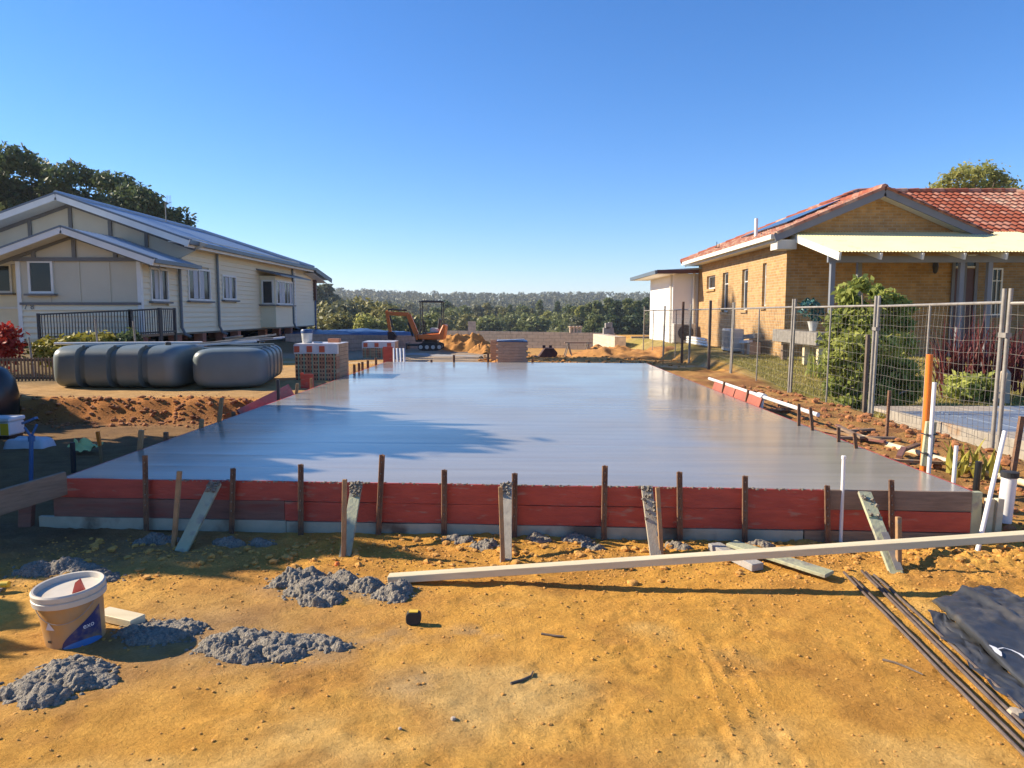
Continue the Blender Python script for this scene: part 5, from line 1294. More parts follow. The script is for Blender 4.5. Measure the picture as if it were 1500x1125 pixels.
E(MB().box((.15, 0, .78), (.75, .8, .06)), 'floor_plate', 'dark_steel')
st = E(MB().box((.30, 0, .92), (.42, .48, .22)), 'seat', 'machine_white', bevel=.04); E(MB().box((.50, 0, 1.2), (.1, .44, .5), (0, .15, 0)), 'backrest', 'dark_steel', st, bevel=.03)
for y in (-.22, .22): E(MB().tube((-.12, y, .8), (-.20, y, 1.25), .02).lathe([(.01, 1.22), (.035, 1.25), (.03, 1.33), (.01, 1.35)], 8, (-.20, y, 0)), 'control_lever', 'black_rubber')
cn = E(MB().box((.18, 0, 2.22), (1.12, 1.0, .06)).box((.18, 0, 2.265), (.9, .8, .03)), 'canopy', 'dark_steel', bevel=.02)
for x, y in ((-.32, -.44), (-.32, .44), (.66, -.44), (.66, .44)): E(MB().tube((x, y, .75 if x < 0 else 1.1), (x, y, 2.2), .026), 'canopy_post', 'dark_steel')
def exp_(px, py): v = D(px, py, 34) - exl; return Vector((v.x, -.05, v.z))
piv = exp_(612, 494); elb = exp_(598, 461); tipb = exp_(567, 459); stk = exp_(572, 487)
E(MB().beam(piv, elb + Vector((.02, 0, 0)), .18, .22), 'boom', 'excavator_orange', bevel=.02)
E(MB().beam(elb + Vector((.04, 0, .02)), tipb, .16, .17), 'boom', 'excavator_orange', bevel=.02)
E(MB().beam(tipb + Vector((0, 0, .12)), stk, .14, .15), 'stick', 'excavator_orange', bevel=.02)
E(MB().tube(piv + Vector((-.22, 0, .05)), piv.lerp(elb, .65) + Vector((-.16, 0, 0)), .045, n=8), 'hydraulic_cylinder', 'dark_steel'); E(MB().tube(elb + Vector((-.05, 0, .2)), tipb + Vector((.05, 0, .18)), .04, n=8), 'hydraulic_cylinder', 'dark_steel')
E(MB().tube(tipb + Vector((.14, 0, -.1)), stk + Vector((.14, 0, .15)), .035, n=8), 'hydraulic_cylinder', 'dark_steel')
E(MB().box(piv + Vector((.06, 0, -.08)), (.3, .24, .26)), 'swing_bracket', 'dark_steel', bevel=.02)
E(MB().poly([stk + Vector((-.10, -.22, .02)), stk + Vector((.16, -.22, .04)), stk + Vector((.30, -.22, -.16)), stk + Vector((.18, -.22, -.34)), stk + Vector((-.08, -.22, -.30))], (0, .44, 0)), 'bucket', 'rust_bucket')
E(MB().box((-.95, 0, .2), (.05, 1.1, .3)).box((-.7, -.3, .25), (.5, .08, .08)).box((-.7, .3, .25), (.5, .08, .08)), 'dozer_blade', 'dark_steel')
# spare bucket, sawhorse table
q = D(802, 519, 25); zq = H(q.x, 25)
r = thing('digging_bucket', 'rusty dark excavator bucket lying on the dirt behind the slab', 'bucket', (q.x, 25, zq))
MB().poly([(q.x - .34, 24.8, zq), (q.x + .28, 24.8, zq), (q.x + .34, 24.8, zq + .16), (q.x + .2, 24.8, zq + .32), (q.x - .1, 24.8, zq + .33)], (0, .5, 0)).build('shell', 'rust_bucket', r, bevel=.02)
for s in (-.12, .1): MB().box((q.x + s, 25.05, zq + .36), (.1, .12, .1)).build('lug', 'rust_bucket', r)
for k in range(4): MB().box((q.x - .40, 24.86 + k * .13, zq + .03), (.14, .05, .03), (0, .2, 0)).build('tooth', 'dark_steel', r)
a = D(829, 501, 26.5); c = D(864, 501, 26.5); zq = H(a.x, 26.5)
r = thing('trestle_table', 'plank laid on two metal trestles behind the slab', 'trestle', ((a.x + c.x) / 2, 26.5, zq))
MB().box2((a.x - .05, 26.35, a.z - .04), (c.x + .05, 26.65, a.z)).build('plank', 'grey_board', r)
for x in (a.x + .08, c.x - .08):
    MB().box((x, 26.5, a.z - .06), (.08, .6, .05)).build('head', 'galvanised', r)
    for sx in (-1, 1):
        for sy in (-1, 1): MB().tube((x, 26.5 + sy * .22, a.z - .07), (x + sx * .14, 26.5 + sy * .32, zq - .03), .018, n=6).build('leg', 'galvanised', r)
# far edge stakes of the slab
for px in (632, 665, 715, 780, 824, 863, 910, 938):
    yq = BL.y + .06; q = D(px, 520, yq); t_ = {632: 527, 665: 520, 715: 517, 780: 526, 824: 532, 863: 531, 910: 531, 938: 533}[px]
    single(star_picket((q.x, yq, max(D(px, t_, yq).z, .385)), (q.x, yq, .1), .05), 'steel_stake', 'rusty_steel', 'short steel stake along the far end of the slab', 'stake', 'stakes along the far slab end')
for px in (519, 526, 531, 539, 551):
    yq = next(y for y in np.arange(8, 19, .01) if 750 + (slab_left(y) - .06) / y * F >= px); q = D(px, 535, yq)
    single(star_picket((q.x, yq, .37 + .16), (q.x, yq, .1), .05), 'steel_stake', 'rusty_steel', 'short steel stake along the left slab edge beyond the brick pallet', 'stake', 'stakes along the far left slab edge')
# debris by far-left corner
q = D(583, 520, 19.6); r = thing('pipe_offcuts', 'pale plastic pipe offcuts leaning by the far slab corner', 'pipes', (q.x, 19.6, .2))
for k in range(4): MB().tube((q.x - .1 + k * .09, 19.6, .22), (q.x - .16 + k * .09, 19.9, .62), .032, n=8).build('pipe', 'bag_white', r)
# ================================================================ MESH FENCE ON THE RIGHT
fp = [(5.55, 4.9), (4.97, 7.5), (5.2, 10.6), (4.88, 12.9), (5.0, 16.8), (4.95, 20.6), (5.05, 24.6), (4.95, 27.9)]
fl = ['temporary mesh fence panel running off beyond the purple leaved plant', 'temporary mesh fence panel by the orange pipe with the thin middle upright',
      'temporary mesh fence panel right in front of the bushy shrub', 'temporary mesh fence panel in front of the grey planter box',
      'temporary mesh fence panel in front of the brick side wall windows', 'temporary mesh fence panel by the air conditioner on the white wall', 'farthest temporary mesh fence panel beside the white extension']
for i in range(len(fp) - 1):
    a = Vector((*fp[i], 0)); c = Vector((*fp[i + 1], 0)); rng = random.Random(i)
    d = (c - a).normalized(); a2 = a + d * .045; c2 = c - d * .045
    za = min(gz(a2.x, a2.y), .2); zc = min(gz(c2.x, c2.y), .2)
    zr0, zr1 = 1.68, 1.67
    r = thing('fence_panel', fl[i], 'fence panel', ((a.x + c.x) / 2, (a.y + c.y) / 2, min(za, zc)), 'temporary fence panels along the lawn')
    ln = Vector((.03, 0, 0)); 
    MB().tube((a2.x, a2.y, za - .05), (a2.x + .03, a2.y, 1.82), .021, n=10).build('post', 'galvanised', r, smooth=True)
    MB().tube((c2.x, c2.y, zc - .05), (c2.x + .03, c2.y, 1.82), .021, n=10).build('post', 'galvanised', r, smooth=True)
    MB().tube((a2.x + .03, a2.y, zr0), (c2.x + .03, c2.y, zr1), .017, n=8).build('top_rail', 'galvanised', r, smooth=True)
    m_ = a2.lerp(c2, .5); MB().tube((m_.x, m_.y, gz(m_.x, m_.y) + .02), (m_.x + .02, m_.y, zr0 - .01), .013, n=8).build('upright', 'galvanised', r, smooth=True)
    b = MB(); L = (c2 - a2).length; nv = int(L / .10); nh = 11; wr = .0019 if a.y < 14 else .0026
    def wp(t, z):
        q = a2.lerp(c2, t); return Vector((q.x + .01 + .02 * (z / 1.7) + .012 * math.sin(t * 9 + z * 5 + i), q.y, z + .012 * math.sin(t * 14 + i)))
    for k in range(1, nv):
        t = k / nv; b.path([wp(t, lerp(lerp(za, zc, t) + .08, zr0, s)) for s in (0, .25, .5, .75, 1)], wr, 4)
    for k in range(nh):
        s = k / nh; b.path([wp(t, lerp(lerp(za, zc, t) + .08, zr0, s)) for t in np.linspace(0, 1, 9)], wr, 4)
    tag(b.build('wire_mesh', 'wire', r, fix=False), kind='stuff')
    if i in (0, 1): MB().box((c2.x + .02, c2.y + .04, 1.35), (.06, .12, .05)).build('clamp', 'galvanised', r)
RG = 'timber posts propping the mesh fence'
for px, ty, by, yq, w_, lab in ((1272, 490, 622, 10.45, .05, 'weathered hardwood post tied to the fence before the bushy shrub'), (1041, 440, 549, 17.9, .06, 'stout post against the fence near the far brick window'), (1001, 442, 536, 20.5, .06, 'dark post against the fence near the air conditioner'),
        (1303, 572, 665, 8.2, .03, 'dark picket standing between the slab and the shrub fence')):
    q = D(px, ty, yq); single(MB().beam((q.x - .01, yq, gz(q.x, yq) - .1), q, w_, w_, up=(0, 1, 0)), 'timber_post', 'rusty_steel' if px in (1001, 1303) else 'bark', lab, 'post', RG, bevel=.004)
# ---- right side pipes
o1 = on(1350, 690); tp = D(1362, 519, 6.1)
r = thing('orange_pipe', 'tall orange conduit pipe strapped to a timber post at the slab edge', 'pipe', (o1.x, 6.1, .2))
bo = D(1352, 692, 6.1); MB().tube((bo.x, 6.1, .1), (tp.x, 6.1, tp.z), .027, n=14).build('pipe', 'orange_pvc', r, smooth=True)
pa = D(1354, 682, 6.06); pb = D(1362, 617, 6.06); MB().beam((pa.x, 6.04, pa.z), (pb.x, 6.04, pb.z), .085, .03, up=(0, 1, 0)).build('timber_post', 'treated_timber', r, bevel=.003)
for t in (.3, .72):
    q = Vector((pa.x, 6.04, pa.z)).lerp(Vector((pb.x, 6.04, pb.z)), t); MB().box(q + Vector((0, 0, 0)), (.10, .09, .008)).build('tie_wire', 'dark_steel', r)
PG = 'white plastic pipes by the slab'
def pipe(tx, ty, bx, by, yb, yt, rad, lab, zb=None, cap=False):
    bo = D(bx, by, yb); tp = D(tx, ty, yt)
    b = MB().tube(bo, tp, rad, n=12)
    if cap: b.lathe([(rad * 1.25, 0), (rad * 1.25, .02), (.01, .022)], 12, tp - Vector((0, 0, .01)))
    single(b, 'white_pipe', 'white_pvc', lab, 'pipe', PG, smooth=True)
pipe(1369, 560, 1360, 697, 6.0, 6.02, .017, 'white pipe strapped beside the tall orange conduit')
pipe(1401, 653, 1396, 715, 5.5, 5.5, .015, 'short white pipe standing at the slab corner edge', )
pipe(1236, 670, 1231, 803, 4.92, 4.95, .0125, 'slim white pipe standing in front of the formwork', cap=True)
pipe(1472, 632, 1430, 815, 4.72, 5.0, .015, 'long white pipe leaning by the right formwork corner')
q = on(1470, 745); r = thing('stormwater_pipe', 'wide white drain pipe upright with black cap in the dirt', 'pipe', (4.0, 5.4, .0))
bo = D(1471, 755, 5.3); tp = D(1479, 697, 5.3); MB().tube((bo.x, 5.3, bo.z - .05), tp, .05, n=18).build('pipe', 'white_pvc', r, smooth=True); MB().lathe([(.058, -.01), (.06, .03), (.03, .034)], 18, tp).build('cap', 'black_rubber', r)
q = D(1432, 700, 5.6); single(MB().tube((q.x - .01, 5.6, .15), D(1434, 676, 5.6), .024, n=10), 'rubber_hose', 'black_plastic', 'stub of black corrugated conduit at the right slab corner', 'conduit', smooth=True)
q = D(1489, 640, 6.3); single(MB().beam((q.x - .03, 6.3, 0), D(1497, 610, 6.3), .04, .03, up=(0, 1, 0)), 'steel_stake', 'rusty_steel', 'red brown stake by the capped drain pipe', 'stake')
for px, lab in ((1448, 'pale timber peg by the right formwork corner'), (1462, 'second pale timber peg, beside the wide drain pipe')):
    q = D(px, 740, 5.1); single(MB().box((q.x, 5.1, .12), (.055, .04, .3), (0, .05, .2)), 'timber_peg', 'pine_timber', lab, 'peg', bevel=.003)
# white pipe run along the right slab edge, with tee
ptA = Vector((slab_right(13.0) + .30, 13.0, .42)); ptB = Vector((slab_right(9.6) + .34, 9.6, .41)); ptC = Vector((slab_right(6.2) + .95, 6.0, .22)); ptD = Vector((4.6, 4.6, .12))
r = thing('drain_pipe_run', 'long white drain pipe run with tee joint beside the right slab edge', 'pipe', (ptB.x, ptB.y, .3))
MB().tube(ptA, ptB, .025, n=14).build('pipe', 'white_pvc', r, smooth=True); MB().tube(ptB, ptB + Vector((.1, -1.0, -.03)), .025, n=14).build('pipe', 'white_pvc', r, smooth=True)
jt = ptA.lerp(ptB, .80); MB().tube(jt + Vector((0, .12, 0)), jt - Vector((0, .12, 0)), .046, n=14).tube(jt, jt - Vector((.02, 0, .22)), .044, n=14).build('tee_joint', 'white_pvc', r, smooth=True)
single(MB().tube(ptB + Vector((.32, -1.3, -.20)), ptD, .03, n=10), 'timber_rail', 'pine_timber', 'pale round rail lying along the dirt below the concrete edging', 'rail', smooth=True)
r = thing('red_formboards', 'row of red form boards standing under the white drain pipe', 'boards', (slab_right(10.5) + .15, 10.5, .2))
for k in range(2):
    y0 = 12.0 - k * 1.2; MB().beam((slab_right(y0) + .12, y0, .40), (slab_right(y0 - 1.25) + .12, y0 - 1.15, .39), .02, .13, up=(.3, 0, 1)).build('board', 'faded_red', r)
    MB().box((slab_right(y0 - .6) + .10, y0 - .6, .38), (.03, .03, .26), (0, .15, 0)).build('peg', 'rusty_steel', r)
for k, (px, lab) in enumerate(((1195, 'rusty peg leaning at the right slab edge by broken timber'), (1213, 'leaning rust red peg at the right slab edge, right of its twin'), (1258, 'short rusty peg poking from the dirt by the right slab edge'), (1283, 'slanted rusty peg by the dirt and concrete edging'))):
    yq = next(y for y in np.arange(18, 4, -.01) if 750 + (slab_right(y) + .08) / y * F >= px); q = D(px, 0, yq)
    single(star_picket((q.x - .02, yq, .37 + (.24 if k < 2 else .14)), (q.x + .05 * (k % 2), yq, .05), .03), 'steel_stake', 'rusty_steel', lab, 'stake')
# broken timber and offcuts on the right strip
rng = random.Random(12)
for k in range(11):
    y = rng.uniform(6.6, 10.4); x = slab_right(y) + rng.uniform(.35, 1.0); L = rng.uniform(.3, .9); a = rng.uniform(0, 3.14); z = gz(x, y) + .05
    single(MB().beam((x - math.cos(a) * L / 2, y - math.sin(a) * L / 2, z), (x + math.cos(a) * L / 2, y + math.sin(a) * L / 2, z + rng.uniform(-.02, .06)), .05, .025), 'timber_offcut', ['grey_board', 'hardwood_stake', 'brown_ply', 'rusty_steel'][k % 4],
           ['grey timber offcut in the broken wood along the right slab edge', 'brown timber offcut in the broken wood along the right slab edge', 'dark timber offcut in the broken wood along the right slab edge', 'rust brown scrap in the broken wood along the right slab edge'][k % 4], 'offcut', 'broken timber along the right slab edge')
# concrete edging sleepers and paving beyond
pe = [Vector((5.28, 10.2)), Vector((5.36, 8.4)), Vector((5.55, 6.6)), Vector((5.9, 4.8)), Vector((6.4, 3.0))]
r = thing('concrete_edging', 'low concrete sleeper edging between the dirt and the paved path', 'edging', (5.4, 8.4, 0))
for i in range(4):
    a, c = pe[i], pe[i + 1]; MB().beam((a.x, a.y, .06), (c.x, c.y, .06), .07, .34).build('sleeper', 'sleeper_concrete', r, bevel=.006)
pv = thing('garden_path', 'paved path painted blue grey for shade, between the lawn and the concrete edging', 'path', (7, 8.5, .1))
rng = random.Random(3)
for j in range(5):
    for i in range(9):
        x0_ = 5.45 + i * .62 + .06 * j; y0_ = 10.9 - j * .62
        tan = (j == 0 and i < 3) or (j == 4) or (j == 1 and i == 5)  # tan pavers are the lit ones; blue ones carry shade in their colour
        MB().box((x0_ + .3, y0_, .135 + rng.uniform(-.003, .003)), (.606, .606, .05)).build('paver', 'paver_tan' if tan else 'paver_blue_shade', pv, bevel=.004)
# planter bench, pot, heat pump, gutter stock against the brick house
yq = 19.0; a = D(1142, 500, 18.7); c = D(1207, 512, 16.9)
r = thing('planter_bench', 'long grey metal planter bench on posts by the brick wall', 'bench', ((a.x + c.x) / 2, 17.8, .4))
MB().beam((a.x, 18.7, 1.02), (c.x, 16.9, .98), .42, .30).build('trough', 'galvanised', r, bevel=.01)
for t in (.12, .62, .92):
    q = Vector((a.x, 18.7, 0)).lerp(Vector((c.x, 16.9, 0)), t); MB().box((q.x, q.y, .55), (.12, .12, .70)).build('leg', 'pine_timber' if t > .5 else 'grey_board', r)
q = D(1190, 494, 17.6); r = thing('potted_plant', 'pale pot with teal leaved plant standing on the planter bench', 'potted plant', (q.x, 17.6, 1.15))
MB().lathe([(.07, 1.15), (.12, 1.36), (.13, 1.38), (.02, 1.37)], 14, (q.x, 17.6, 0)).build('pot', 'machine_white', r, smooth=True)
V_, F_, T_ = leaves([(-.12, 0, .62, .22, .2, .22), (.1, 0, .45, .16, .16, .2)], 260, .07, 3); me_ = leafmesh('foliage', V_, F_, T_); o = link('foliage', me_, 'pot_teal', r); o.location = (0, 0, -.05)
q = D(1073, 505, 22.2); r = thing('air_conditioner', 'grey air conditioner unit standing against the brick side wall', 'air conditioner', (q.x, 22.2, .42))
MB().box((q.x, 22.2, .42 + .36), (.40, .9, .66)).build('casing', 'machine_white', r, bevel=.02); MB().box((q.x - .21, 22.2, .80), (.012, .74, .5)).build('grille', 'galvanised', r)
for s in (-.3, .3): MB().box((q.x, 22.2 + s, .42 + .02), (.4, .06, .05)).build('foot', 'black_rubber', r)
q = D(1000, 500, 29.0); r = thing('heat_pump', 'white outdoor fan unit in front of the white extension', 'heat pump', (q.x, 28.9, .35))
MB().box((q.x, 28.9, .35 + .45), (.85, .34, .75)).build('casing', 'machine_white', r, bevel=.02)
MB().tube((q.x + .05, 28.74, .82), (q.x + .05, 28.70, .82), .30, n=24).build('fan_guard', 'dark_steel', r)
for s in (-.3, .3): MB().box((q.x + s, 28.9, .38), (.08, .34, .1)).build('foot', 'black_rubber', r)
r = thing('pipe_stack', 'bundle of white pipes and guttering stacked against the brick side wall', 'pipes', (6.9, 21, .45))
for k in range(6):
    z = .5 + .09 * (k % 3); x = 6.55 + .1 * (k // 3); MB().tube((x, 24.5 + .2 * k, z), (x, 27.6, z), .05, n=8).build('pipe', 'white_pvc', r, smooth=True)
MB().beam((6.85, 20.6, .95), (6.95, 23.2, .80), .14, .12).build('gutter_length', 'galvanised', r); MB().beam((6.72, 20.8, .78), (6.8, 22.6, .70), .12, .08).build('gutter_length', 'white_pvc', r)
for y in (20.9, 21.4): MB().box((6.85, y, .58), (.3, .25, .36)).build('support_block', 'brick_grey', r)

# ================================================================ VEGETATION
def put(me_, m_, name, loc, label, cat, group=None, trunk=None, tm='bark', rz=0, s=1.0, crown='crown'):
    r = thing(name, label, cat, loc, group); r.rotation_euler = (0, 0, rz); r.scale = (s, s, s)
    link(crown, me_, m_, r)
    if trunk is not None: link('trunk' if cat == 'tree' else 'stem', trunk, tm, r)
    return r
def treekit(h, r_, seed, n, leaf, h0=.25, nb=26, top=.6, br=.36, squash=.7, tr=None, shell=.5):
    bl = crown_blobs(h * h0, h * .94, r_, nb, seed, top, squash, br)
    V_, F_, T_ = leaves(bl, n, leaf, seed, shell=shell); cm = leafmesh('crown', V_, F_, T_)
    tr = tr or h * .022; b = MB(); fk = h * (h0 + .12)
    b.path([(0, 0, -.3), (tr * .3, 0, fk * .5), (0, tr * .4, fk), (0, 0, h * .75)], [tr * 1.25, tr, tr * .8, tr * .2], 8); limbs(b, bl, tr, fk, seed)
    return cm, b.mesh('trunk', fix=False)
# big dark tree behind the weatherboard house
q = D(60, 300, 50)
bl = []
rng = random.Random(21)
outl = [(-60, 232), (0, 232), (18, 226), (45, 236), (62, 246), (90, 252), (112, 244), (135, 256), (160, 258), (180, 268), (200, 282), (215, 290), (228, 305), (240, 312), (256, 318), (-30, 260), (30, 270), (80, 275), (120, 285), (160, 300), (190, 310), (10, 300), (60, 300), (100, 310), (140, 318), (210, 322), (-50, 300), (240, 330)]
for px, py in outl:
    p_ = D(px, py + 12, 50 + rng.uniform(-3, 3)); s = rng.uniform(.75, 1.25); bl.append((p_.x - q.x, p_.y - 50, p_.z, s * 1.15, s * 1.2, s * .85))
for k in range(26):
    px = rng.uniform(-80, 235); p_ = D(px, rng.uniform(262 + max(0, px - 60) * .28, 345), 50 + rng.uniform(-3.5, 3.5)); s = rng.uniform(.9, 1.5); bl.append((p_.x - q.x, p_.y - 50, p_.z, s * 1.2, s * 1.2, s))
V_, F_, T_ = leaves(bl, 42000, .19, 5, shell=.3)
b = MB(); b.path([(0, 0, -1), (.2, 0, 4), (0, .2, 7)], [.6, .5, .35], 10)
for k in bl[::4]: b.path([(0, 0, 3.5), (k[0] * .5, k[1] * .5, 3.5 + (k[2] - 3.5) * .6), k[:3]], [.28, .16, .05], 6)
put(leafmesh('crown', V_, F_, T_), 'leaf_dark', 'broad_tree', (q.x, 50, .2), 'broad dark evergreen tree rising behind the weatherboard house', 'tree', None, b.mesh('trunk', fix=False))
cm, tm_ = treekit(9.3, 2.4, 33, 6000, .16, .3, 24); q = D(-8, 300, 42)
put(cm, 'leaf_light', 'light_tree', (q.x - .8, 42, .3), 'yellow green tree in front of the broad dark tree by the house gable', 'tree', None, tm_)
q = D(1430, 290, 46); bl = []; rng = random.Random(77)
for px, py, sz in ((1372, 276, .55), (1385, 266, .6), (1400, 256, .6), (1415, 250, .55), (1430, 256, .7), (1445, 249, .55), (1460, 257, .7), (1476, 268, .6), (1488, 280, .5), (1395, 280, .8), (1420, 275, .9), (1450, 275, .9), (1470, 288, .8), (1410, 295, 1), (1440, 300, 1.1), (1380, 292, .7), (1500, 290, .5)):
    p_ = D(px, py, 46 + rng.uniform(-1.2, 1.2)); bl.append((p_.x - q.x, p_.y - 46, p_.z - .6, sz * .9, sz * .9, sz * .8))
V_, F_, T_ = leaves(bl, 6500, .13, 37, shell=.3, spread=.3); b = MB(); b.path([(0, 0, -.5), (.1, 0, 3), (0, 0, 6)], [.3, .24, .15], 8)
for k in bl[::2]: b.path([(0, 0, 4), (k[0] * .5, k[1] * .5, 4 + (k[2] - 4) * .6), k[:3]], [.12, .07, .02], 6)
put(leafmesh('crown', V_, F_, T_), 'leaf_light', 'feathery_tree', (q.x, 46, .6), 'feathery yellow green tree rising behind the tiled roof', 'tree', None, b.mesh('trunk', fix=False))
q = D(1510, 300, 50); cm, tm_ = treekit(8.6, 2.0, 38, 4000, .15, .3, 24, shell=.3); put(cm, 'leaf_gum', 'gum_tree', (q.x + .6, 50, .9), 'bluish gum tree just right of the feathery tree behind the tiled roof', 'tree', None, tm_)
# trees outside the view on the sun side; they shade the left of the site
for (x, y, h, r_, sd_, n, h0, lab) in ((-9.3, 8.7, 5.35, 2.1, 51, 9000, .10, 'dense rounded tree left of the tank platform shading the slab'), (-8.6, 6.7, 3.8, 1.7, 52, 9000, .05, 'dense bushy tree shading the front left slab corner'),
        (-8.3, 5.3, 2.75, 1.4, 53, 8000, .04, 'low bushy tree on the left boundary near the front yard'), (-11.4, 10.9, 2.3, 1.5, 54, 7000, .06, 'bushy tree beside the black plastic container'), (-6.6, 4.05, 2.05, .9, 55, 6000, .03, 'low shrub on the left boundary of the front yard')):
    cm, tm_ = treekit(h, r_, sd_, n, .26, h0, 40, .7, .46, .8, shell=.1); put(cm, 'leaf_green', 'boundary_tree', (x, y, H(x, y)), lab, 'tree', 'trees on the left boundary', tm_)
bl = [(rngx, rngy, z, 1.1, 1.1, 1.3) for rngx, rngy, z in ((0, 0, 17.6), (.6, -2.2, 16.4), (-.4, 2.0, 16.5), (0, -3.6, 15.4), (.2, 3.6, 18.6), (.2, -1.0, 15.0), (-.3, 1.0, 14.4))]
V_, F_, T_ = leaves(bl, 6000, .2, 8, shell=.2); b = MB(); b.path([(0, 0, -.5), (.1, 0, 8), (0, 0, 17)], [.35, .25, .1], 8); limbs(b, bl, .25, 11, 3)
put(leafmesh('crown', V_, F_, T_), 'leaf_gum', 'tall_gum', (-23.5, 27.4, .4), 'tall slender gum tree far left whose shade falls on the brick wall', 'tree', None, b.mesh('trunk', fix=False), 'pale_bark')
# trees across the river
kits = {}
def kit(k):
    if k not in kits:
        p_ = {'gum': (10, 3.2, 2600, .40, .34, 22, .5, .34, .6), 'gum2': (11, 2.8, 2300, .40, .40, 18, .5, .36, .6), 'round': (8, 3.4, 2600, .40, .14, 24, .7, .40, .8), 'bush': (4, 2.6, 1800, .30, .05, 20, .8, .42, .8), 'tall': (12, 3.0, 2800, .40, .2, 24, .6, .36, .8)}[k]
        kits[k] = treekit(p_[0], p_[1], 70 + len(kits), p_[2], p_[3], p_[4], p_[5], p_[6], p_[7], p_[8], shell=.35)
    return kits[k]
KL = {'gum': ('gum_tree', 'open crowned gum tree in the belt across the river'), 'gum2': ('gum_tree', 'slender gum tree in the belt across the river'), 'round': ('round_tree', 'rounded tree in the belt across the river'), 'bush': ('bush', 'low bush on the near river bank behind the site'), 'tall': ('tall_tree', 'tall tree in the belt across the river')}
def far(px, top_y, Y_, k, m_, sx=1.0):
    cm, tm_ = kit(k); hh = {'gum': 10, 'gum2': 11, 'round': 8, 'bush': 4, 'tall': 12}[k]
    x = (px - 750) / F * Y_; z0 = H(x, Y_); zt_ = D(px, top_y, Y_).z; s = (zt_ - z0) / (hh * .98)
    mk = (k, m_)
    me_ = cm
    if mk not in kits:
        me_ = cm.copy(); me_.materials.clear(); me_.materials.append(MATS[m_]); tt_ = tm_
        kits[mk] = me_
    me_ = kits[mk]
    r = thing(KL[k][0], KL[k][1] + {'leaf_olive': ', olive crowned', 'leaf_gum': ', grey green crowned', 'leaf_green': ', fresh green crowned', 'leaf_dark': ', dark crowned', 'leaf_light': ', yellow green crowned'}[m_], 'bush' if k == 'bush' else 'tree', (x, Y_, z0), 'trees and bushes across the river')
    r.rotation_euler = (0, 0, random.uniform(0, 6.28)); r.scale = (s * sx, s * sx, s)
    o = bpy.data.objects.new('crown', me_); COL.objects.link(o); o.parent = r
    if not tm_.materials: tm_.materials.append(MATS['bark'])
    o = bpy.data.objects.new('trunk' if k != 'bush' else 'stem', tm_); COL.objects.link(o); o.parent = r
random.seed(19)
for a in ((640, 452, 180, 'round', 'leaf_green', 1.2), (683, 450, 200, 'round', 'leaf_green', 1.1), (738, 452, 195, 'round', 'leaf_olive', 1.1), (765, 449, 205, 'round', 'leaf_green', 1.2), (690, 465, 170, 'bush', 'leaf_olive', 1.4), (720, 467, 165, 'bush', 'leaf_green', 1.5), (785, 466, 165, 'bush', 'leaf_green', 1.5), (655, 466, 160, 'bush', 'leaf_olive', 1.5), (468, 420, 150, 'gum2', 'leaf_gum', 1), (482, 417, 170, 'gum2', 'leaf_gum', 1.2), (455, 425, 160, 'gum', 'leaf_gum', 1),
          (494, 452, 105, 'bush', 'leaf_olive', 1.2), (512, 447, 100, 'bush', 'leaf_gum', 1.1), (530, 450, 108, 'bush', 'leaf_olive', 1.1), (546, 446, 112, 'bush', 'leaf_olive', 1.2), (562, 452, 104, 'bush', 'leaf_olive', 1.2), (578, 456, 100, 'bush', 'leaf_olive', 1.2), (503, 463, 92, 'bush', 'leaf_olive', 1.4), (540, 465, 90, 'bush', 'leaf_light', 1.2), (572, 467, 90, 'bush', 'leaf_green', 1.5), (600, 463, 96, 'bush', 'leaf_olive', 1.3), (622, 464, 100, 'bush', 'leaf_green', 1.3), (520, 458, 120, 'bush', 'leaf_green', 1.3),
          (653, 443, 210, 'round', 'leaf_dark', 1.1), (668, 455, 190, 'bush', 'leaf_green', 1.4), (700, 447, 215, 'gum', 'leaf_gum', 1.1), (714, 444, 225, 'gum', 'leaf_olive', 1), (727, 450, 205, 'gum2', 'leaf_gum', 1.2), (748, 446, 220, 'tall', 'leaf_green', 1), (752, 462, 190, 'bush', 'leaf_green', 1.2),
          (778, 452, 210, 'gum2', 'leaf_olive', 1.2), (790, 439, 235, 'tall', 'leaf_green', 1.1), (803, 457, 195, 'round', 'leaf_light', 1.2), (815, 441, 230, 'tall', 'leaf_dark', 1), (822, 462, 185, 'bush', 'leaf_green', 1.3),
          (836, 450, 170, 'round', 'leaf_green', 1.1), (850, 447, 160, 'tall', 'leaf_light', 1.1), (862, 443, 165, 'tall', 'leaf_green', 1.2), (876, 440, 160, 'tall', 'leaf_green', 1.2), (890, 436, 165, 'tall', 'leaf_green', 1.2), (904, 440, 155, 'tall', 'leaf_dark', 1.2), (918, 437, 160, 'tall', 'leaf_green', 1.3), (932, 440, 155, 'tall', 'leaf_green', 1.2), (945, 436, 165, 'tall', 'leaf_dark', 1.2), (870, 462, 140, 'round', 'leaf_green', 1.3), (895, 463, 138, 'round', 'leaf_dark', 1.4), (925, 462, 138, 'round', 'leaf_dark', 1.5), (845, 466, 145, 'round', 'leaf_gum', 1.3), (955, 460, 140, 'round', 'leaf_green', 1.3)):
    far(*a)
for k in range(34):
    px = 440 + k * 16 + random.uniform(-5, 5); Y_ = random.uniform(290, 380)
    far(px, random.uniform(445, 456) - (4 if px < 620 else 0), Y_, random.choice(['gum', 'gum2', 'round', 'tall']), random.choice(['leaf_gum', 'leaf_gum', 'leaf_green', 'leaf_olive']), 1.3)
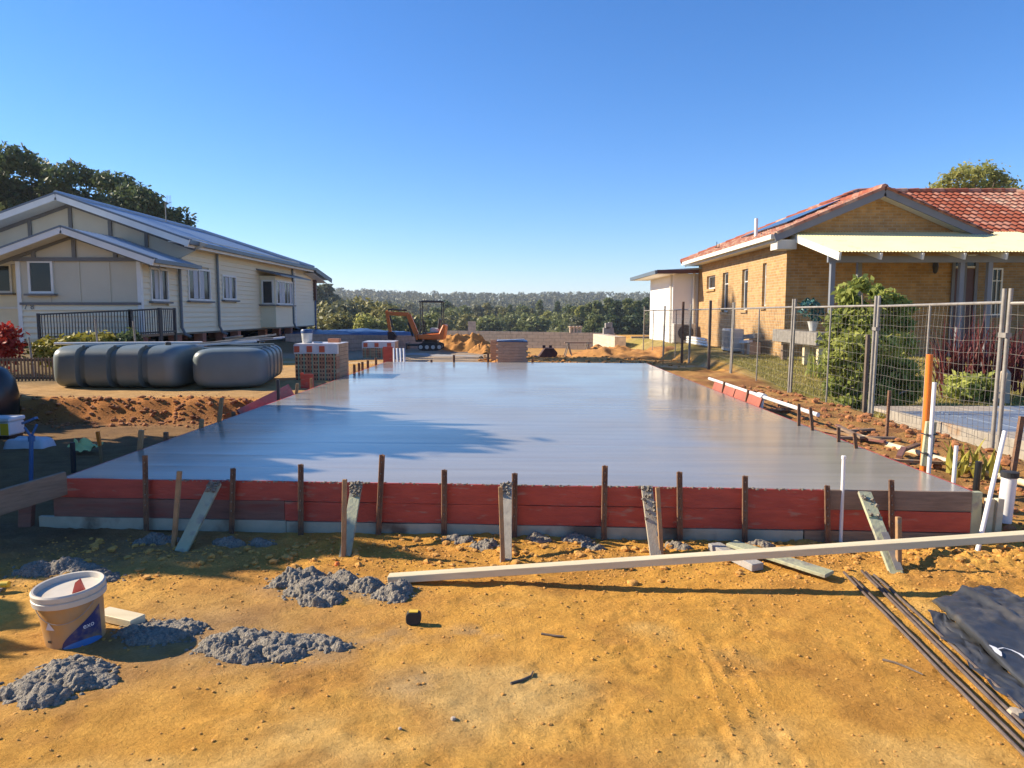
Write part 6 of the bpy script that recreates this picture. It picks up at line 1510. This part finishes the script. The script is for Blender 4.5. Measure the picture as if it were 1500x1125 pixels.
# wooded hill as one mass
rng = np.random.default_rng(4); n_ = 2600
hy = 400 + 480 * rng.random(n_) ** .8; hx = (rng.random(n_) - .5) * 1.5 * hy
hz = macro(hx, hy); hh = rng.uniform(6, 11, n_)
Bl = []
for x, y, z, h in zip(hx, hy, hz, hh):
    Bl.append((x, y, z + h * .62, h * .40, h * .40, h * .42))
    Bl.append((x + rng.normal() * h * .2, y, z + h * .85, h * .22, h * .25, h * .2))
V_, F_, T_ = leaves(Bl, 170000, 1.4, 6, shell=.7, aspect=1.3)
o = link('hill_woodland', leafmesh('hill_woodland', V_, F_, T_), 'leaf_gum'); tag(o, 'grey green wooded hill along the skyline', 'woodland', kind='stuff')
# shrubs by the houses
def shrub(loc, blobs, n, leaf, seed, m_, name, label, cat='shrub', stems=5, sh=.25, group=None):
    V_, F_, T_ = leaves(blobs, n, leaf, seed, shell=sh, spread=.26); b = MB(); rg = random.Random(seed)
    for k in rg.sample(blobs, min(stems, len(blobs))): b.path([(rg.uniform(-.08, .08), rg.uniform(-.08, .08), -.1), (k[0] * .5, k[1] * .5, k[2] * .5), k[:3]], [.028, .02, .008], 6)
    return put(leafmesh('foliage', V_, F_, T_), m_, name, loc, label, cat, group, b.mesh('stem', fix=False), 'pale_bark', crown='foliage')
Yb = 12.1; xb = D(1275, 500, Yb).x; zb = gz(xb, Yb); bl = []; rng = random.Random(14)
for px, py, s in ((1262, 416, .13), (1240, 432, .17), (1250, 450, .2), (1285, 428, .13), (1300, 440, .17), (1318, 448, .15), (1330, 452, .1), (1228, 470, .2), (1265, 470, .25), (1300, 470, .22), (1325, 475, .14), (1220, 500, .2), (1250, 505, .28), (1290, 505, .28), (1325, 505, .2), (1222, 530, .2), (1250, 540, .28), (1285, 540, .28), (1320, 545, .25), (1345, 565, .16), (1225, 565, .18), (1255, 572, .24), (1290, 575, .22), (1325, 575, .2), (1270, 590, .16), (1305, 592, .14), (1240, 590, .14)):
    p_ = D(px, py, Yb + rng.uniform(-.3, .3)); bl.append((p_.x - xb, p_.y - Yb, p_.z - zb, s, s, s * .9))
shrub((xb, Yb, zb), bl, 11500, .064, 4, 'leaf_shrub', 'citrus_shrub', 'large bushy green shrub behind the mesh fence in front of the patio', stems=14, sh=.4)
def spiky(loc, n, h, seed, m_, name, label, group=None):
    rg = random.Random(seed); V_ = []; F_ = []; T_ = []
    for k in range(n):
        a = rg.uniform(0, 6.28); lean = rg.uniform(.05, .75); L = h * rg.uniform(.6, 1.05); x0_, y0_ = rg.uniform(-.2, .2), rg.uniform(-.2, .2); zst = rg.uniform(0, h * .35); o_ = len(V_); wd = rg.uniform(.02, .034)
        dx, dy = math.cos(a), math.sin(a)
        for s in range(5):
            t = s / 4; rad = lean * L * t * (.6 + .5 * t); z = zst + L * t * (1 - .35 * lean * t) ; w2 = wd * (1 - t * .95) * (.5 + t * 2 if t < .25 else 1)
            V_ += [(x0_ + dx * rad - dy * w2, y0_ + dy * rad + dx * w2, z), (x0_ + dx * rad + dy * w2, y0_ + dy * rad - dx * w2, z)]
            T_ += [rg.random()] * 2
        F_ += [(o_ + 2 * s, o_ + 2 * s + 1, o_ + 2 * s + 3, o_ + 2 * s + 2) for s in range(4)]
    r = thing(name, label, 'plant', loc, group); link('foliage', leafmesh('foliage', np.array(V_), np.array(F_), np.array(T_)), m_, r); return r
for px, by, Y_, h, lab in ((1390, 558, 13.2, 1.25, 'maroon strap leaved plant beside the bushy shrub'), (1425, 555, 13.6, 1.35, 'maroon strap leaved plant in front of the brown door'), (1455, 558, 13.2, 1.2, 'maroon strap leaved plant behind the double fence post'), (1490, 550, 13.6, 1.3, 'maroon strap leaved plant farthest from the bushy shrub')):
    x = D(px, by, Y_).x; spiky((x, Y_, gz(x, Y_)), 60, h, px, 'leaf_maroon', 'strap_leaf_plant', lab, 'maroon plants along the patio')
for px, by, Y_, s, lab in ((1410, 572, 12.6, .3, 'low green garden plant in front of the maroon plants'), (1440, 570, 12.8, .25, 'small yellow green garden plant between the maroon plants')):
    x = D(px, by, Y_).x; shrub((x, Y_, gz(x, Y_)), [(0, 0, .25, s, s, .25), (.2, .1, .2, s * .8, s * .7, .2)], 600, .07, px, 'leaf_shrub', 'garden_plant', lab, 'plant')
x = D(1470, 555, 12.4).x; single(MB().box((x, 12.4, gz(x, 12.4) + .3), (.28, .22, .62), (.05, .08, .3), (.7, .6)), 'garden_boulder', 'stone', 'tan upright boulder in the maroon plant bed', 'boulder', bevel=.06)
x = D(1195, 540, 15.6).x; spiky((x, 15.6, gz(x, 15.6)), 50, .6, 9, 'leaf_shrub', 'tuft_plant', 'green strappy tuft below the end of the planter bench')
x = D(1417, 680, 6.4).x; spiky((x + .1, 6.5, gz(x, 6.5)), 40, .28, 19, 'leaf_yellow', 'grass_tuft', 'yellow green grass tuft beside the black conduit stub')
for px, by, Y_, rx, h, m_, lab, sd_ in ((-4, 520, 15.0, .45, 1.0, 'leaf_red', 'bright red leaved shrub near the access ramp', 1), (88, 525, 15.5, .5, .75, 'leaf_yellow', 'yellow green shrub left of the leaning pole behind the long tank', 2), (142, 512, 16.2, .4, .75, 'leaf_yellow', 'yellow leaved shrub right behind the leaning pole', 3), (185, 508, 16.4, .35, .8, 'leaf_dark', 'dark green shrub below the access ramp end', 4)):
    x = D(px, by, Y_).x; z = gz(x, Y_); shrub((x, Y_, z), [(0, 0, h * .55, rx, rx, h * .4), (rx * .5, 0, h * .8, rx * .5, rx * .5, h * .25), (-rx * .5, 0, h * .7, rx * .5, rx * .5, h * .25)], 1500, .07, sd_, m_, 'ornamental_shrub', lab)
for px, ty, by, Y_, lab in ((42, 494, 545, 14.2, 'pale steel post left of the yellow green shrub'), (139, 467, 510, 14.6, 'leaning pale steel post between the yellow shrubs'), (195, 470, 508, 14.6, 'pale steel post in front of the dark shrub')):
    q = D(px, ty, Y_); single(MB().tube((q.x + .06, Y_, gz(q.x, Y_) - .05), q, .02, n=8), 'steel_post', 'galvanised', lab, 'post', 'posts behind the long tank', smooth=True)
r = thing('garden_fence', 'low dark slatted garden fence below the red shrub', 'fence', (D(50, 540, 13.8).x, 13.8, .3))
a = D(-40, 548, 13.8); c = D(78, 548, 13.8); nsl = 24
for k in range(nsl): 
    x = lerp(a.x, c.x, k / (nsl - 1)); MB().box((x, 13.8, .52), (.025, .018, .46)).build('slat', 'grey_board', r)
for z in (.36, .70): MB().box(((a.x + c.x) / 2, 13.825, z), (c.x - a.x, .03, .05)).build('rail', 'grey_trim', r)
# lawn grass
rng = np.random.default_rng(8); n_ = 42000
gx_ = 5.3 + 8 * rng.random(n_) ** 1.3; gy_ = 10.9 + 9.5 * rng.random(n_)
gz_ = macro(gx_, gy_) + micro(gx_, gy_); a_ = rng.random(n_) * 6.28; w_ = .006 + .006 * rng.random(n_); h_ = .025 + .04 * rng.random(n_)
ok = (vnoise(gx_ * 1.2, gy_ * 1.2, 5) > .25); gx_, gy_, gz_, a_, w_, h_ = [q[ok] for q in (gx_, gy_, gz_, a_, w_, h_)]; n_ = len(gx_)
V_ = np.stack([np.stack([gx_ - np.cos(a_) * w_, gy_ - np.sin(a_) * w_, gz_], -1), np.stack([gx_ + np.cos(a_) * w_, gy_ + np.sin(a_) * w_, gz_], -1), np.stack([gx_ + .03 * np.sin(a_ * 3), gy_ + .03 * np.cos(a_ * 5), gz_ + h_], -1)], 1).reshape(-1, 3)
T_ = np.repeat(rng.random(n_), 3); o = link('lawn_grass', leafmesh('lawn_grass', V_, np.arange(n_ * 3).reshape(-1, 3), T_), 'grass_blade'); tag(o, 'short green and straw lawn grass behind the mesh fence', 'grass', kind='stuff')
# ================================================================ FOREGROUND
# long pine timber lying across, its left end on the ground, right end propped
a = on(572, 853, .024); c = D(1560, 781, 4.02); d = (c - a)
r = thing('long_timber', 'long pale pine timber lying across the front of the site', 'timber', (a.x, a.y, 0))
tb = MB().beam(a - d.normalized() * .01, a + d * 1.12, .070, .042).build('beam', 'pine_timber', r, bevel=.0025)
e = a + d * 1.08
pz = gz(e.x, e.y)
r2 = thing('prop_blocks', 'stack of concrete blocks propping the far end of the long timber', 'blocks', (e.x, e.y, pz))
for k in range(2): 
    hb = (e.z - .025 - pz + .03) / 2; MB().box((e.x, e.y, pz - .03 + hb * (k + .5)), (.2, .36, hb - .002), (0, 0, .1 * k)).build('block', 'dry_concrete', r2, bevel=.006)
# loose boards under the timber
p0 = on(1045, 806, .03); p1 = on(1110, 838, .03); single(MB().beam(p0, p1, .09, .045), 'loose_board', 'dry_concrete', 'short concrete-stained board under the long timber', 'board', bevel=.003)
p0 = on(1070, 812, .075); p1 = on(1215, 850, .035); single(MB().beam(p0, p1, .11, .022), 'loose_board', 'treated_timber', 'pale green board sloping out from under the long timber', 'board', bevel=.003)
# bucket
q = on(90, 950); bx, by, bz = q.x, q.y + .12, HG(q.x, q.y + .12) - .012
bk = thing('bucket', 'dirty tan plastic bucket with white rim and blue label', 'bucket', (bx, by, bz)); bk.scale = (.94, .94, .97); bk.rotation_euler = (R(3), R(-3.5), R(15))
MB().lathe([(.128, 0), (.136, .006), (.150, .25), (.150, .262)], 40).build('body', 'bucket_body', bk, world=False, smooth=True)
MB().lathe([(.153, .232), (.168, .236), (.170, .262), (.163, .266), (.168, .270), (.169, .292), (.162, .300), (.152, .298), (.146, .272), (.05, .268)], 44).build('rim', 'bucket_lid', bk, world=False, smooth=True)
MB().poly([(.03, -.06, .268), (.085, -.05, .268), (.07, -.055, .335), (.05, -.058, .322)], (.004, .012, 0)).build('trowel_handle', 'red_plastic', bk, world=False)
def wrap(me_, z_to_r, zoff, ang0, extra=.002):
    for v in me_.vertices:
        z = v.co.y + zoff; rr = .136 + (.150 - .136) * z / .25 + extra + v.co.z; a = ang0 + v.co.x / .143; v.co = (rr * math.cos(a), rr * math.sin(a), z)
    me_.update()
def patch(pts, nx=26, ny=14):
    """planar label outline lofted as bottom/top curves -> grid mesh (x arc length, y height)"""
    vs = []; 
    for j in range(ny):
        for i in range(nx):
            t = i / (nx - 1); lo, hi = pts(t); vs.append((t * .205, lo + (hi - lo) * j / (ny - 1), 0))
    return mesh_np('label', np.array(vs), grid_faces(nx, ny), smooth=True)
def swoosh(t): return (.012 + .0 * t, .03 + .115 * t ** .55 + .05 * t)
me_ = patch(swoosh); wrap(me_, None, .0, R(-100)); link('blue_label', me_, 'blue_label', bk)
me_ = patch(lambda t: (.016, .016 + .035 * math.sin(math.pi * min(1, t + .05)) ** .5)); wrap(me_, None, .0, R(-97), .0030); link('light_blue_band', me_, 'light_blue_label', bk)
me_ = text_mesh('exo', .036, .0003); wrap(me_, None, .105, R(-58), .0042); link('lettering', me_, 'white_print', bk)
me_ = mesh_np('warning', np.array([(0, 0, 0), (.05, 0, 0), (.025, .042, 0), (.025, .0, 0)]), np.array([(0, 3, 2), (3, 1, 2)])); wrap(me_, None, .125, R(-128), .0025); link('warning_triangle', me_, 'wrap_white', bk)
me_ = mesh_np('tag', np.array([(0, 0, 0), (.024, 0, 0), (.024, .012, 0), (0, .012, 0)]), np.array([(0, 1, 2, 3)])); wrap(me_, None, .055, R(-130), .0025); link('small_tag', me_, 'dark_steel', bk)
hp = []
for k in range(15):
    a_ = R(-150 + k * 120 / 14); z = .235 - .075 * math.sin(math.pi * k / 14); rr = .157 + .008 * math.sin(math.pi * k / 14); hp.append((rr * math.cos(a_), rr * math.sin(a_), z))
MB().path(hp, .002, 6).build('wire_handle', 'galvanised', bk, world=False, smooth=True)
# timber wedge beside the bucket, hammer/trowel bits at the left edge
p0 = on(150, 905, .025); p1 = on(203, 917, .025); single(MB().beam(p0, p1, .09, .04), 'timber_offcut', 'pine_timber', 'pale sunlit pine offcut beside the bucket', 'offcut', bevel=.003)
q = on(4, 868, .02); r = thing('hand_float', 'yellow handled float lying at the shaded left edge', 'tool', (q.x, q.y, q.z))
MB().tube(q + Vector((-.12, 0, .02)), q + Vector((.03, .01, .025)), .018, n=10).build('handle', 'yellow_plastic', r, smooth=True); MB().box(q + Vector((-.12, .02, -.01)), (.2, .09, .012), (0, 0, .2)).build('plate', 'galvanised', r)
# tape measure
q = on(606, 914); r = thing('tape_measure', 'small black and yellow tape measure standing on the sand', 'tape measure', (q.x, q.y, q.z))
pts = []
for k in range(20):
    a_ = 2 * math.pi * k / 20; e_ = .62; pts.append((q.x + .038 * math.copysign(abs(math.cos(a_)) ** e_, math.cos(a_)), q.y - .02, q.z + .033 + .034 * math.copysign(abs(math.sin(a_)) ** e_, math.sin(a_))))
MB().poly(pts, (0, .042, 0)).build('case', 'black_rubber', r, bevel=.003); MB().box((q.x, q.y, q.z + .0675), (.046, .034, .004)).build('yellow_top', 'yellow_plastic', r)
q = on(494, 829, .012); single(MB().lathe([(.001, -.017), (.011, -.014), (.018, 0), (.011, .014), (.001, .017)], 14, q), 'orange_ball', 'orange_pvc', 'small round orange plastic ball near the splattered brace', 'ball', smooth=True)
# rebar lengths
RB = 'steel bars lying on the sand'
for (ax, ay, bx_, by_, lab) in ((1236, 842, 1500, 1112, 'thin steel bar with the split far end, outermost from the black sheet'), (1262, 840, 1520, 1098, 'second steel bar, between the split one and the thick pair'), (1268, 842, 1525, 1092, 'steel bar lying close along the middle of the bundle'), (1280, 846, 1535, 1080, 'steel bar lying nearest the black plastic sheet'), (1249, 850, 1508, 1106, 'rusty steel bar in the bundle resting on the sand')):
    A = on(ax, ay, .012); Bq = on(bx_, by_, .012); pts = []
    for k in range(13):
        t = k / 12; p_ = A.lerp(Bq, t); z = HG(p_.x, p_.y) + .012; pts.append((p_.x, p_.y, z * .35 + .65 * (lerp(A.z, Bq.z, t) + .006)))
    ext = Vector(pts[-1]) + (Vector(pts[-1]) - Vector(pts[-2])) * 3; pts.append(tuple(ext))
    single(MB().path(pts, .0075, 8), 'steel_bar', 'rebar', lab, 'steel bar', RB, smooth=True)
# black plastic sheet with white printed arrow
P00, P10, P11, P01 = on(1362, 884), on(1462, 872), on(1720, 990), on(1550, 1060)
nu, nv = 70, 70; U, V = np.meshgrid(np.linspace(0, 1, nu), np.linspace(0, 1, nv))
def bil(U, V): return ((1 - U) * (1 - V))[..., None] * np.array(P00) + (U * (1 - V))[..., None] * np.array(P10) + (U * V)[..., None] * np.array(P11) + ((1 - U) * V)[..., None] * np.array(P01)
def sheet_z(U, V):
    base = .035 + .012 * np.sin(V * 6 + U * 2.5) + .022 * fbm(U * 1.6, V * 2.2, 2, 33) + .008 * np.abs(fbm(U * 4, V * 2, 2, 35)) + .022 * np.exp(-((U - .45 - .12 * np.sin(V * 4)) / .05) ** 2)
    return np.maximum(base, .006) * sstep(0, .03, np.minimum(np.minimum(U, 1 - U), V) + .012)
PX = bil(U + .025 * fbm(U * 3, V * 5, 3, 3), V + .03 * fbm(U * 5, V * 3, 3, 6)); gzz = macro(PX[..., 0], PX[..., 1]) + micro(PX[..., 0], PX[..., 1])
PX[..., 2] = gzz + .012 + sheet_z(U, V)
r = thing('plastic_sheet', 'folded black plastic sheet with a white printed arrow lying on the sand', 'plastic sheet', (float(PX[..., 0].mean()), float(PX[..., 1].mean()), 0))
V3 = (PX - np.array(r.location)).reshape(-1, 3); o = link('sheet', mesh_np('sheet', V3, grid_faces(nu, nv), smooth=True), 'black_sheet', r)
so = o.modifiers.new('thick', 'SOLIDIFY'); so.thickness = .004
# lower flap
Q = [on(1356, 896), on(1392, 905), on(1520, 1030), on(1505, 1052)]
U2, V2_ = np.meshgrid(np.linspace(0, 1, 20), np.linspace(0, 1, 60)); PF = ((1 - U2) * (1 - V2_))[..., None] * np.array(Q[0]) + (U2 * (1 - V2_))[..., None] * np.array(Q[1]) + (U2 * V2_)[..., None] * np.array(Q[2]) + ((1 - U2) * V2_)[..., None] * np.array(Q[3])
PF[..., 0] += .05 * fbm(U2 * 2, V2_ * 6, 3, 9) - .05 * np.sin(V2_ * 3.14) * (1 - U2); PF[..., 2] = macro(PF[..., 0], PF[..., 1]) + micro(PF[..., 0], PF[..., 1]) + .010 + .02 * np.abs(fbm(U2 * 3, V2_ * 9, 3, 10))
o = link('flap', mesh_np('flap', (PF - np.array(r.location)).reshape(-1, 3), grid_faces(20, 60), smooth=True), 'black_sheet', r)
def on_sheet(px, py):
    g = G(px, py, .06); d2 = (PX[..., 0] - g.x) ** 2 + (PX[..., 1] - g.y) ** 2; i_ = np.unravel_index(np.argmin(d2), d2.shape); return Vector((g.x, g.y, float(PX[i_][2]) + .012))
def strip(pts, wd):
    b = MB(); P_ = [on_sheet(*p_) for p_ in pts]; vs = []
    for i, p_ in enumerate(P_):
        dd = (P_[min(i + 1, len(P_) - 1)] - P_[max(i - 1, 0)]); dd.z = 0; dd.normalize(); s = Vector((-dd.y, dd.x, 0)) * wd[i]; vs += [p_ - s, p_ + s]
    b.add(vs, [(2 * i, 2 * i + 1, 2 * i + 3, 2 * i + 2) for i in range(len(P_) - 1)]); return b
strip([(1449, 947), (1456, 950), (1462, 955), (1467, 960)], [.003, .011, .014, .003]).build('printed_arrow', 'white_print', r)
strip([(1461, 951), (1470, 947), (1482, 948), (1494, 953), (1505, 960)], [.004, .004, .005, .006, .007]).build('printed_arrow', 'white_print', r)

# ---- spilled wet concrete: lumpy heaps
def spill(label, outline, n, smin, smax, seed, hgt=.05):
    """wet concrete heap: one lumpy skin over overlapping lobes (px, py, radius in m)"""
    rg = random.Random(seed); L_ = []
    for px, py, rd in outline:
        g = on(px, py); L_.append((g.x, g.y, rd * .8))
        for _ in range(3):
            a_ = rg.uniform(0, 6.28); q_ = rd * rg.uniform(.3, 1.0); L_.append((g.x + math.cos(a_) * q_ * 1.2, g.y + math.sin(a_) * q_ * .8, rd * rg.uniform(.3, .6)))
    xa = min(l_[0] - l_[2] * 1.5 for l_ in L_) - .05; xb_ = max(l_[0] + l_[2] * 1.5 for l_ in L_) + .05; ya_ = min(l_[1] - l_[2] * 1.1 for l_ in L_) - .05; yb_ = max(l_[1] + l_[2] * 1.1 for l_ in L_) + .05
    st = .0045; xs = np.arange(xa, xb_, st); ys = np.arange(ya_, yb_, st); XX, YY = np.meshgrid(xs, ys); D_ = np.zeros_like(XX)
    for x, y, rd in L_:
        q_ = np.sqrt(((XX - x) / (rd * 1.3)) ** 2 + ((YY - y) / (rd * .9)) ** 2); D_ = np.maximum(D_, np.clip(1 - q_ ** 1.7, 0, 1) * min(1, .4 + rd / .16))
    D_ = D_ * (1 + .7 * fbm(XX * 12, YY * 12, 3, seed)); hb = hgt * .75 * D_ + .012 * fbm(XX * 45, YY * 45, 3, seed + 5) * (D_ > 0)
    lump = np.full_like(XX, -.03)
    for k in range(int(n * 1.6)):
        x, y, rd = rg.choices(L_, [l_[2] ** 2 for l_ in L_])[0]; a_ = rg.uniform(0, 6.28); q_ = math.sqrt(rg.random()) * (1.0 if rg.random() < .82 else 1.6)
        x += math.cos(a_) * rd * q_ * 1.3; y += math.sin(a_) * rd * q_ * .9; r_ = rg.uniform(smin, smax) * .95
        i0, i1 = np.searchsorted(xs, (x - r_, x + r_)); j0, j1 = np.searchsorted(ys, (y - r_, y + r_))
        if i1 <= i0 or j1 <= j0: continue
        sub = (slice(j0, j1), slice(i0, i1)); d2 = r_ * r_ - (XX[sub] - x) ** 2 - (YY[sub] - y) ** 2
        jc, ic = min(len(ys) - 1, (j0 + j1) // 2), min(len(xs) - 1, (i0 + i1) // 2)
        z = max(hb[jc, ic], 0) + np.sqrt(np.maximum(d2, 0)) * rg.uniform(.7, 1.1) - r_ * .25
        lump[sub] = np.where(d2 > 0, np.maximum(lump[sub], z), lump[sub])
    hb = np.where(D_ > .02, hb, -.03); hz_ = np.maximum(hb, lump)
    GZ = np.array([[HG(x, y) for x in xs[::4]] for y in ys[::4]]); GZ = np.repeat(np.repeat(GZ, 4, 0), 4, 1)[:len(ys), :len(xs)]
    keep = hz_ > -.02; ker = keep.copy(); ker[1:] |= keep[:-1]; ker[:-1] |= keep[1:]; ker[:, 1:] |= keep[:, :-1]; ker[:, :-1] |= keep[:, 1:]
    F_ = grid_faces(len(xs), len(ys)); kf = ker.ravel()[F_].all(1); F_ = F_[kf]; used, inv = np.unique(F_, return_inverse=True)
    V_ = np.stack([XX, YY, GZ + np.maximum(hz_, -.012)], -1).reshape(-1, 3)[used]
    o = link('concrete_spill', mesh_np('concrete_spill', V_, inv.reshape(-1, 4), smooth=True), 'wet_concrete'); recenter(o); return tag(o, label, 'concrete spill', 'wet concrete spills on the sand')
spill('grey wet concrete heap at the left end of the long timber', [(430, 852, .12), (470, 858, .15), (500, 850, .10), (540, 862, .10), (572, 872, .10), (480, 878, .09), (450, 868, .11)], 1900, .005, .014, 1, .075)
spill('grey concrete heap on open sand right of the bucket shadow', [(330, 940, .10), (370, 935, .10), (405, 945, .12), (440, 942, .10), (480, 945, .08), (350, 962, .09), (420, 960, .09), (310, 950, .07)], 1700, .005, .013, 2, .055)
spill('lumpy grey concrete heap in front of the bucket', [(60, 1000, .10), (95, 985, .11), (115, 1000, .10), (70, 1020, .09), (130, 985, .08), (40, 1015, .07)], 1100, .007, .016, 3, .06)
spill('grey concrete scattered behind the bucket in half shade', [(60, 832, .12), (95, 828, .12), (130, 836, .10), (150, 845, .10), (40, 838, .08)], 900, .006, .015, 4, .05)
spill('dark concrete heap in the bucket shadow beside the pine offcut', [(225, 922, .11), (250, 930, .10), (270, 925, .09), (215, 938, .09)], 800, .006, .014, 5, .05)
for k, (px, py, rd, lab) in enumerate(((668, 790, .07, 'rounded concrete lump by the middle formwork, left one of the pair'), (708, 797, .07, 'concrete lump touching the middle timber stake'), (785, 789, .06, 'concrete lump right of the upright plank brace'), (838, 789, .08, 'largest concrete lump near the foot of the formwork, past the plank brace'), (862, 800, .05, 'crumbled concrete lump beside the largest one'), (330, 797, .07, 'concrete lump at the foot of the shaded green brace'), (380, 796, .06, 'row of crusty concrete crumbs right of the shaded brace'), (228, 790, .10, 'shaded concrete spill behind the slim sunlit stake'), (1110, 798, .06, 'grey concrete crumbs near the crossed loose boards'), (990, 800, .05, 'grey crumbs by the blue-marked plank brace'))):
    spill(lab, [(px, py, rd), (px + 12, py + 3, rd * .7)], 130, .006, .015, 20 + k, .05)
# ---- clods, pebbles and twigs
def scatter(name, label, n, region, smin, smax, m_, seed, dens=None):
    rg = random.Random(seed); b = MB(); ico = bmesh.new(); bmesh.ops.create_icosphere(ico, subdivisions=1, radius=1); iv = [v.co.copy() for v in ico.verts]; fi = [tuple(v.index for v in f.verts) for f in ico.faces]; ico.free(); k = 0
    P_ = []
    while len(P_) < n:
        x, y = region(rg)
        if dens is None or rg.random() < dens(x, y): P_.append((x, y))
    arr = np.array(P_); Z_ = macro(arr[:, 0], arr[:, 1]) + micro(arr[:, 0], arr[:, 1])
    for (x, y), z in zip(P_, Z_):
        s = smin + (smax - smin) * rg.random() ** 3; sq = rg.uniform(.45, .8); b.add([(x + v.x * s * rg.uniform(.75, 1.25), y + v.y * s * rg.uniform(.75, 1.25), float(z) + s * .25 + v.z * s * sq) for v in iv], fi)
    o = b.build(name, m_, None, fix=False); shade(o, 30); return tag(o, label, name.replace('_', ' '), kind='stuff')
def front(rg): return (rg.uniform(-3.2, 4.2), rg.uniform(2.0, 5.0))
scatter('soil_crumbs', 'loose yellow soil crumbs over the front yard', 14000, front, .002, .0095, 'soil_clod', 1, lambda x, y: .12 + .9 * math.exp(-((y - 4.6) / .5) ** 2) + (.35 if x > 1.7 else 0))
scatter('soil_clods', 'larger soil clods near the front formwork', 900, lambda rg: (rg.uniform(-3.0, 4.4), rg.gauss(4.70, .19)), .007, .034, 'soil_clod', 2)
scatter('right_clods', 'reddish soil clods along the right slab edge', 900, lambda rg: (rg.uniform(3.2, 5.0), rg.uniform(4.6, 14)), .012, .06, 'red_soil', 3)
scatter('bank_clods', 'red soil clods along the cut bank', 700, lambda rg: (rg.uniform(-7.6, -3.4), rg.gauss(10.6, .25)), .012, .05, 'red_soil', 4)
scatter('yard_clods', 'orange soil clods behind the slab', 700, lambda rg: (rg.uniform(-1, 4.9), rg.uniform(18.8, 30)), .02, .08, 'mound_soil', 5)
def trk(rg):
    (ax, ay), (bx_, by_) = rg.choice((((1021, 942), (1092, 1125)), ((1030, 930), (1140, 1125)), ((1052, 945), (1168, 1118)), ((1072, 950), (1170, 1095))))
    A = G(ax, ay); B_ = G(bx_, by_); t = rg.random() ** 1.2; p_ = A.lerp(B_, t); return (p_.x + rg.gauss(0, .006), p_.y)
scatter('tyre_ridge_crumbs', 'rows of sand crumbs pushed up along the tyre marks', 380, trk, .0015, .006, 'track_sand', 6)
TWG = 'twigs on the sand'
for pts, lab in ((((1293, 968), (1310, 972), (1330, 980), (1352, 990)), 'forked brown twig beside the steel bars'), (((748, 1003), (765, 998), (778, 992), (781, 985)), 'short bent twig in the middle of the sand'), (((793, 930), (812, 933), (826, 934)), 'tiny straight twig below the long timber')):
    single(MB().path([on(px, py, .006) for px, py in pts], [.006, .0055, .005, .003][:len(pts)], 6), 'twig', 'bark', lab, 'twig', TWG, smooth=True)
for px, py, s, lab in ((664, 1054, .012, 'pale grey pebble on the sand near the tyre scrapes'), (1487, 1050, .035, 'tan stone at the edge of the black plastic sheet'), (586, 1068, .008, 'small pale pebble left of the grey pebble')):
    q = on(px, py, s * .3); single(MB().lathe([(.001, -s * .6), (s * .8, -s * .4), (s, 0), (s * .7, s * .5), (.001, s * .6)], 7, q), 'pebble', 'stone', lab, 'pebble')

# ================================================================ HAZE
hz = MB().box2((-1600, -100, -7.0), (1600, 1500, 48))
m, n, l, p = newmat('haze')
out = n['Material Output']; n.remove(p)
pv_ = n.new('ShaderNodeVolumePrincipled'); pv_.inputs['Color'].default_value = (0.80, 0.88, 1.0, 1); pv_.inputs['Density'].default_value = 0.0003; pv_.inputs['Anisotropy'].default_value = 0.2
l.new(pv_.outputs[0], out.inputs['Volume'])
o = hz.build('haze', 'haze'); tag(o, 'thin pale haze over the river valley and hills', 'haze', kind='stuff')
